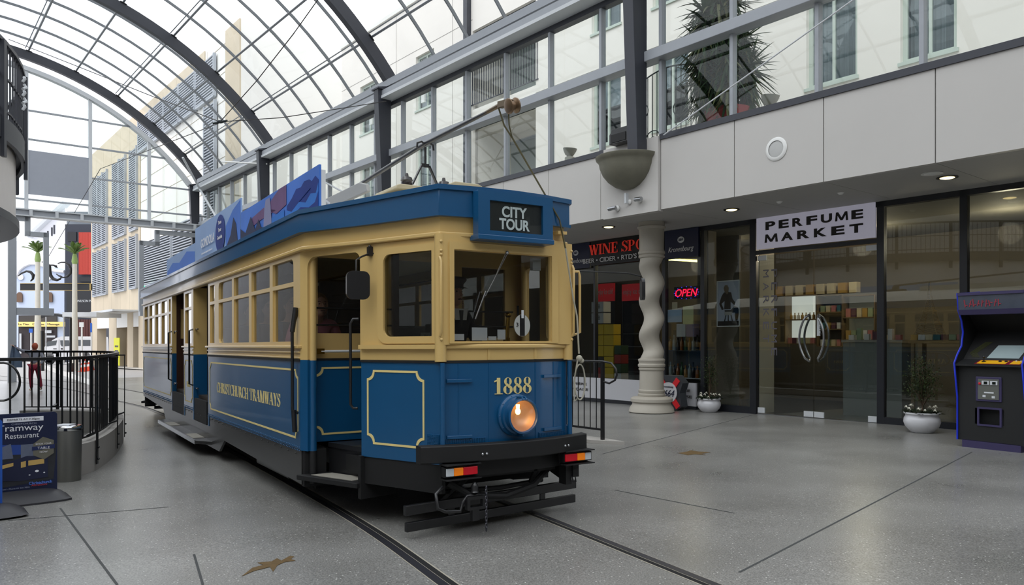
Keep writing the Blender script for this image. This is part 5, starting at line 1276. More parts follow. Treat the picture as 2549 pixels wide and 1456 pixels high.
# destination box
db = empty('destination_box', (-.015, 0, 2.31)); db.parent = TRAM; nose_parts.append(db)
q = MB(); q.plate(rrect(-.35, .352, 0, .36), [rrect(-.245, .255, .055, .29)], .08, Matrix(((1, 0, 0, 0), (0, 0, -1, -.07), (0, 1, 0, 0), (0, 0, 0, 1)))); q.box(-.355, .357, -.125, .02, -.02, .02); q.build('box_frame', BLUE, db, bevel=.006)
q = MB(); q.box(-.25, .26, -.085, -.07, .05, .3); bl_ = q.build('blind_panel', mat('blind_black', (34, 34, 36), .4), db)
for s_, z_, w_ in (('CITY', .172, .235), ('TOUR', .075, .285)):
    vs, fs = text_mesh(s_, w_, .088, .003, 0, .03); q = MB(); q.add(vs, fs, frame_M((-.005, -.088, z_), (1, 0, 0), (0, 0, 1))); q.build('destination_lettering', SWHT, db)
q = MB(); q.box(-.245, .255, -.101, -.099, .055, .29); q.build('cover_glass', GLS, db)
# bumper
q = MB(); rows = []
for k in range(25):
    x = -.80 + 1.56 * k / 24; y = -.10 + .13 * (x / .75) ** 2; rows.append([Vector((x, y - .035, .585)), Vector((x, y - .035, .715)), Vector((x, y + .045, .72)), Vector((x, y + .045, .58))])
q.loft(rows, closed=True); q.add(rows[0], [(0, 1, 2, 3)]); q.add(rows[-1], [(3, 2, 1, 0)])
bmp = nbuild(q, 'bumper', RUB, smooth=30, bevel=.008)
q = MB()
for x_ in (-.335, -.30, .47, .51): q.ball((x_, -.10 + .13 * (x_ / .75) ** 2 - .036, .64), .012, 6)
q.build('bolt_heads', STEEL, bmp, smooth=60)
q = MB(); bowgrid(q, -.6, .6, .45, .60, .02, .05); q.box(-.5, .5, .1, .9, .42, .6); nbuild(q, 'buffer_beam', RUB)
AMB = mat('amber_lens', (226, 120, 10), .25, emit=(226, 120, 10), es=.15); REDL = mat('red_lens', (176, 10, 30), .25, emit=(176, 10, 30), es=.12); CLR = mat('clear_lens', (200, 206, 210), .2)
for x_, y_, z_, order in ((-.50, -.06, .52, (CLR, AMB, REDL)), (.62, -.04, .535, (REDL, AMB, CLR))):
    tl = empty('tail_light', (x_, y_, z_)); tl.parent = TRAM; nose_parts.append(tl)
    q = MB(); q.box(-.145, .145, -.02, .06, -.038, .038); q.box(-.15, .15, -.06, .06, .05, .057); q.box(-.15, .15, -.06, .06, -.06, -.053); q.box(-.15, .15, .04, .06, -.06, .057); q.build('lamp_housing', RUB, tl)
    ws = (.065, .08, .125) if order[0] is CLR else (.125, .08, .065); x0 = -.137
    for w_, m_, nm in zip(ws, order, ('lens', 'lens', 'lens')):
        q = MB(); q.box(x0, x0 + w_ - .002, -.035, -.02, -.03, .03); q.build(nm, m_, tl, bevel=.004); x0 += w_
q = MB(); q.box(.54, .60, .0, .1, .3, .56); q.box(.60, .66, -.02, .04, .36, .47); q.tube([(.60, -.01, .36), (.6, -.02, .32), (.63, -.02, .32), (.63, -.01, .36)], .006, 5); nbuild(q, 'lamp_bracket', RUB)
# lifeguard gate
q = MB()
rot = Matrix.Rotation(R(6), 4, 'Z'); q.T = Matrix.Translation((-.005, .22, 0)) @ rot
q.box(-.88, .88, -.02, .02, .19, .265); q.box(-.87, .87, -.02, .02, .065, .135)
for x_ in (-.45, .5): q.box(x_ - .03, x_ + .03, .0, .015, .12, .25)
lg = nbuild(q, 'lifeguard_gate', BLK, bevel=.005)
q = MB(); q.bar((-.34, .1, .44), (-.45, .4, .18), .03); q.bar((.3, .1, .44), (.4, .4, .18), .03); q.tube([(-.5, .15, .40), (-.3, .12, .28), (0, .10, .25), (.3, .14, .30), (.5, .2, .42)], .028, 8); q.box(-.6, .6, .5, .9, .3, .42); q.tube([(-.6, .6, .3), (-.5, .3, .3), (0, .2, .3), (.5, .3, .3)], .02, 6); nbuild(q, 'draw_gear', RUB, smooth=40)
# coupling link, towing eye and chain
q = MB(); q.tube([(-.62, .0, .40), (-.70, -.04, .36), (-.70, -.07, .26), (-.64, -.08, .23), (-.52, -.09, .22), (-.50, -.09, .28), (-.46, -.09, .33), (-.38, -.10, .33)], .014, 8); cp = nbuild(q, 'coupling_hook', BLK, smooth=50)
q = MB(); q.plate(rrect(-.08, .08, -.05, .05, .01), [rrect(-.055, .055, -.028, .028, .006)], .04, frame_M((-.40, -.11, .275), (1, 0, 0), (0, 0, 1))); q.lathe([(.02, .06), (.035, .075), (.025, .09), (.03, .12), (.012, .15), (.001, .155)], 12, Matrix.Translation((-.40, -.10, .28))); q.box(-.43, -.37, -.12, -.08, .14, .23); q.build('towing_eye', BLK, cp, smooth=50)
q = MB()
for k in range(13):
    z_ = .38 - .026 * k; a = 0 if k % 2 else PI / 2; pts = [(-.315 + .008 * math.cos(t_) * math.cos(a), -.13 + .008 * math.cos(t_) * math.sin(a), z_ + .018 * math.sin(t_)) for t_ in [2 * PI * j / 8 for j in range(8)]]
    q.tube(pts, .0045, 5, closed=True)
q.build('chain', RAILM, cp, smooth=50)
# rope bracket and rope (to the trolley pole)
q = MB(); q.box(.45, .54, -.03, .05, 2.40, 2.425); nbuild(q, 'rope_cleat', CREAM)
# rear copy of the nose
for o in nose_parts:
    c = copy_tree(o, TRAM)
    c.location = (-o.location.x, LEN - o.location.y, o.location.z); c.rotation_euler = (0, 0, PI)
# mirrors and their arms (front only)
def mirror(sx):
    m_ = empty('door_mirror', (sx * 1.0, .78, 2.0)); m_.parent = TRAM
    if sx < 0:
        q = MB(); q.tube([(.10, -.02, .235), (.02, -.04, .20), (-.03, -.06, .17), (-.03, -.06, .0)], .008, 8); q.box(.085, .12, -.045, .0, .215, .29); q.ball((.10, -.03, .29), .014, 6); q.ball((.13, -.04, .235), .01, 6); q.build('mirror_arm', BLK, m_, smooth=50)
        q = MB(); q.plate(rrect(-.095, .095, -.13, .10, .05), [], .035, frame_M((-.02, -.07, -.02), (.95, -.1, 0), (0, 0, 1))); q.build('mirror_head', BLK, m_, bevel=.014, smooth=50)
    else:
        q = MB(); q.tube([(-.38, -.62, .12), (.30, -.70, .12), (.46, -.70, .10), (.46, -.70, .06)], .006, 6); q.build('mirror_arm', BLK, m_, smooth=50)
        q = MB(); q.plate(rrect(-.055, .055, -.12, .08, .04), [], .03, frame_M((.47, -.71, 0), (.5, .86, 0), (0, 0, 1))); q.build('mirror_head', BLK, m_, bevel=.012, smooth=50)
mirror(-1); mirror(1)
q = MB(); q.tube([(.62, .04, 2.10), (.70, .02, 2.10), (.71, .02, 2.06), (.71, .02, 1.58), (.66, .04, 1.56)], .012, 8); q.build('grab_rail', CREAM, TRAM, smooth=50)
# --- front and rear bulkheads
def bulkhead(y0, face):
    ys = y0
    q = MB(); Mx = Matrix(((1, 0, 0, 0), (0, 0, -1, ys), (0, 1, 0, 0), (0, 0, 0, 1)))
    q.plate(rrect(-1.19, 1.19, 1.35, 2.44), [rrect(-1.045, -.38, 1.59, 2.285), rrect(-.30, .22, 1.352, 2.3), rrect(.42, .97, 1.55, 2.27)], .03, Mx); bh = q.build('bulkhead', CREAM, TRAM)
    q = MB(); q.plate(rrect(.22, 1.19, .60, 1.35), [], .03, Mx); q.build('bulkhead_base', BLUE, TRAM); q = MB(); q.plate(rrect(-1.19, -.30, .60, 1.35), [], .03, Mx); lo_ = q.build('bulkhead_base', BLUE, TRAM)
    q = MB(); q.box(-1.19, -.3, ys - .02, ys - .012, 1.34, 1.36); q.box(.22, 1.19, ys - .02, ys - .012, 1.34, 1.36); q.build('black_waistline', RUB, lo_)
    q = MB(); lining(q, Matrix.Translation((0, -.018, 0)) @ Mx, -1.08, -.38, .66, 1.28); q.build('gold_lining', GOLD, lo_)
    q = MB(); q.box(-1.05, -.375, ys + .012, ys + .016, 1.585, 2.29); q.build('bulkhead_glass', GLT, bh); q = MB(); q.box(.415, .975, ys + .012, ys + .016, 1.545, 2.275); q.build('bulkhead_glass', GLT, bh)
    q = MB()
    for z_ in (1.82, 1.665): q.tube([(-1.09, ys - .04, z_), (-.33, ys - .04, z_)], .009, 6); q.tube([(.40, ys - .04, z_), (1.05, ys - .04, z_)], .009, 6); q.box(-1.1, -1.07, ys - .05, ys - .01, z_ - .015, z_ + .015)
    q.build('guard_bars', BLK, bh)
    q = MB(); q.tube([(-1.03, ys - .06, 1.425), (-.45, ys - .06, 1.425)], .012, 8); q.build('handrail', WHITE, bh, smooth=50)
    q = MB(); q.box(-1.08, -1.0, ys - .07, ys - .015, 1.40, 1.45); q.build('rail_bracket', BRASS, bh)
    return bh
bulkhead(1.66, -1)
b2 = bulkhead(LEN - 1.66, 1)
# pillars in the cab seen through the windscreen
q = MB(); q.box(-.32, -.26, 1.6, 1.7, .7, 2.44); q.box(.2, .26, 1.6, 1.7, .7, 2.44); q.build('partition_post', WOOD, TRAM)
q = MB(); q.box(.34, .44, 1.62, 1.66, 1.35, 2.44); q.build('cab_post', CREAM, TRAM)
# saloon partitions, seats, hanging rail
q = MB()
for y_ in (5.7, 8.7):
    for a, c in ((-1.15, -.32), (.32, 1.15)): q.box(a, c, y_ - .02, y_ + .02, .72, 1.6); q.box(a, c, y_ - .02, y_ + .02, 2.1, 2.44); q.box(a if a < 0 else c - .06, a + .06 if a < 0 else c, y_ - .02, y_ + .02, 1.6, 2.1)
q.build('saloon_partition', WOOD, TRAM)
SEAT = mat('seat_leather', (52, 30, 26), .5)
for i, y_ in enumerate((2.2, 3.1, 4.0, 4.9, 9.6, 10.5, 11.4)):
    for sx in (-1, 1):
        st = empty('bench_seat', (sx * .78, y_, .76)); st.parent = TRAM
        q = MB(); q.box(-.36, .36, -.2, .22, .36, .46); q.build('cushion', SEAT, st, bevel=.02)
        q = MB(); q.box(-.36, .36, .2, .25, .4, .95); q.build('seat_back', SEAT, st, bevel=.02)
        q = MB(); q.box(-.3, .3, -.1, .1, 0, .36); q.build('seat_base', WOOD, st)
q = MB()
for sx in (-1, 1): q.tube([(sx * .5, 1.8, 2.2), (sx * .5, 12.0, 2.2)], .012, 6)
q.build('strap_rail', BRASS, TRAM)
# cab fittings: brake handle, controller
ctl = empty('controller', (-.30, .48, .64)); ctl.parent = TRAM
q = MB(); q.box(-.13, .13, -.1, .12, 0, .82); q.build('controller_case', RUB, ctl, bevel=.02)
q = MB(); q.tube([(0, 0, .8), (0, 0, .92)], .014, 8); q.tube([(-.1, .0, .92), (.06, 0, .92)], .012, 8); q.tube([(-.1, 0, .92), (-.1, 0, 1.02)], [.010, .012], 8); q.ball((-.1, 0, 1.06), .028, 10); q.build('brass_handle', BRASS, ctl, smooth=50)
bk = empty('brake_stand', (.30, .55, .64)); bk.parent = TRAM
q = MB(); q.tube([(0, 0, 0), (0, 0, .9)], .03, 10); q.tube([(0, 0, .9), (.02, 0, 1.08)], [.022, .016], 8); q.ball((.02, 0, 1.1), .026, 10); q.build('brass_handle', BRASS, bk, smooth=50)
q = MB(); q.box(.28, .36, .1, .14, 2.1, 2.2); q.build('cab_lamp', LGREY, TRAM)
# real-estate card on the bulkhead
q = MB(); q.box(-.02, .17, 1.62, 1.63, 1.49, 1.60); cd_ = q.build('advert_card', mat('card_grey', (130, 136, 126), .7), TRAM)
vs, fs = text_mesh('Ray White', .12, .03, .003, .2); q = MB(); q.add(vs, fs, frame_M((.075, 1.617, 1.55), (1, 0, 0), (0, 0, 1))); q.build('lettering', SBLK, cd_)
# --- underframe, bogies
q = MB(); q.box(-.9, .9, .9, 13.0, .38, .52); q.box(-.5, .5, 5.4, 8.6, .2, .4); q.box(-1.0, -.75, 5.6, 6.4, .2, .42); q.build('underframe', RUB, TRAM)
WHL = mat('wheel_steel', (58, 54, 50), .5, metal=.5, var=.2)
for yb_ in (3.45, 10.45):
    bg = empty('bogie', (0, yb_, .0)); bg.parent = TRAM
    for sx in (-1, 1):
        q = MB(); q.box(sx * .92 - .05, sx * .92 + .05, -1.1, 1.1, .30, .42); q.box(sx * .92 - .04, sx * .92 + .04, -.35, .35, .2, .3); q.build('side_frame', SKIRT, bg, bevel=.01)
        for yy in (-.22, .22):
            q = MB(); pts = [(sx * .92 + .05 * math.cos(k * .9), yy + .05 * math.sin(k * .9), .2 + .2 * k / 28) for k in range(29)]; q.tube(pts, .012, 5); q.build('spring', SKIRT, bg, smooth=50)
        q = MB(); q.box(sx * .98 - .03, sx * .98 + .03, -.75, .55, .10, .17); q.build('guard_board', SKIRT, bg, bevel=.02)
        for yy in (-.72, .72):
            q = MB(); q.lathe([(.04, -.06), (.3, -.05), (.36, -.05), (.36, .04), (.385, .05), (.385, .07), (.3, .06), (.05, .06)], 30, Matrix.Translation((sx * .72, yy, .375)) @ Matrix.Rotation(R(90 if sx < 0 else -90), 4, 'Y')); q.build('wheel', WHL, bg, smooth=40)
            q = MB(); q.box(sx * .92 - .06, sx * .92 + .06, yy - .1, yy + .1, .27, .47); q.build('axle_box', SKIRT, bg, bevel=.015)
    q = MB()
    for yy in (-.72, .72): q.tube([(-.7, yy, .375), (.7, yy, .375)], .05, 8)
    q.build('axle', WHL, bg)
    q = MB(); q.box(-.9, .9, -1.3, -1.25, .08, .16); q.box(-.85, .85, -1.25, 1.0, .12, .15); q.build('lifeguard_tray', RUB, bg)
# --- roof fittings
q = MB(); q.prism([(-1.62 + .0, 0), (1.6, 0), (1.6, .1), (1.5, .13), (-1.4, .13), (-1.58, .08)], -.02, .02, Matrix(((0, 0, 1, -.45), (1, 0, 0, 3.5), (0, 1, 0, 2.985), (0, 0, 0, 1)))); 
rw = q.build('roof_walkway', mat('walkway_grey', (150, 150, 146), .6), TRAM, bevel=.01)
q = MB(); q.prism([(-1.6, 0), (1.6, 0), (1.6, .1), (1.5, .13), (-1.4, .13), (-1.58, .08)], -.02, .02, Matrix(((0, 0, 1, .45), (1, 0, 0, 3.5), (0, 1, 0, 2.985), (0, 0, 0, 1)))); q.build('walkway_edge', CANVAS, rw)
for x_, y_, w_, h_ in ((.02, .95, .17, .06), (.42, 1.3, .14, .05), (-.35, 1.3, .16, .045)):
    q = MB(); q.prism([(-w_, 0), (w_, 0), (w_ * .95, h_ * .7), (w_ * .7, h_), (-w_ * .7, h_), (-w_ * .95, h_ * .7)], -.25, .25, Matrix(((1, 0, 0, x_), (0, 0, 1, y_ + .05), (0, 1, 0, 2.86 + .05 * (y_ - .95)), (0, 0, 0, 1)))); q.build('roof_hatch', mat('hatch_beige', (176, 166, 138), .6, var=.1), TRAM, bevel=.008)
# trestle, hook and insulators of the trolley pole
tr = empty('pole_trestle', (0, 1.55, 3.03)); tr.parent = TRAM
q = MB()
for sx in (-1, 1): q.bar((sx * .14, 0, 0), (sx * .04, 0, .2), .012, .035, up=(0, 1, 0)); q.bar((sx * .04, 0, .2), (0, 0, .2), .012, .035)
q.tube([(0, 0, .18), (0, 0, .38)], .012, 6)
q.tube([(-.09, 0, .36), (-.085, 0, .41), (-.04, 0, .43), (0, 0, .40), (.04, 0, .43), (.085, 0, .41), (.09, 0, .36)], .011, 6); q.build('trestle', BLK, tr)
for sx in (-1, 1):
    q = MB(); q.lathe([(.03, -.03), (.055, .0), (.05, .04), (.06, .05), (.05, .08), (.02, .09), (.015, .12), (.001, .125)], 14, Matrix.Translation((sx * .2, .0, -.02))); q.build('insulator', mat('insulator_brown', (40, 34, 34), .3, coat=.5), tr, smooth=50)
pole = empty('trolley_pole', (0, 5.9, 3.02)); pole.parent = TRAM
q = MB(); q.tube([(0, 0, .18), (0, -2.2, .31), (0, -4.36, .425), (0, -5.55, .425)], [.03, .026, .022, .016], 10); q.build('pole', BLK, pole, smooth=60)
q = MB(); q.box(-.18, .18, -.25, .25, -.04, .06); q.lathe([(.1, .04), (.1, .14), (.05, .2)], 16); q.build('pole_base', RUB, pole)
q = MB(); q.tube([(0, -5.5, .425), (0, -5.78, .43)], [.016, .02], 8); q.bar((.0, -5.74, .43), (0, -5.9, .41), .05, .05); q.build('harp', mat('harp_bronze', (96, 80, 58), .4, metal=.6), pole, smooth=50)
q = MB(); q.lathe([(.05, -.045), (.062, -.04), (.062, -.03), (.038, -.015), (.036, .015), (.062, .03), (.062, .04), (.05, .045)], 24, Matrix.Translation((.02, -5.90, .385)) @ Matrix.Rotation(R(75), 4, 'Y')); q.build('trolley_wheel', mat('wheel_bronze', (120, 98, 76), .35, metal=.7), pole, smooth=40)
ROPE = mat('rope', (84, 78, 52), .85)
q = MB(); q.tube([(0, -5.72, .41), (.03, -5.76, .26), (.08, -5.8, .16), (.47, -5.92, -.50), (.50, -5.96, -.74)], .0075, 6); q.tube([(0, -5.87, .36), (.02, -5.85, .24), (.08, -5.8, .16)], .006, 6); q.build('trolley_rope', ROPE, pole, smooth=60)
q = MB(); q.tube([(.50, -5.96, -.74), (.60, -5.93, -1.15), (.64, -5.93, -1.3), (.66, -5.93, -1.62)], .008, 6)
q.tube([(.64 + .055 * math.sin(2 * PI * k / 24) * (1 if k < 24 else 1) + .02, -5.94, -1.86 + .15 * math.cos(2 * PI * k / 24)) for k in range(24)], .007, 6, closed=True)
q.tube([(.64, -5.94, -1.66), (.60, -5.94, -1.85), (.60, -5.94, -2.02), (.63, -5.94, -2.0)], .007, 6)
q.ball((.655, -5.94, -1.66), .028, 8); q.ball((.68, -5.94, -1.68), .022, 8); q.build('rope_coil', mat('pale_rope', (170, 166, 150), .85), pole, smooth=60)
# picture panels standing on the left roof edge
SKYB = mat('print_sky', (70, 116, 200), .6, spec=.2, var=.35, scale=1.2); MTN = mat('print_mountain', (14, 46, 124), .6, spec=.2, var=.35, scale=3); LAKE = mat('print_lake', (40, 108, 190), .6, spec=.2, var=.2, scale=2); ROCK = mat('print_rock', (104, 76, 116), .6, spec=.2, var=.25, scale=4); DRK = mat('print_forest', (32, 40, 72), .6, spec=.2, var=.4, scale=5); HAZE = mat('print_haze', (140, 166, 206), .6, spec=.2, var=.1, scale=2)
XP = -1.06
def panel(y0, y1, z0, z1, base):
    q = MB(); q.box(XP - .01, XP + .01, y0, y1, z0, z1); return q.build('picture_panel', base, TRAM)
Mp = Matrix(((0, 0, 1, XP - .012), (-1, 0, 0, 0), (0, 1, 0, 0), (0, 0, 0, 1)))
def pic(parent, polys, m, name, lift=0.0):
    q = MB()
    for pl in polys: q.plate([(-a, b_) for a, b_ in pl], [], .002, Matrix.Translation((-lift, 0, 0)) @ Mp)
    return q.build(name, m, parent)
p1 = panel(1.52, 4.47, 2.70, 3.105, SKYB)
pic(p1, [[(1.53, 2.71), (1.53, 2.97), (1.62, 3.02), (1.72, 2.99), (1.80, 3.02), (1.95, 3.03), (2.05, 2.99), (2.2, 3.0), (2.35, 2.93), (2.52, 2.88), (2.52, 2.71)]], MTN, 'printed_mountains')
pic(p1, [[(1.53, 2.94), (1.6, 2.86), (1.75, 2.88), (1.9, 2.82), (2.1, 2.86), (2.35, 2.80), (2.52, 2.84), (2.52, 2.72), (1.53, 2.72)]], LAKE, 'printed_lake', .002)
pic(p1, [[(1.53, 2.86), (1.62, 2.78), (1.8, 2.76), (2.05, 2.80), (2.3, 2.76), (2.52, 2.78), (2.52, 2.705), (1.53, 2.705)], [(1.75, 2.93), (1.95, 2.95), (2.2, 2.88), (2.1, 2.86), (1.9, 2.9)]], MTN, 'printed_peninsula', .004)
pic(p1, [[(2.53, 3.10), (2.53, 2.9), (2.9, 2.86), (3.2, 2.94), (3.1, 3.03), (2.8, 3.1)], [(2.9, 2.9), (3.6, 2.88), (4.1, 2.84), (3.9, 2.96), (3.4, 3.0)]], ROCK, 'printed_hills', .002)
pic(p1, [[(2.6, 2.72), (2.6, 2.86), (3.1, 2.84), (3.3, 2.9), (3.5, 2.72)]], LAKE, 'printed_lake', .004)
pic(p1, [[(3.05, 2.72), (3.1, 2.98), (3.13, 3.07), (3.3, 3.07), (3.35, 2.98), (3.4, 2.74)]], mat('print_cabin', (92, 92, 140), .4), 'printed_cable_car', .006)
pic(p1, [[(2.7, 2.71), (2.9, 2.78), (3.05, 2.73), (3.5, 2.8), (3.6, 2.9), (3.75, 2.8), (3.95, 2.98), (4.2, 2.82), (4.45, 2.9), (4.45, 2.71)]], DRK, 'printed_trees', .008)
p2 = panel(4.48, 7.46, 2.70, 3.29, HAZE)
pic(p2, [[(4.49, 3.27), (4.49, 2.71), (5.3, 2.71), (5.3, 3.05), (4.9, 3.2)]], SKYB, 'printed_sky', .0)
pic(p2, [[(4.6, 2.72), (4.7, 3.0), (4.85, 3.1), (5.0, 2.9), (5.2, 2.8), (5.25, 2.72)]], DRK, 'printed_trees', .004)
q = MB(); q.lathe([(.001, 0), (.27, 0), (.27, .002), (.001, .002)], 30, Matrix.Translation((XP - .018, 5.62, 2.99)) @ Ry @ Matrix.Diagonal((.95, 1.1, 1, 1))); q.build('printed_oval', MTN, p2)
for s_, yc, zc, w_, h_ in (('GONDOLA', 6.45, 2.93, .95, .13), ('Tram', 5.62, 3.12, .2, .05), ('Tour', 5.62, 3.02, .2, .05), ('Gondola', 5.62, 2.92, .3, .05)):
    vs, fs = text_mesh(s_, w_, h_, .002, 0, .01); q = MB(); q.add(vs, fs, Matrix.Translation((-.012, 0, 0)) @ Mp @ Matrix.Translation((-yc, zc, 0))); q.build('lettering', SWHT, p2)
vs, fs = text_mesh('christchurchattractions.nz', .8, .03, .002); q = MB(); q.add(vs, fs, Matrix.Translation((-.012, 0, 0)) @ Mp @ Matrix.Translation((-6.5, 2.83, 0))); q.build('lettering', SWHT, p2)
p3 = panel(7.47, 10.3, 2.70, 3.08, HAZE)
pic(p3, [[(7.5, 2.71), (7.5, 2.95), (8.2, 3.02), (8.9, 2.9), (9.6, 2.96), (10.2, 2.85), (10.2, 2.71)]], SKYB, 'printed_hills')
q = MB(); q.box(XP + .01, XP + .05, 1.52, 1.56, 2.66, 3.06); q.bar((XP + .03, 2.0, 3.0), (XP + .25, 2.0, 2.85), .02); q.bar((XP + .03, 6.0, 3.0), (XP + .25, 6.0, 2.85), .02); q.build('panel_bracket', LGREY, TRAM)

# ================================================================ PEOPLE
def skin_mesh(name, verts, edges, radii, m, parent, sub=2, root=0):
    me = bpy.data.meshes.new(name); me.from_pydata(verts, edges, []); o = bpy.data.objects.new(name, me); col.objects.link(o); o.parent = parent
    s = o.modifiers.new('skin', 'SKIN'); s.use_smooth_shade = True
    if not me.skin_vertices: return o
    for i, r_ in enumerate(radii):
        r_ = r_ if isinstance(r_, tuple) else (r_, r_); me.skin_vertices[0].data[i].radius = r_; me.skin_vertices[0].data[i].use_root = (i == root)
    u = o.modifiers.new('sub', 'SUBSURF'); u.levels = sub; u.render_levels = sub
    me.materials.append(m); return o
SKIN = mat('skin', (206, 158, 134), .55, var=.05)
def figure(t, J, top, legs, hairm, shoes=None, skinm=SKIN, cap=None, tie=False, face=True, fdir=Vector((0, -1, 0)), fingers=True):
    """J: joint positions (local). body is one continuous skin surface; clothing follows it"""
    names = ['pelvis', 'waist', 'chest', 'neck', 'chin', 'crown', 'lsh', 'lel', 'lwr', 'rsh', 'rel', 'rwr', 'lhip', 'lkn', 'lan', 'ltoe', 'rhip', 'rkn', 'ran', 'rtoe']
    pts = [J[n] for n in names]; ix = {n: i for i, n in enumerate(names)}
    E = [('pelvis', 'waist'), ('waist', 'chest'), ('chest', 'neck'), ('neck', 'chin'), ('chin', 'crown'), ('chest', 'lsh'), ('lsh', 'lel'), ('lel', 'lwr'), ('chest', 'rsh'), ('rsh', 'rel'), ('rel', 'rwr'), ('pelvis', 'lhip'), ('lhip', 'lkn'), ('lkn', 'lan'), ('lan', 'ltoe'), ('pelvis', 'rhip'), ('rhip', 'rkn'), ('rkn', 'ran'), ('ran', 'rtoe')]
    rad = {'pelvis': .12, 'waist': .105, 'chest': .125, 'neck': .05, 'chin': .07, 'crown': .078, 'lsh': .055, 'lel': .038, 'lwr': .025, 'rsh': .055, 'rel': .038, 'rwr': .025, 'lhip': .085, 'lkn': .055, 'lan': .035, 'ltoe': .03, 'rhip': .085, 'rkn': .055, 'ran': .035, 'rtoe': .03}
    k = J.get('k', 1.0)
    skin_mesh('body', pts, [(ix[a], ix[b_]) for a, b_ in E], [rad[n] * k for n in names], skinm, t)
    # hands: palm and five fingers each
    for s_ in ('l', 'r'):
        w, e = Vector(J[s_ + 'wr']), Vector(J[s_ + 'el']); d = (w - e).normalized(); side = d.cross(Vector((0, 0, 1))); side = side.normalized() if side.length > .1 else Vector((1, 0, 0)); up = side.cross(d)
        V = [w, w + d * .05, w + d * .085]; EE = [(0, 1), (1, 2)]; RR = [.024, (.034, .018), (.034, .016)]
        for j in range(4):
            b_ = w + d * .088 + side * (.028 - .0185 * j); L = (.06, .07, .066, .052)[j]; i0 = len(V); V += [b_, b_ + d * L * .55 - up * .008, b_ + d * L * .9 - up * .028]; EE += [(2, i0), (i0, i0 + 1), (i0 + 1, i0 + 2)]; RR += [.0095, .0085, .0075]
        i0 = len(V); V += [w + d * .035 + side * .035, w + d * .065 + side * .055 - up * .01, w + d * .09 + side * .058 - up * .02]; EE += [(1, i0), (i0, i0 + 1), (i0 + 1, i0 + 2)]; RR += [.012, .010, .009]
        skin_mesh('hand', V, EE, [tuple(np_ * k for np_ in q_) if isinstance(q_, tuple) else q_ * k for q_ in RR], skinm, t, 1)
    ch, cr = Vector(J['chin']), Vector(J['crown']); up = (cr - ch).normalized(); rt = fdir.cross(up).normalized(); fw = up.cross(rt).normalized()
    hc = (ch + cr) / 2
    if face:
        q = MB(); Mh = Matrix(((rt.x, fw.x, up.x, hc.x), (rt.y, fw.y, up.y, hc.y), (rt.z, fw.z, up.z, hc.z), (0, 0, 0, 1)))
        q.T = Mh
        q.ball((0, .005, .005), .098, 14, (.80, .95, 1.18)); q.ball((0, .035, -.06), .055, 10, (.9, .9, .8)); q.tube([(0, .085, .03), (0, .108, -.005), (0, .112, -.018)], [.008, .012, .016], 8)
        for s_ in (-1, 1): q.ball((s_ * .078, -.005, -.005), .022, 8, (.4, .8, 1.3))
        q.build('head', skinm, t, smooth=60)
        q = MB(); q.T = Mh
        for s_ in (-1, 1): q.ball((s_ * .030, .086, .018), .008, 8)
        q.tube([(-.022, .094, -.052), (0, .1, -.05), (.022, .094, -.052)], .005, 6)
        for s_ in (-1, 1): q.tube([(s_ * .046, .078, .040), (s_ * .018, .090, .042)], .004, 5)
        q.build('face_features', mat('face_dark', (88, 48, 42), .6), t, smooth=60)
    q = MB(); q.T = Matrix(((rt.x, fw.x, up.x, hc.x), (rt.y, fw.y, up.y, hc.y), (rt.z, fw.z, up.z, hc.z), (0, 0, 0, 1)))
    q.ball((0, -.018, .030), .106, 14, (.84, .93, 1.12)); q.build('hair', hairm, t, smooth=60)
    if cap:
        q = MB(); q.T = Matrix(((rt.x, fw.x, up.x, hc.x), (rt.y, fw.y, up.y, hc.y), (rt.z, fw.z, up.z, hc.z), (0, 0, 0, 1)))
        q.lathe([(.095, .06), (.1, .085), (.135, .125), (.13, .145), (.06, .16), (.001, .162)], 24); q.lathe([(.094, .05), (.102, .05), (.102, .09)], 24); q.add([(-.075, .08, .062), (.075, .08, .062), (.06, .15, .04), (0, .168, .035), (-.06, .15, .04)], [(0, 1, 2, 3, 4)]); q.build('cap', cap, t, smooth=50)
    tn = ['pelvis', 'waist', 'chest', 'nk', 'lsh', 'lel', 'lcf', 'rsh', 'rel', 'rcf']; nk = Vector(J['chest']).lerp(Vector(J['neck']), .6)
    Jt = dict(J); Jt['nk'] = nk; Jt['lcf'] = Vector(J['lel']).lerp(Vector(J['lwr']), .9); Jt['rcf'] = Vector(J['rel']).lerp(Vector(J['rwr']), .9); ti = {n: i for i, n in enumerate(tn)}
    TE = [('pelvis', 'waist'), ('waist', 'chest'), ('chest', 'nk'), ('chest', 'lsh'), ('lsh', 'lel'), ('lel', 'lcf'), ('chest', 'rsh'), ('rsh', 'rel'), ('rel', 'rcf')]
    tr_ = {'pelvis': .145, 'waist': .13, 'chest': .148, 'nk': .075, 'lsh': .075, 'lel': .055, 'lcf': .042, 'rsh': .075, 'rel': .055, 'rcf': .042}
    skin_mesh('jacket' if tie else 'top', [Jt[n] for n in tn], [(ti[a], ti[b_]) for a, b_ in TE], [tr_[n] * k for n in tn], top, t)
    ln = ['pelvis', 'lhip', 'lkn', 'lan', 'rhip', 'rkn', 'ran']; li = {n: i for i, n in enumerate(ln)}
    skin_mesh('trousers', [J[n] for n in ln], [(li[a], li[b_]) for a, b_ in (('pelvis', 'lhip'), ('lhip', 'lkn'), ('lkn', 'lan'), ('pelvis', 'rhip'), ('rhip', 'rkn'), ('rkn', 'ran'))], [x * k for x in (.145, .105, .075, .055, .105, .075, .055)], legs, t)
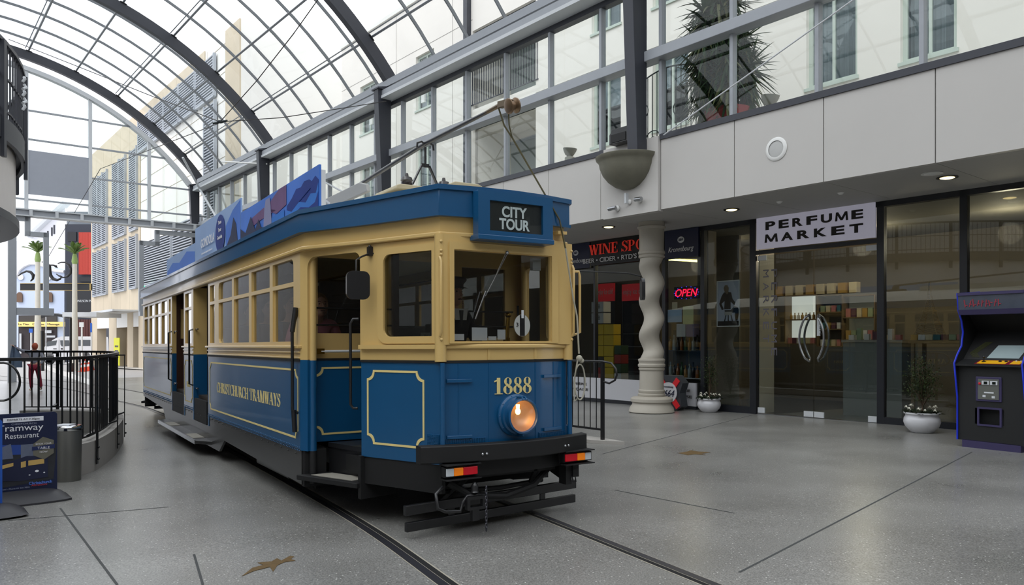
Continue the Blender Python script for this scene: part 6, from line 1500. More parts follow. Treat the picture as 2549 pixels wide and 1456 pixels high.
    for s_ in ('l', 'r'):
        a, b_ = Vector(J[s_ + 'an']), Vector(J[s_ + 'toe']); skin_mesh('shoe', [a, a.lerp(b_, .5) + Vector((0, 0, -.01)), b_], [(0, 1), (1, 2)], [.048 * k, .046 * k, .036 * k], shoes or BLK, t, 1)
def standing(h=1.7, lean=0.0, z0=0.0):
    s = h / 1.72
    J = {'pelvis': (0, 0, .93), 'waist': (0, -.01, 1.08), 'chest': (0, 0, 1.30), 'neck': (0, -.005, 1.47), 'chin': (0, -.02, 1.55), 'crown': (0, -.01, 1.64), 'lsh': (-.17, 0, 1.38), 'lel': (-.24, .02, 1.12), 'lwr': (-.25, -.1, .90), 'rsh': (.17, 0, 1.38), 'rel': (.24, .02, 1.12), 'rwr': (.25, -.1, .90),
         'lhip': (-.09, 0, .86), 'lkn': (-.10, -.02, .48), 'lan': (-.10, .02, .09), 'ltoe': (-.11, -.12, .04), 'rhip': (.09, 0, .86), 'rkn': (.10, -.02, .48), 'ran': (.10, .02, .09), 'rtoe': (.11, -.12, .04)}
    return {a: Vector(b_) * s for a, b_ in J.items()} | {'k': s}
def sitting():
    J = {'pelvis': (0, .0, .50), 'waist': (0, .02, .64), 'chest': (0, .02, .86), 'neck': (0, .0, 1.03), 'chin': (0, -.02, 1.11), 'crown': (0, -.01, 1.20), 'lsh': (-.17, .02, .94), 'lel': (-.22, -.06, .68), 'lwr': (-.14, -.28, .62), 'rsh': (.17, .02, .94), 'rel': (.22, -.06, .68), 'rwr': (.14, -.28, .62),
         'lhip': (-.09, -.04, .50), 'lkn': (-.10, -.42, .50), 'lan': (-.10, -.42, .10), 'ltoe': (-.10, -.55, .05), 'rhip': (.09, -.04, .50), 'rkn': (.10, -.42, .50), 'ran': (.10, -.42, .10), 'rtoe': (.10, -.55, .05)}
    return {a: Vector(b_) for a, b_ in J.items()} | {'k': 1.0}
def tram_pt(x, y, z):
    v = TRAM.matrix_basis @ Vector((x, y, z)); return v
# driver at the windscreen, face turned to the picture right
NAVYC = mat('driver_jacket', (20, 22, 30), .8); GREYH = mat('grey_hair', (120, 112, 104), .8)
J = standing(1.58); J['lwr'] = Vector((-.16, -.30, 1.02)); J['lel'] = Vector((-.24, -.08, 1.02)); J['rel'] = Vector((.25, -.06, 1.02)); J['rwr'] = Vector((.14, -.3, 1.0))
t = thing('person', 'tram driver in dark cap, jacket and tie standing behind the windscreen', 'person', tram_pt(-.065, .90, .66 - .20), TH_T + R(8))
figure(t, J, NAVYC, NAVYC, GREYH, cap=mat('cap_black', (20, 20, 22), .6), tie=True, fdir=Vector((.12, -.99, 0)))
q = MB(); q.prism([(-.06, 0), (.06, 0), (.075, .1), (-.075, .1)], -.14, -.135, Matrix(((1, 0, 0, 0), (0, 0, 1, 0), (0, 1, 0, 1.24), (0, 0, 0, 1)))); q.build('shirt_front', WHITE, t)
q = MB(); q.prism([(-.01, -.06), (.01, -.06), (.022, .085), (-.022, .085)], -.146, -.142, Matrix(((1, 0, 0, 0), (0, 0, 1, 0), (0, 1, 0, 1.24), (0, 0, 0, 1)))); q.build('tie', SBLK, t)
# passengers on the benches
cols = {'pink': (206, 130, 150), 'blue': (70, 90, 120), 'grey': (100, 104, 108), 'teal': (70, 110, 112), 'black': (28, 28, 32), 'cream': (180, 170, 150)}
pas = [(-.80, 2.1, 'pink', 'passenger in a pink top at the saloon window nearest the cab door', 0, (150, 110, 70)), (-.80, 3.0, 'blue', 'passenger in a dark blue top behind the second saloon window', .1, (90, 70, 50)), (-.80, 3.9, 'teal', 'passenger in a teal top behind the third saloon window', -.1, (60, 44, 34)),
       (-.80, 4.8, 'grey', 'passenger in a grey top behind the fourth saloon window', 0, (120, 90, 60)), (.8, 2.1, 'black', 'dark-haired passenger in black on the far bench behind the cab', 0, (24, 20, 20)), (.7, 7.1, 'black', 'passenger in black glimpsed through the middle doorway', 0, (30, 22, 20))]
for x_, y_, c_, lb, rz_, hc in pas:
    y_ += .32 if y_ < 5 else .2
    t = thing('person', lb, 'person', tram_pt(x_, y_, .76), TH_T + rz_)
    J = sitting()
    if c_ == 'pink': J['chest'] = Vector((-.08, -.02, .84)); J['neck'] = Vector((-.04, -.06, 1.0)); J['chin'] = Vector((.0, -.09, 1.06)); J['crown'] = Vector((0, -.08, 1.15)); J['lsh'] = Vector((-.24, -.02, .9)); J['lel'] = Vector((-.30, -.05, .68))
    figure(t, J, mat('top_' + c_, cols[c_], .85, var=.1), mat('trouser_dark', (40, 42, 50), .85), mat('hair_%d' % hc[0], hc, .8))

# ================================================================ LEFT TOWER
CT = Vector((-13.02, 8.29, 0)); LW = mat('tower_render', (226, 220, 214), .7, var=.04)
tw = thing('corner_tower', 'curved pale tower with dark balcony railing and glass front at the left edge', 'building', (CT.x, CT.y, fz(-8, 8)))
gz = tw.location.z
def ringseg(q, r0, r1, z0, z1, a0, a1, n=48):
    rows = []
    for k in range(n + 1):
        a = R(a0 + (a1 - a0) * k / n); rows.append([Vector((r * math.cos(a), r * math.sin(a), z - gz)) for r, z in ((r0, z0), (r1, z0), (r1, z1), (r0, z1))])
    q.loft(rows, closed=True); q.add(rows[0], [(0, 1, 2, 3)]); q.add(rows[-1], [(3, 2, 1, 0)])
q = MB(); ringseg(q, 6.0, 6.40, 3.28, 4.34, -55, 150); q.build('rendered_wall', LW, tw, smooth=30)
q = MB(); ringseg(q, 6.1, 6.52, 4.30, 4.50, -55, 150); ringseg(q, 6.47, 6.53, 4.2, 4.5, -55, 150); q.build('balcony_edge', RIB, tw, smooth=30)
q = MB(); ringseg(q, 6.2, 6.45, 3.19, 3.30, -55, 150); q.build('canopy_band', CAP, tw, smooth=30)
q = MB(); ringseg(q, 6.46, 6.53, 5.49, 5.54, -55, 150); ringseg(q, 6.48, 6.51, 5.05, 5.075, -55, 150, 30); ringseg(q, 6.48, 6.51, 4.6, 4.625, -55, 150, 30); rl = q.build('balcony_rail', RIB, tw, smooth=30)
q = MB()
n_b = 0
for k in range(150):
    a = R(-50 + 190 * k / 149 * 1.0); q.bar((6.495 * math.cos(a), 6.495 * math.sin(a), 4.5 - gz), (6.495 * math.cos(a), 6.495 * math.sin(a), 5.5 - gz), .012, .02)
tag(q.build('balusters', RIB, tw), kind='stuff')
for a_ in (16.5, 30.5, 44, 58, 2, -12, -26):
    q = MB(); a = R(a_); c_, s_ = math.cos(a), math.sin(a); q.bar((6.53 * c_, 6.53 * s_, 3.95 - gz), (6.53 * c_, 6.53 * s_, 5.5 - gz), .10, .05, up=(c_, s_, 0)); q.build('rail_post', RIB, tw)
q = MB(); ringseg(q, 6.0, 6.02, -.2, 3.2, -55, 150); q.build('glass_front', GSH, tw, smooth=30)
for a_ in (20.5, 25.5, 34, 44, 10, 0, -10, -20, -30):
    q = MB(); a = R(a_); c_, s_ = math.cos(a), math.sin(a); q.bar((6.08 * c_, 6.08 * s_, 0), (6.08 * c_, 6.08 * s_, 3.2 - gz), .12, .16, up=(c_, s_, 0)); q.build('mullion', MULL if a_ != 34 else DGREY, tw)
q = MB(); ringseg(q, 0, 5.9, 5.2 - 1.3, 4.0, -55, 150, 20); ringseg(q, 3.0, 3.2, -.2, 4.2, -55, 150, 20); q.build('core_wall', mat('tower_core', (90, 92, 90), .8), tw)
q = MB()
for k in range(26): ringseg(q, 5.7, 5.72, 1.0 + k * .075, 1.045 + k * .075, -20, 60, 16)
q.build('window_slats', mat('slat_grey', (150, 152, 150), .6), tw)
q = MB(); ringseg(q, 5.72, 5.75, -.1, .95, -20, 60, 16); q.build('frosted_band', mat('frost_grey', (130, 140, 138), .6), tw)
q = MB()
ca, sa = math.cos(R(23.5)), math.sin(R(23.5))
for k in range(5): q.tube([(6.57 * ca, 6.57 * sa, 4.8 - gz + .1 * k), (6.6 * math.cos(R(23.5 + (k % 2) * .8)), 6.6 * math.sin(R(23.5 + (k % 2) * .8)), 4.85 - gz + .1 * k), (6.57 * math.cos(R(24.5)), 6.57 * math.sin(R(24.5)), 4.9 - gz + .1 * k)], .02, 6)
q.build('relief_ornament', LGREY, tw, smooth=50)

# ================================================================ LEFT BALUSTRADE AND KERB
kp = [(-6.75, 7.82), (-6.1, 7.9), (-5.5, 8.08), (-5.08, 8.42), (-5.02, 8.9), (-5.14, 9.4), (-5.42, 10.2), (-5.88, 11.3), (-6.34, 12.25), (-6.75, 12.85), (-7.2, 13.25), (-7.8, 13.45), (-8.6, 13.5)]
kc = catmull([Vector((x, y, 0)) for x, y in kp], 8)
KERB = mat('concrete_kerb', (168, 164, 158), .75, var=.08, scale=4, bump=.1)
q = MB(); A, B = offs(kc, .09), offs(kc, -.16); rows = []
for p0, p1 in zip(A, B):
    g0 = fz(p0.x, p0.y); rows.append([Vector((p0.x, p0.y, g0 - .05)), Vector((p0.x, p0.y, g0 + .36)), Vector((p1.x, p1.y, g0 + .36)), Vector((p1.x, p1.y, g0 - .05))])
q.loft(rows, closed=True); tag(q.build('curved_kerb', KERB, smooth=40), 'curved low concrete kerb wall under the black balustrade at the left', 'kerb')
bal = thing('balustrade', 'curved black steel balustrade with close vertical bars on the concrete kerb at the left', 'railing', (-5, 8.5, 0.3))
bo = bal.location
arcl = [0]
for a, c in zip(kc[:-1], kc[1:]): arcl.append(arcl[-1] + (c - a).length)
def at_len(s_):
    for i in range(len(kc) - 1):
        if arcl[i + 1] >= s_: u = (s_ - arcl[i]) / (arcl[i + 1] - arcl[i]); return kc[i].lerp(kc[i + 1], u), (kc[i + 1] - kc[i]).normalized()
    return kc[-1], (kc[-1] - kc[-2]).normalized()
q = MB(); rows = []
for p0, d_ in [at_len(arcl[-1] * k / 90) for k in range(91)]:
    n_ = Vector((d_.y, -d_.x, 0)); rows.append([p0 + n_ * .03 + Vector((0, 0, 1.29)) - bo, p0 + n_ * .03 + Vector((0, 0, 1.325)) - bo, p0 - n_ * .03 + Vector((0, 0, 1.325)) - bo, p0 - n_ * .03 + Vector((0, 0, 1.29)) - bo])
q.loft(rows, closed=True); q.build('handrail', BLK, bal, smooth=40)
q = MB(); rows = []
for p0, d_ in [at_len(arcl[-1] * k / 90) for k in range(91)]:
    n_ = Vector((d_.y, -d_.x, 0)); z_ = fz(p0.x, p0.y) + .40; rows.append([p0 + n_ * .012 + Vector((0, 0, z_)) - bo, p0 + n_ * .012 + Vector((0, 0, z_ + .02)) - bo, p0 - n_ * .012 + Vector((0, 0, z_ + .02)) - bo, p0 - n_ * .012 + Vector((0, 0, z_)) - bo])
q.loft(rows, closed=True); q.build('bottom_rail', BLK, bal, smooth=40)
s_ = .4; nb_ = 0
while s_ < arcl[-1] - .1 and nb_ < 99:
    p0, d_ = at_len(s_); q = MB(); g0 = fz(p0.x, p0.y); post = nb_ % 11 == 5
    a, c = p0 + Vector((0, 0, g0 + .40)) - bo, p0 + Vector((0, 0, 1.31)) - bo
    if post:
        n_ = Vector((d_.y, -d_.x, 0)); a = a + n_ * .11 + Vector((0, 0, -.32)); q.bar(a, c + n_ * .11 + Vector((0, 0, -.02)), .012, .055, up=n_.cross(Vector((0, 0, 1)))); q.bar(c + n_ * .12 + Vector((0, 0, -.03)), c + Vector((0, 0, -.03)), .05, .02); q.bar(a + n_ * -.0 + Vector((0, 0, .38)), p0 + Vector((0, 0, g0 + .42)) - bo, .05, .02)
        for dz in (.06, .2): q.ball(a + n_ * .015 + Vector((0, 0, dz)), .014, 6)
        q.build('post', BLK, bal)
    else:
        q.tube([a, c], .011, 6, caps=False); q.build('baluster', BLK, bal, smooth=60)
    s_ += .13; nb_ += 1
q = MB(); P = on_Y(4, 950, 7.6); q.tube([P + Vector((.15 * math.cos(a_), .05 * math.cos(a_), .19 * math.sin(a_))) for a_ in [2 * PI * k / 26 for k in range(26)]], .012, 6, closed=True)
tag(q.build('hoop_rail', BLK, smooth=60), 'thin black ornamental hoop beside the balustrade at the left edge', 'hoop')
q = MB(); 
# second railing at the right of the tram
Pp = on_floor(1500, 1103); t = thing('ramp_railing', 'black vertical-bar railing on the low ramp to the right of the tram', 'railing', (Pp.x, Pp.y, Pp.z), TH_M)
q = MB(); q.tube([(0, 3.6, 1.22), (0, 0, 1.22), (0, -.18, 1.2), (0, -.27, 1.12), (0, -.29, 1.03), (0, -.25, .95), (0, -.14, .9), (0, 0, .92)], .016, 8); q.build('handrail', BLK, t, smooth=60)
q = MB(); q.bar((0, 3.6, .2), (0, 0, .2), .02, .03); q.build('bottom_rail', BLK, t)
for k in range(26): q = MB(); q.tube([(0, .13 + .13 * k, .2), (0, .13 + .13 * k, 1.21)], .008, 6); q.build('baluster', BLK, t, smooth=60)
for y_ in (0, 1.75): q = MB(); q.bar((0, y_, 0), (0, y_, 1.22), .045, .045); q.box(-.05, .05, y_ - .05, y_ + .05, 0, .012); q.build('post', BLK, t)
q = MB(); q.prism([(-.16, 5), (-.16, .1), (.1, -.35), (.16, .0), (.16, 5)], .0, .05); q.prism([(-.14, 5), (-.14, .8), (.14, .8), (.14, 5)], .05, .14); tag(q.build('ramp_kerb', KERB, loc=(Pp.x + .0, Pp.y, Pp.z + .001), rz=TH_M), 'low pale concrete ramp kerb under the railing right of the tram', 'kerb')

# ---- litter bin
Pb = on_floor(169, 1196); r0 = 31 * Pb.y / F
t = thing('litter_bin', 'brushed grey cylindrical litter bin with chrome lid beside the kerb', 'bin', Pb); hb = (1196 - 1062) * Pb.y / F
q = MB(); q.lathe([(r0 * .92, 0), (r0 * .94, .015), (r0, hb - .03), (r0 * .98, hb - .02)], 40); q.build('body', mat('brushed_bin', (120, 120, 116), .42, metal=.75, var=.05), t, smooth=40)
q = MB(); q.lathe([(r0 * 1.02, hb - .035), (r0 * 1.04, hb - .02), (r0 * 1.03, hb + .005), (r0 * .95, hb + .018), (r0 * .6, hb + .02), (r0 * .55, hb - .02), (.001, hb - .05)], 40); q.build('lid', mat('chrome', (210, 212, 214), .12, metal=1.0), t, smooth=40)
q = MB(); q.box(-.09, .05, -.07, .06, hb + .019, hb + .028); q.build('lid_flap', PAPER, t)

# ---- advertising stand
STD = mat('stand_plastic', (48, 48, 52), .5, var=.05); NVS = mat('poster_navy', (18, 28, 62), .4)
Pl, Pr = on_floor(-45, 1262), on_floor(150, 1240)
mid = (Pl + Pr) / 2; dirv = (Pr - Pl); ang = math.atan2(dirv.y, dirv.x); sw = .60
ps = on_Y(137, 1225, Pr.y - .05); 
ys = Pr.y
w_ = 0.60; right_x = on_Y(142, 1100, ys).x; htop = on_Y(148, 1024, ys).z; hbot = on_Y(134, 1224, ys).z
cx = right_x - math.cos(ang) * w_ / 2; cy = ys - math.sin(ang) * w_ / 2
t = thing('poster_stand', 'free-standing navy poster for the tramway restaurant on a dark moulded base', 'sign', (cx, cy, fz(cx, cy)), ang)
g0 = t.location.z; H0, H1 = hbot - g0, htop - g0
Md = Matrix(((1, 0, 0, 0), (0, 0, -1, 0), (0, 1, 0, 0), (0, 0, 0, 1)))
q = MB(); q.plate(rrect(-w_ / 2, w_ / 2, H0, H1, .03), [], .02, Md); pb = q.build('poster_board', NVS, t)
def pst(s_, x, z, w, h, m=SWHT, serif=False, shear=0, nm='lettering', bold=0, dy=0.0):
    vs, fs = text_mesh(s_, w, h, .002, shear, bold); q = MB(); q.add(vs, fs, frame_M((x, -.0125 - dy, z), (1, 0, 0), (0, 0, 1))); return q.build(nm, m, pb)
def ppoly(polys, m, nm, dy=0.0):
    q = MB()
    for pl in polys: q.plate([(x, H0 + (H1 - H0) * z) for x, z in pl], [], .002, Matrix.Translation((0, -.011 - dy, 0)) @ Md)
    return q.build(nm, m, pb)
Hh = H1 - H0; Z = lambda v: H0 + Hh * v
wx = w_ / 2
ppoly([[(-.14, .895), (.185, .9), (.185, .955), (-.14, .95)]], PAPER, 'departure_strip')
pst('DEPARTS AT 7.30pm', .022, Z(.912), .26, Hh * .027, SHD, dy=.003)
pst('CHRISTCHURCH', .025, Z(.862), .2, Hh * .02, mat('poster_grey', (150, 156, 176), .6))
pst('Tramway', -.002, Z(.765), .37, Hh * .1)
pst('Restaurant', .012, Z(.70), .27, Hh * .06)
ppoly([[(-wx + .005, .10), (wx - .03, .17), (wx - .005, .60), (-wx + .005, .64)]], mat('photo_dusk', (38, 40, 46), .5, var=.5, scale=9), 'photo_background')
ppoly([[(-wx + .005, .52), (-wx + .005, .64), (.0, .62), (.0, .5)]], mat('photo_blue_dusk', (34, 66, 140), .5, var=.2, scale=5), 'photo_sky', .002)
ppoly([[(-.16, .46), (-.2, .58), (-.08, .64), (-.06, .46)], [(0.0, .46), (.0, .62), (.12, .62), (.12, .46)]], mat('photo_facade', (96, 104, 124), .6, var=.2, scale=20), 'photo_facades', .003)
ppoly([[(-wx + .01, .36), (-.05, .44), (.05, .48), (.2, .46), (.22, .44), (.22, .2), (.0, .18), (-wx + .01, .22)]], mat('photo_tram', (24, 30, 60), .5), 'photo_tram', .004)
ppoly([[(-wx + .02, .31), (-.06, .37), (-.06, .41), (-wx + .02, .36)], [(.0, .34), (.04, .35), (.04, .42), (.0, .41)], [(.06, .36), (.19, .37), (.19, .43), (.06, .42)]], mat('photo_windows', (176, 146, 84), .5, emit=(176, 146, 84), es=.05), 'photo_windows', .006)
ppoly([[(.13 + .016 * math.cos(a_), .285 + .014 * math.sin(a_)) for a_ in [2 * PI * k / 14 for k in range(14)]], [(.07 + .008 * math.cos(a_), .245 + .007 * math.sin(a_)) for a_ in [2 * PI * k / 10 for k in range(10)]], [(.19 + .008 * math.cos(a_), .26 + .007 * math.sin(a_)) for a_ in [2 * PI * k / 10 for k in range(10)]]], PAPER, 'photo_lamps', .007)
ppoly([[(.10, .62), (.18, .70), (.27, .65), (.27, .49), (.19, .42), (.10, .48)]], mat('hexagon_olive', (104, 102, 90), .5), 'hexagon', .008)
ppoly([[(.09, .54), (.28, .55), (.28, .60), (.09, .585)]], mat('hex_band', (22, 36, 84), .5), 'hexagon_band', .0095)
for s_, z_, w2 in (('BOOK YOUR', .605, .13), ('TABLE', .55, .10), ('NOW', .505, .065)): pst(s_, .185, Z(z_), w2, Hh * (.02 if s_ != 'TABLE' else .03), SWHT, dy=.011)
pst('Christchurch', .16, Z(.125), .19, Hh * .035, mat('logo_blue', (90, 130, 220), .5), dy=.006, bold=.02); pst('Attractions', .15, Z(.105), .13, Hh * .025, mat('logo_red', (190, 60, 70), .5), dy=.008)
pst('Bookings Essential - Phone 03 366 7830', -.1, Z(.085), .34, Hh * .02, mat('poster_grey', (150, 156, 176), .6), dy=.003); pst('christchurchattractions.nz', -.12, Z(.035), .28, Hh * .026, SWHT, dy=.003)
q = MB()
rows = []
for k in range(13):
    u = -1 + 2 * k / 12; row = []
    for j in range(15):
        v = -1 + 2 * j / 14; hx = .40 * u; e = (1 - abs(u) ** 6) ; hy = .24 * v * (.72 + .28 * math.sqrt(max(0, 1 - u * u))); zz = .02 + .095 * max(0, (1 - abs(v) ** 2.2)) * max(0, 1 - abs(u) ** 5); row.append(Vector((hx, hy, zz)))
    rows.append(row)
q.loft(rows); bot = [[Vector((p.x, p.y, 0)) for p in r_] for r_ in rows]; q.loft([[r_[0] for r_ in rows], [r_[0] for r_ in bot]]); q.loft([[r_[-1] for r_ in rows], [r_[-1] for r_ in bot]]); q.loft([rows[0], bot[0]]); q.loft([rows[-1], bot[-1]])
q.build('moulded_base', STD, t, smooth=50)
q = MB(); q.box(-.24, .24, -.03, .03, .06, H0 + .03); q.build('poster_socket', STD, t)
Pl2 = on_floor(-64, 1292); t2 = thing('poster_stand', 'second poster stand showing only its dark base and blue edge at the bottom left corner', 'sign', (Pl2.x, Pl2.y, Pl2.z), ang)
q = MB(); q.loft([[Vector((p.x * .95, p.y, p.z)) for p in r_] for r_ in rows]); q.build('moulded_base', STD, t2, smooth=50)
q = MB(); q.plate(rrect(-.25, .20, H0, H1, .03), [], .02, Md); q.build('poster_board', mat('poster_bright_blue', (30, 80, 170), .4, var=.2), t2)

# ================================================================ ARCADE CABINET
P1, P2 = on_floor(2392, 1112), on_floor(2538, 1128); dv = (P2 - P1); W0 = dv.length; ang = math.atan2(dv.y, dv.x)
t = thing('arcade_cabinet', 'black upright arcade game cabinet with blue edge trim at the right of the shopfront', 'arcade machine', P1, ang)
BT = mat('blue_t_moulding', (30, 50, 190), .35, emit=(20, 40, 180), es=.0); CB = mat('cabinet_black', (26, 27, 28), .5); PUR = mat('purple_trim', (54, 48, 84), .5)
zq = lambda y_: CAMH + (845 - y_) * (P1.y + .03) / F - P1.z
side = [(0.02, 0.10), (.02, .7), (-.06, 1.18), (.02, 1.30), (.13, 1.42), (.17, 1.62), (.13, 1.78), (.05, 1.92), (.02, 2.16), (.62, 2.2), (.75, 1.5), (.75, 0.10)]
ztop = zq(731); sc_ = ztop / 2.16; side = [(y_, z_ * sc_) for y_, z_ in side]
Msd = Matrix(((0, 0, 1, 0), (1, 0, 0, 0), (0, 1, 0, 0), (0, 0, 0, 1)))
wd = W0 + .12
for x_ in (-.06, wd - .06):
    q = MB(); q.plate(side, [], .02, Matrix.Translation((x_, 0, 0)) @ Msd); sp_ = q.build('side_panel', CB, t)
    q = MB(); edge = side[:10]; q.tube([(x_, y_ - .004, z_) for y_, z_ in edge], .013, 6); q.build('edge_trim', BT, sp_, smooth=50)
S = sc_; xa, xb = -.05, wd - .07
q = MB(); q.box(-.0, W0, .03, .7, 0, .11); q.build('plinth', PUR, t)
q = MB(); q.box(xa, xb, .03, .05, .1, .34 * S); q.box(xa, xb, .03, .05, .56 * S, 1.16 * S); q.box(xa, xa + (xb - xa) * .26, .03, .05, .34 * S, .56 * S); q.box(xb - (xb - xa) * .30, xb, .03, .05, .34 * S, .56 * S); q.box(xa, xb, .16, .18, .3 * S, .6 * S); q.build('front_panel', CB, t)
xm = (xa + xb) / 2 - .0
q = MB(); q.plate(rrect(xm - .17, xm + .15, .32 * S, .58 * S, .01), [rrect(xm - .145, xm + .125, .345 * S, .555 * S, .01)], .02, Matrix(((1, 0, 0, 0), (0, 0, -1, .025), (0, 1, 0, 0), (0, 0, 0, 1)))); q.build('opening_surround', PUR, t)
q = MB(); q.box(xm - .19, xm + .15, .012, .03, .66 * S, 1.0 * S); cdr = q.build('coin_door_frame', PUR, t, bevel=.01)
q = MB(); q.box(xm - .155, xm + .12, .004, .012, .69 * S, .97 * S); cdp = q.build('coin_door', mat('coin_door_grey', (110, 112, 106), .45, metal=.4), cdr)
for x0_ in (xm - .10, xm + .01):
    q = MB(); q.box(x0_, x0_ + .095, -.006, .004, .89 * S, .945 * S); cs_ = q.build('coin_slot', LGREY, cdr, bevel=.003); q = MB(); q.box(x0_ + .03, x0_ + .075, -.009, -.006, .9 * S, .935 * S); q.build('slot_window', mat('slot_dark', (14, 24, 16), .3), cdr)
q = MB(); q.ball((xm - .128, -.004, .905 * S), .018, 8, (1, .5, 1)); q.build('red_button', mat('red_button', (200, 20, 40), .4), cdr, smooth=60)
q = MB(); q.box(xm - .09, xm - .05, .0, .004, .72 * S, .75 * S); q.box(xm + .03, xm + .07, .0, .004, .71 * S, .74 * S); q.box(xm - .07, xm + .055, .0, .004, .775 * S, .795 * S); q.build('return_flap', LGREY, cdr)
# control panel
def qd(q, pts): q.add(pts, [(0, 1, 2, 3)])
CPZ0, CPZ1 = 1.165 * S, 1.235 * S
q = MB(); q.prism([(-.055, CPZ0 - .02), (.16, CPZ1 - .02), (.16, CPZ1), (-.055, CPZ0)], xa, xb, Msd); cp = q.build('control_panel', CB, t)
def onp(u, v, dz=.0): return (xa + (xb - xa) * u, -.055 + .215 * v, CPZ0 + (CPZ1 - CPZ0) * v + dz)
q = MB(); q.add([onp(.28, .1, .003), onp(.99, .1, .003), onp(.99, .85, .003), onp(.28, .85, .003)], [(0, 1, 2, 3)]); q.build('red_border', mat('panel_maroon', (110, 20, 40), .4), cp)
q = MB(); q.add([onp(.31, .18, .005), onp(.74, .18, .005), onp(.74, .78, .005), onp(.31, .78, .005)], [(0, 1, 2, 3)]); q.add([onp(.8, .18, .005), onp(.95, .18, .005), onp(.95, .78, .005), onp(.8, .78, .005)], [(0, 1, 2, 3)]); q.build('yellow_plate', mat('panel_yellow', (226, 170, 20), .4), cp)
q = MB(); p_ = onp(.38, .55); q.tube([p_, (p_[0], p_[1], p_[2] + .06)], .008, 6); q.ball((p_[0], p_[1], p_[2] + .07), .02, 8); q.lathe([(.03, .006), (.015, .014)], 12, Matrix.Translation(p_)); q.build('joystick', BLK, cp, smooth=50)
for u_ in (.62, .71):
    p_ = onp(u_, .6); q = MB(); q.lathe([(.02, 0), (.02, .014), (.014, .018), (.001, .018)], 14, Matrix.Translation(p_)); q.build('button', BLK, cp, smooth=40)
for u_ in (.84, .91):
    p_ = onp(u_, .75); q = MB(); q.lathe([(.012, 0), (.012, .012), (.001, .014)], 12, Matrix.Translation(p_)); q.build('button', LGREY, cp, smooth=40)
# screen cavity
q = MB(); q.add([(xa, .16, CPZ1), (xb, .16, CPZ1), (xb, .55, 1.62 * S), (xa, .55, 1.62 * S)], [(0, 1, 2, 3)]); q.add([(xa, .55, 1.62 * S), (xb, .55, 1.62 * S), (xb, .2, 1.98 * S), (xa, .2, 1.98 * S)], [(0, 1, 2, 3)]); q.build('bezel', RUB, t)
def scr(u, v, d=.0): return (xa + (xb - xa) * u, .16 + .39 * v - d, CPZ1 + (1.62 * S - CPZ1) * v + d)
q = MB(); q.add([scr(.36, .04, .004), scr(.84, .04, .004), scr(.9, .5, .004), scr(.44, .5, .004)], [(0, 1, 2, 3)]); q.build('screen', mat('crt_grey', (150, 166, 168), .2, coat=.6), t)
q = MB()
for k in range(6):
    o_ = .02 * k
    for s0, s1 in (((.14 + o_, .06), (.06 + o_, .22)), ((.06 + o_, .22), (.22 + o_, .62)), ((.9 + .012 * k, .08), (.93 + .01 * k, .2)), ((.93 + .01 * k, .2), (.9 + .012 * k, .6))):
        q.bar(scr(s0[0], s0[1], .004), scr(s1[0], s1[1], .004), .003)
q.build('bezel_lines', mat('bezel_olive', (80, 84, 30), .5), t)
q = MB(); q.prism([(.03, 1.93 * S), (.06, 1.93 * S), (.045, 2.13 * S), (.015, 2.13 * S)], xa, xb, Msd); mq = q.build('marquee', mat('marquee_grey', (74, 80, 92), .25, coat=.7, var=.3, scale=5), t)
q = MB(); q.prism([(.045, 1.86 * S), (.2, 1.86 * S), (.2, 1.93 * S), (.02, 1.93 * S)], xa, xb, Msd); q.box(xa, xb, .0, .03, 2.13 * S, 2.17 * S); q.build('marquee_retainer', PUR, t)
q = MB()
random.seed(4)
for k in range(9):
    x0_ = xa + .1 + k * .055; q.bar((x0_, .022, 1.96 * S + random.uniform(0, .02)), (x0_ + random.uniform(-.02, .03), .016, 2.08 * S - random.uniform(0, .03)), .012, .004, up=(0, 1, 0)); q.bar((x0_, .02, 1.98 * S + random.uniform(0, .05)), (x0_ + .035, .018, 1.99 * S + random.uniform(0, .05)), .01, .004, up=(0, 1, 0))
q.build('marquee_lettering', mat('marquee_red', (150, 46, 60), .5), mq)
q = MB(); q.box(xa, xb, .05, .7, 2.13 * S, 2.16 * S); q.box(xa, xb, .7, .72, .1, 2.1 * S); q.build('back_panel', CB, t)

# ================================================================ THE STREET BEYOND
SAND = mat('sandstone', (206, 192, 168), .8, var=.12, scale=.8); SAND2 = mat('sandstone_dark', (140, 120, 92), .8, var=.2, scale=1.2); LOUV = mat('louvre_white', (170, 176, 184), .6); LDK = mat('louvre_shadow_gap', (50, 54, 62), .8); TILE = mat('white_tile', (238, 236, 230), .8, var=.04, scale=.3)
t = thing('louvred_building', 'tall sandstone and white building with banks of louvres behind the glass roof', 'building', MW(12.4, 50, -.6), TH_M)
zz_ = .6
q = MB(); q.box(0, 9, 34.9 - 50, 68.4 - 50, 3.3 + zz_, 16.2 + zz_); q.build('facade', TILE, t)
q = MB(); q.box(-.06, 0, 53 - 50, 68.4 - 50, 3.3 + zz_, 16.2 + zz_); q.box(-.06, 0, 40 - 50, 53 - 50, 15.4 + zz_, 16.2 + zz_); q.box(-.06, 0, 40 - 50, 53 - 50, 3.3 + zz_, 4.75 + zz_); q.box(-.08, .0, 34.9 - 50, 36.8 - 50, 0, 16.2 + zz_); q.build('stone_cladding', SAND, t)
q = MB()
for m_ in [36.8 + 2.7 * k for k in range(12)]: q.box(-.062, -.058, m_ - 50 - .015, m_ - 50 + .015, 3.3 + zz_, 16 + zz_)
for z_ in [4.9 + 1.35 * k for k in range(9)]: q.box(-.012, -.002, 34.9 - 50, 68 - 50, z_ + zz_ - .012, z_ + zz_ + .012)
q.build('joints', mat('joint_tan', (170, 160, 140), .9), t)
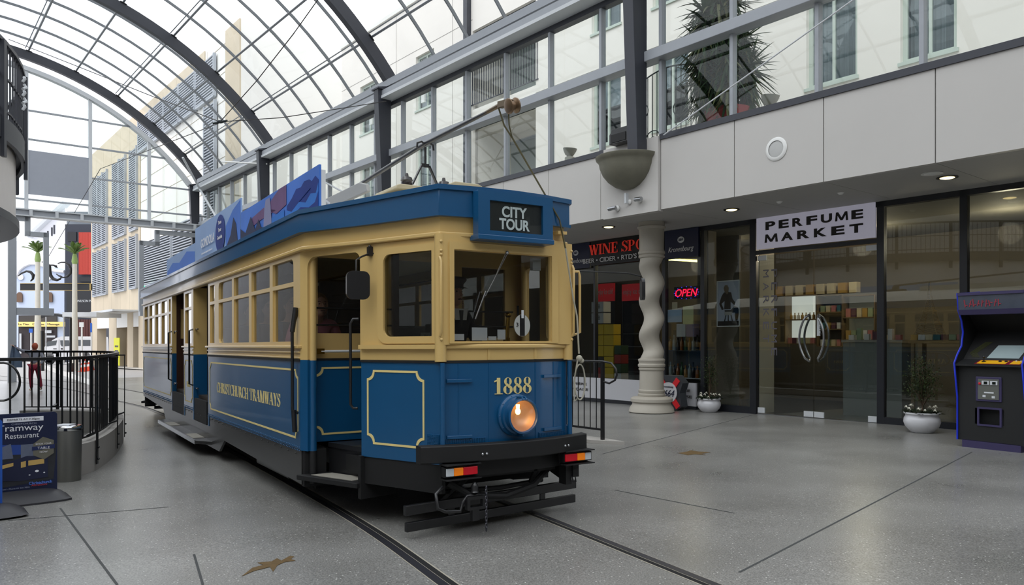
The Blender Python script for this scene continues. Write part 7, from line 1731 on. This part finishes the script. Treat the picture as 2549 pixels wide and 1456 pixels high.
def louvre(m0, m1, z0, z1, frame=True, lean=0):
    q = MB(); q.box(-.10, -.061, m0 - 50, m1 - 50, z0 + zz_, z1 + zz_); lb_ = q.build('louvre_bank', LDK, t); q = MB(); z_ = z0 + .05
    while z_ < z1 - .05: q.box(-.2, -.1, m0 - 50, m1 - 50, z_ + zz_, z_ + .06 + zz_); z_ += .145
    q.box(-.21, -.06, m0 - 50 - .05, m0 - 50 + .05, z0 + zz_ - .05, z1 + zz_ + .05); q.box(-.21, -.06, m1 - 50 - .05, m1 - 50 + .05, z0 + zz_ - .05, z1 + zz_ + .05); q.box(-.21, -.06, m0 - 50, m1 - 50, z0 + zz_ - .08, z0 + zz_ + .02); q.build('slats', LOUV, lb_)
for (m0, m1) in ((62.3, 63.8), (63.9, 65.4), (65.5, 67.2), (56.6, 58.3), (58.5, 60.3), (53.5, 55.3)):
    louvre(m0, m1, 4.9, 8.3); louvre(m0, m1, 8.7, 14.0)
louvre(45.6, 52.2, 4.9, 7.6); louvre(40.5, 45.2, 4.9, 7.9)
for k in range(5): louvre(38.2 + 3.0 * k + 0, 41.0 + 3.0 * k, 13.5, 15.5)
louvre(38.1, 39.7, 4.9, 13.2)
for m0, m1 in ((66.2, 68.4), (59.6, 62.0), (54.8, 56.4), (46, 53.4), (40, 44)): q = MB(); q.box(-.05, .6, m0 - 50, m1 - 50, -.2, 3.3 + zz_); q.build('pillar', SAND, t)
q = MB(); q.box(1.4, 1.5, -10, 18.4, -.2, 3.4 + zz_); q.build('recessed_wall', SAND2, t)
for m0, m1 in ((62, 66.2), (56.4, 59.6), (53.4, 54.8)): q = MB(); q.box(-.04, .0, m0 - 50, m1 - 50, 2.35 + zz_, 3.3 + zz_); q.build('entrance_fascia', WHITE, t)
q = MB(); q.box(-1.6, 0, 53 - 50, 60 - 50, 3.32 + zz_, 3.42 + zz_); q.bar((-1.6, 3, 3.37 + zz_), (-1.6, 10, 3.37 + zz_), .1, .14); q.build('entrance_canopy', LGREY, t)
P = on_n(355, 717, 11.7)
tag(MB().ball((0, 0, 0), .17, 10).build('signal_lamp', mat('green_lamp', (60, 230, 150), .4, emit=(60, 240, 150), es=1.2), loc=P, smooth=60), 'small round green signal lamp just above the tail of the tram', 'lamp')
P = on_n(291, 875, 12.1)
nm = tag(MB().box(-.02, .02, -.85, .85, -.95, .95).build('wall_notice', mat('notice_yellow', (226, 226, 20), .6), loc=P, rz=TH_M), 'bright yellow notice fixed to a sandstone pillar across the street', 'notice')
q = MB(); vs, fs = text_mesh('NO\nEXIT', 1.1, 1.3, .01); 
q.box(-.03, -.02, -.5, .5, -.6, -.45); q.box(-.03, -.02, -.5, .5, -.3, -.2); q.box(-.03, -.02, -.5, .5, .0, .1); q.box(-.03, -.02, -.5, .5, .3, .42); q.build('printed_lines', SHD, nm)

def fb(px0, px1, py0, py1, Y, dep, m, name=None, parent=None, q=None):
    a, c = on_Y(px0, py0, Y), on_Y(px1, py1, Y)
    if q is None: q = MB()
    q.box(a.x, c.x, Y, Y + dep, c.z, a.z); return q
def gone(name, label, cat, px, Y, group=None):
    x = (px - CX) / F * Y; return thing(name, label, cat, (x, Y, fz(x, Y)), 0, group)
def sub(t, name, m, q, parent=None, **k):
    o = q.build(name, m, parent or t, **k)
    if parent is None: 
        for v in o.data.vertices: v.co -= t.location
    else:
        for v in o.data.vertices: v.co -= t.location
    return o
# pale building with raked roof
WHB = mat('white_render', (236, 236, 240), .8, var=.03); PBL = mat('pale_blue_render', (198, 210, 232), .8, var=.04)
t = gone('raked_roof_building', 'white building with a steeply raked roof edge behind the first palm', 'building', 120, 92)
q = MB(); P = [on_Y(x, y, 92) for x, y in ((40, 905), (162, 905), (162, 512), (145, 520), (78, 592), (40, 600))]
q.prism([(p_.x, p_.z) for p_ in P], -104, -92, Matrix(((1, 0, 0, 0), (0, 0, -1, 0), (0, 1, 0, 0), (0, 0, 0, 1)))); sub(t, 'wall', WHB, q)
q = MB(); a, c = on_Y(74, 590, 91.7), on_Y(166, 505, 91.7); q.bar(a, c, 1.2, .35); sub(t, 'roof_edge', LGREY, q)
q = MB()
for x, y0, y1 in ((117, 575, 596), (127, 566, 587), (133, 560, 582)): fb(x, x + 3, y0, y1, 91.9, .1, None, q=q)
sub(t, 'slit_windows', RIB, q)
# blue-grey building with arched windows, shop below
t = gone('blue_facade_building', 'pale blue building with curved gable and arched windows above the yellow massage sign', 'building', 100, 74)
q = MB(); top = [(40, 690), (48, 672), (60, 662), (75, 656), (88, 656), (104, 660), (116, 664), (124, 670), (138, 674), (160, 676), (160, 905), (40, 905)]
q.prism([(on_Y(x, y, 74).x, on_Y(x, y, 74).z) for x, y in top], -86, -74, Matrix(((1, 0, 0, 0), (0, 0, -1, 0), (0, 1, 0, 0), (0, 0, 0, 1)))); sub(t, 'wall', PBL, q)
q = MB(); q.tube([on_Y(x, y, 73.9) for x, y in top[:-2]], .16, 6); sub(t, 'cornice', WHB, q, smooth=50)
for cx_ in (123, 48):
    q = MB(); pts = [(cx_ - 7, 752), (cx_ + 7, 752), (cx_ + 7, 735)] + [(cx_ + 7 * math.cos(R(a_)), 735 - 8 * math.sin(R(a_))) for a_ in range(15, 180, 15)] + [(cx_ - 7, 735)]
    q.prism([(on_Y(x, y, 73.8).x, on_Y(x, y, 73.8).z) for x, y in pts], -73.9, -73.8, Matrix(((1, 0, 0, 0), (0, 0, -1, 0), (0, 1, 0, 0), (0, 0, 0, 1)))); sub(t, 'arched_window', mat('brown_window', (110, 84, 66), .6), q)
for cx_, cy_ in ((121, 690), (52, 690)):
    q = MB(); p_ = on_Y(cx_, cy_, 73.9); q.lathe([(.001, 0), (.28, 0), (.28, .05)], 18, Matrix.Translation(p_) @ Matrix.Rotation(R(90), 4, 'X')); sub(t, 'round_vent', WHITE, q)
q = fb(46, 141, 812, 905, 73.9, .1, None); sub(t, 'shop_recess', mat('dark_shop', (50, 42, 44), .6, var=.3), q)
q = fb(46, 141, 785, 801, 73.8, .1, None); sub(t, 'shop_fascia', SHD, q)
q = fb(112, 128, 822, 829, 73.7, .05, None); fb(48, 53, 830, 880, 73.7, .05, None, q=q); fb(116, 137, 835, 840, 73.7, .05, None, q=q); sub(t, 'window_posters', LGREY, q)
a, c = on_Y(45, 801, 73.6), on_Y(166, 813, 73.6)
s = thing('shop_sign', 'long yellow shop sign reading Le Tian Chinese Massage across the street', 'sign', ((a.x + c.x) / 2, 73.55, c.z))
q = MB(); q.box((a.x - c.x) / 2, (c.x - a.x) / 2, 0, .35, 0, a.z - c.z); q.build('sign_board', mat('sign_yellow', (238, 214, 130), .6, emit=(238, 214, 130), es=.1), s)
vs, fs = text_mesh('Le Tian   Chinese   Massage', (c.x - a.x) * .84, (a.z - c.z) * .5, .02); q = MB(); q.add(vs, fs, frame_M((-.3, -.03, .1), (1, 0, 0), (0, 0, 1))); q.build('lettering', SHD, s)
# dark building with red slats
DKB = mat('charcoal_building', (44, 48, 60), .6, var=.06)
t = gone('dark_slatted_building', 'charcoal building with red vertical slats between the palm and the sandstone block', 'building', 196, 70)
q = fb(162, 236, 558, 905, 70, 10, None); sub(t, 'wall', DKB, q)
q = fb(166, 236, 527, 560, 71, 8, None); sub(t, 'glazed_top_storey', mat('glazed_grey', (110, 118, 126), .3, var=.2, scale=.4), q)
q = MB()
for k in range(14): x = 196 + 2.05 * k; fb(x, x + 1.3, 578, 683, 69.7, .15, None, q=q)
sub(t, 'red_slats', mat('red_slat', (196, 72, 60), .6), q)
for w4 in ((168, 190, 577, 600, 69.9), (196, 232, 690, 701, 69.8), (166, 232, 706, 780, 69.85)): q = fb(*w4, .1, None); sub(t, 'dark_window', mat('window_black', (18, 20, 26), .25), q)
q = MB(); vs, fs = text_mesh('WILSON PARKING', 2.2 * 1.0, .22, .02); p_ = on_Y(222, 752, 69.7); q.add(vs, fs, frame_M(p_, (1, 0, 0), (0, 0, 1))); sub(t, 'lettering', LGREY, q)
q = MB()
for k in range(10): x = 193 + 4 * k; fb(x, x + 3, 795, 880, 69.8, .1, None, q=q)
sub(t, 'timber_boards', mat('timber_red', (84, 44, 40), .6), q)
# scroll sign and beam
t = gone('ornate_sign_frame', 'black beam with gold outline and curling ironwork scrolls hung across the street', 'sign', 140, 52)
q = fb(50, 224, 706, 722, 52, .3, None); sub(t, 'beam', SBLK, q)
q = MB()
for (x0, y0, x1, y1) in ((50, 705, 224, 706), (50, 722, 224, 723), (223, 705, 225, 723)): fb(x0, x1, y0, y1, 51.9, .1, None, q=q)
sub(t, 'gold_edge', mat('gold_edge', (190, 160, 90), .5), q)
def scroll(pts, r, nm='scroll'):
    q = MB(); q.tube([on_Y(x, y, 52) for x, y in pts], r, 6); sub(t, nm, SBLK, q, smooth=60)
scroll([(104, 652), (112, 652), (120, 657), (124, 664), (124, 675), (126, 686), (132, 694), (142, 697), (150, 694), (154, 688), (150, 685), (146, 688)], [.03, .04, .06, .10, .12, .13, .12, .09, .07, .05, .04, .03])
scroll([(122, 660), (132, 660), (141, 662), (143, 666), (138, 664), (134, 660)], .05)
scroll([(144, 656), (152, 653), (162, 653), (172, 660), (177, 670), (176, 680), (168, 688), (156, 691), (146, 686), (140, 682)], [.03, .05, .06, .08, .1, .09, .07, .05, .04, .03])
scroll([(45, 687), (54, 680), (66, 675), (76, 677), (83, 685), (82, 694), (76, 700)], [.03, .06, .07, .1, .12, .08, .04])
# canopies
q = fb(112, 160, 782, 786, 60, 4, None); fb(113, 114, 786, 899, 60.1, .1, None, q=q); fb(158, 159, 786, 899, 60.1, .1, None, q=q); o = q.build('street_canopy', LGREY); tag(o, 'thin curved white glass canopy at the foot of the second palm', 'canopy'); 
q = MB(); A_ = [on_Y(x, y, 58) for x, y in ((100, 789), (112, 785), (126, 783), (145, 784), (160, 787), (175, 792))]; q.tube(A_, .12, 6); tag(q.build('canopy_rim', SBLK, smooth=60), 'dark curved canopy rim between the two palms', 'canopy')
q = fb(155, 240, 777, 788, 47, 3, None); fb(157, 158.5, 788, 905, 47.2, .1, None, q=q); tag(q.build('street_canopy', LGREY), 'long pale flat canopy in front of the sandstone building', 'canopy')
# palms
PTR = mat('palm_trunk', (206, 202, 190), .8, var=.06); PCR = mat('palm_crownshaft', (140, 164, 96), .6, var=.15); PFR = mat('palm_frond', (110, 136, 72), .6, var=.3, scale=2)
random.seed(21)
def palm(px, base, ytr, ycs, ytip, Y, label):
    t = gone('palm_tree', label, 'palm', px, Y); g0 = t.location.z; k = Y / F
    zt, zc = (CAMH + (845 - ytr) * k) - g0, (CAMH + (845 - ycs) * k) - g0; r_ = 5.6 * k
    q = MB(); q.tube([(0, 0, 0), (0, 0, zt * .4), (0, 0, zt * .55), (0, 0, zt)], [r_ * 1.5, r_ * 1.35, r_ * 1.05, r_ * .95], 16); q.build('trunk', PTR, t, smooth=60)
    q = MB(); q.tube([(0, 0, zt), (0, 0, zt + .15), (0, 0, zt + .5), (0, 0, zc)], [r_ * 1.0, r_ * 1.25, r_ * .9, r_ * .7], 14); q.build('crownshaft', PCR, t, smooth=60)
    q = MB(); H = (ycs - ytip) * k
    for i in range(16):
        a = 2 * PI * i / 16 + random.uniform(-.15, .15); el = random.uniform(R(48), R(84)) if i % 4 else R(34); L = H * (1.1 if i % 4 else 1.25); d_ = Vector((math.cos(a) * math.cos(el), math.sin(a) * math.cos(el), math.sin(el))); sd = Vector((-math.sin(a), math.cos(a), 0))
        for j in range(26):
            u = j / 26; c_ = Vector((0, 0, zc)) + d_ * L * u + Vector((0, 0, -L * .28 * u * u)); ll = .55 * math.sin(PI * (.15 + .8 * u)) * H / 2.0
            for s_ in (-1, 1): leaf(q, c_, sd * s_ + d_ * .9 + Vector((0, 0, -.1)), ll, .035)
        q.tube([Vector((0, 0, zc)) + d_ * L * u_ + Vector((0, 0, -L * .28 * u_ * u_)) for u_ in (0, .25, .5, .75, 1)], [.04, .03, .02, .015, .008], 5)
    q.build('fronds', PFR, t)
palm(186, 890, 657, 632, 594, 46, 'palm with pale ringed trunk and upright green crown in front of the dark building')
palm(94, 890, 652, 628, 592, 50, 'palm half hidden behind the stepped grey tube frame at the left')
# van
t = gone('van', 'white van parked across the street behind the balustrade', 'van', 182, 61); g0 = t.location.z; k = 61 / F
def vz(y): return CAMH + (845 - y) * k - g0
X0, X1 = (108 - 182) * k, (240 - 182) * k; S_ = mat('van_white', (216, 216, 218), .35, coat=.5)
body = [(X0, vz(889)), (X0, vz(868)), (X0 + .15, vz(861)), (X0 + .75, vz(846)), (X0 + 1.1, vz(840)), (X0 + 1.5, vz(838.5)), (X1, vz(838.5)), (X1 + .05, vz(845)), (X1 + .1, vz(888))]
z0_ = vz(889)
Mv = Matrix(((1, 0, 0, 0), (0, 0, -1, 0), (0, 1, 0, 0), (0, 0, 0, 1)))
def archout(cx, r, n=9): return [(cx + r * math.cos(PI * k_ / n), z0_ + r * math.sin(PI * k_ / n)) for k_ in range(n + 1)]
wc1, wc2 = (122 - 182) * k, (213 - 182) * k; wr = .36
out = body + archout(wc2, .42) + archout(wc1, .42)
q = MB(); q.plate(out, [], 1.7, Matrix.Translation((0, .85, 0)) @ Mv); q.build('body', S_, t, bevel=.05)
q = MB(); q.box(X0 + 1.3, X1 - .05, .1, 1.6, vz(838.5), vz(837.6)); q.build('roof', WHITE, t)
GLB = mat('van_glass', (36, 44, 50), .1, coat=.8)
for pl in ([(112, 861), (119, 850), (142, 847), (139, 859), (118, 862)], [(150, 847), (172, 847), (173, 861), (154, 862), (151, 858)], [(190, 846), (228, 846), (228, 861), (191, 861)]):
    q = MB(); q.plate([((x - 182) * k, vz(y)) for x, y in pl], [], .03, Matrix.Translation((0, -.005, 0)) @ Mv); q.build('side_window', GLB, t)
for c_ in (wc1, wc2):
    for yy in (.1, 1.6):
        q = MB(); q.lathe([(.15, -.1), (wr, -.1), (wr, .1), (.2, .1)], 24, Matrix.Translation((c_, yy, wr)) @ Matrix.Rotation(R(90), 4, 'X')); w1 = q.build('wheel', RUB, t, smooth=40)
        q = MB(); q.lathe([(.001, .08), (.22, .1)], 20, Matrix.Translation((c_, yy, wr)) @ Matrix.Rotation(R(90), 4, 'X')); q.build('hubcap', LGREY, w1)
q = MB(); q.box((133 - 182) * k, (141 - 182) * k, -.03, 0, vz(869), vz(867)); q.box((152 - 182) * k, (156 - 182) * k, -.03, 0, vz(870), vz(866)); q.build('door_handle', SHD, t)
q = MB(); q.box((147 - 182) * k - .015, (147 - 182) * k + .015, -.006, 0, z0_ + .1, vz(845)); q.build('door_gap', SHD, t)
# cones, sign posts, far railing
ORG = mat('cone_orange', (232, 80, 50), .6)
for i, (px, py, lb) in enumerate(((205, 893, 'leftmost orange traffic cone behind the balustrade'), (213, 897, 'orange traffic cone second from the left of the far group'), (222, 893, 'orange traffic cone with white bands near the sandstone corner'), (229, 899, 'rightmost orange traffic cone by the sandstone corner'), (178, 891, 'orange traffic cone at the foot of the second palm'))):
    Y = 2888 / (py - 845) * .83; Y = 44 + i; x = (px - CX) / F * Y; t = thing('traffic_cone', lb, 'cone', (x, Y, fz(x, Y)))
    q = MB(); q.box(-.18, .18, -.18, .18, 0, .03); q.lathe([(.13, .03), (.03, .72), (.001, .72)], 16); q.build('cone', ORG, t, smooth=40)
    q = MB(); q.lathe([(.098, .25), (.079, .4)], 16); q.lathe([(.066, .5), (.052, .6)], 16); q.build('white_band', WHITE, t)
def signpost(px, y0, ybox, w, Y, m, label):
    x = (px - CX) / F * Y; g0 = fz(x, Y); zt = CAMH + (845 - y0) * Y / F - g0; zb = CAMH + (845 - ybox) * Y / F - g0; hw = w / 2 * Y / F
    t = thing('sign_post', label, 'sign', (x, Y, g0)); q = MB(); q.tube([(0, .03, 0), (0, .03, zt - .05)], .05, 8); q.build('pole', WHITE, t, smooth=50); q = MB(); q.box(-hw, hw, -.02, .01, zb, zt); q.build('plate', m, t)
BLS = mat('sign_blue', (40, 100, 200), .5)
signpost(77, 818, 828, 9, 46, BLS, 'small blue parking sign on a white post left of the person')
signpost(203, 802, 814, 11, 44, WHITE, 'white double parking sign on a white post right of the second palm')
signpost(227, 804, 827, 4, 45, BLS, 'narrow blue sign seen edge-on against the sandstone corner')
t = gone('street_post', 'dark street lamp post just left of the second palm trunk', 'post', 176, 44); q = MB(); q.tube([(0, 0, 0), (0, 0, 3.1)], .07, 8); q.build('shaft', SBLK, t, smooth=50); q = MB(); q.tube([(0, 0, 0), (0, 0, .5)], .14, 8); q.build('base', SBLK, t)
t = gone('street_post', 'dark street post beside the first palm trunk, above the person', 'post', 106, 46); q = MB(); q.tube([(0, 0, 0), (0, 0, 2.4)], .10, 8); q.build('shaft', SBLK, t, smooth=50)
# kerb and road markings on the street
ROADL = mat('pale_granite', (206, 204, 200), .6, var=.05, scale=1)
b = MB()
def quadf(pts, lift):
    v = []
    for x, y in pts: P = on_floor(x, y); v.append((P.x, P.y, fz(P.x, P.y) + lift))
    b.add(v, [tuple(range(len(v)))])
quadf([(40, 893), (60, 893), (232, 947), (232, 962)], .004); quadf([(290, 905), (356, 915), (356, 922), (290, 918)], .06)
struct(b.build('trim_5', ROADL))
# person holding a jacket up
Pq = on_floor(86, 973); hk = 125 * Pq.y / F
t = thing('person', 'red-haired person in dark red trousers holding up a jacket beyond the balustrade', 'person', Pq, R(15))
J = standing(hk * .97); s = J['k']
J['chin'] = Vector((.03, -.06, 1.50)) * s; J['crown'] = Vector((.04, -.07, 1.60)) * s
J['lel'] = Vector((-.36, -.12, 1.42)) * s; J['lwr'] = Vector((-.55, -.16, 1.56)) * s; J['rel'] = Vector((.30, -.05, 1.12)) * s; J['rwr'] = Vector((.22, -.14, .93)) * s
J['lkn'] = Vector((-.11, -.03, .50)) * s; J['rkn'] = Vector((.13, .05, .50)) * s; J['ran'] = Vector((.16, .16, .12)) * s; J['rtoe'] = Vector((.17, .05, .05)) * s
figure(t, J, mat('grey_jersey', (120, 122, 132), .9), mat('dark_red_trousers', (120, 22, 46), .85), mat('red_hair', (150, 70, 44), .8, var=.2), fdir=Vector((0, 1, 0)))
q = MB(); rows = []
for k_ in range(9):
    u = k_ / 8; hw = (.05 + .14 * min(1, u * 1.6)) * s; rows.append([Vector((-.60 * s + hw * math.sin(j * .7 + u) * .2 + hw * (j / 5 - 1) * 1.0 + .04 * u, -.16 * s + .03 * math.sin(j * 1.3 + u * 4), (1.62 - .78 * u) * s)) for j in range(11)])
q.loft(rows); q.loft([[p_ + Vector((0, .04, 0)) for p_ in r_] for r_ in rows])
jk = tag(q.build('jacket', mat('jacket_blue_grey', (92, 108, 130), .9, var=.15), loc=Pq, rz=R(15), smooth=60), 'blue-grey jacket held up at arm\'s length by the red-haired person', 'jacket')
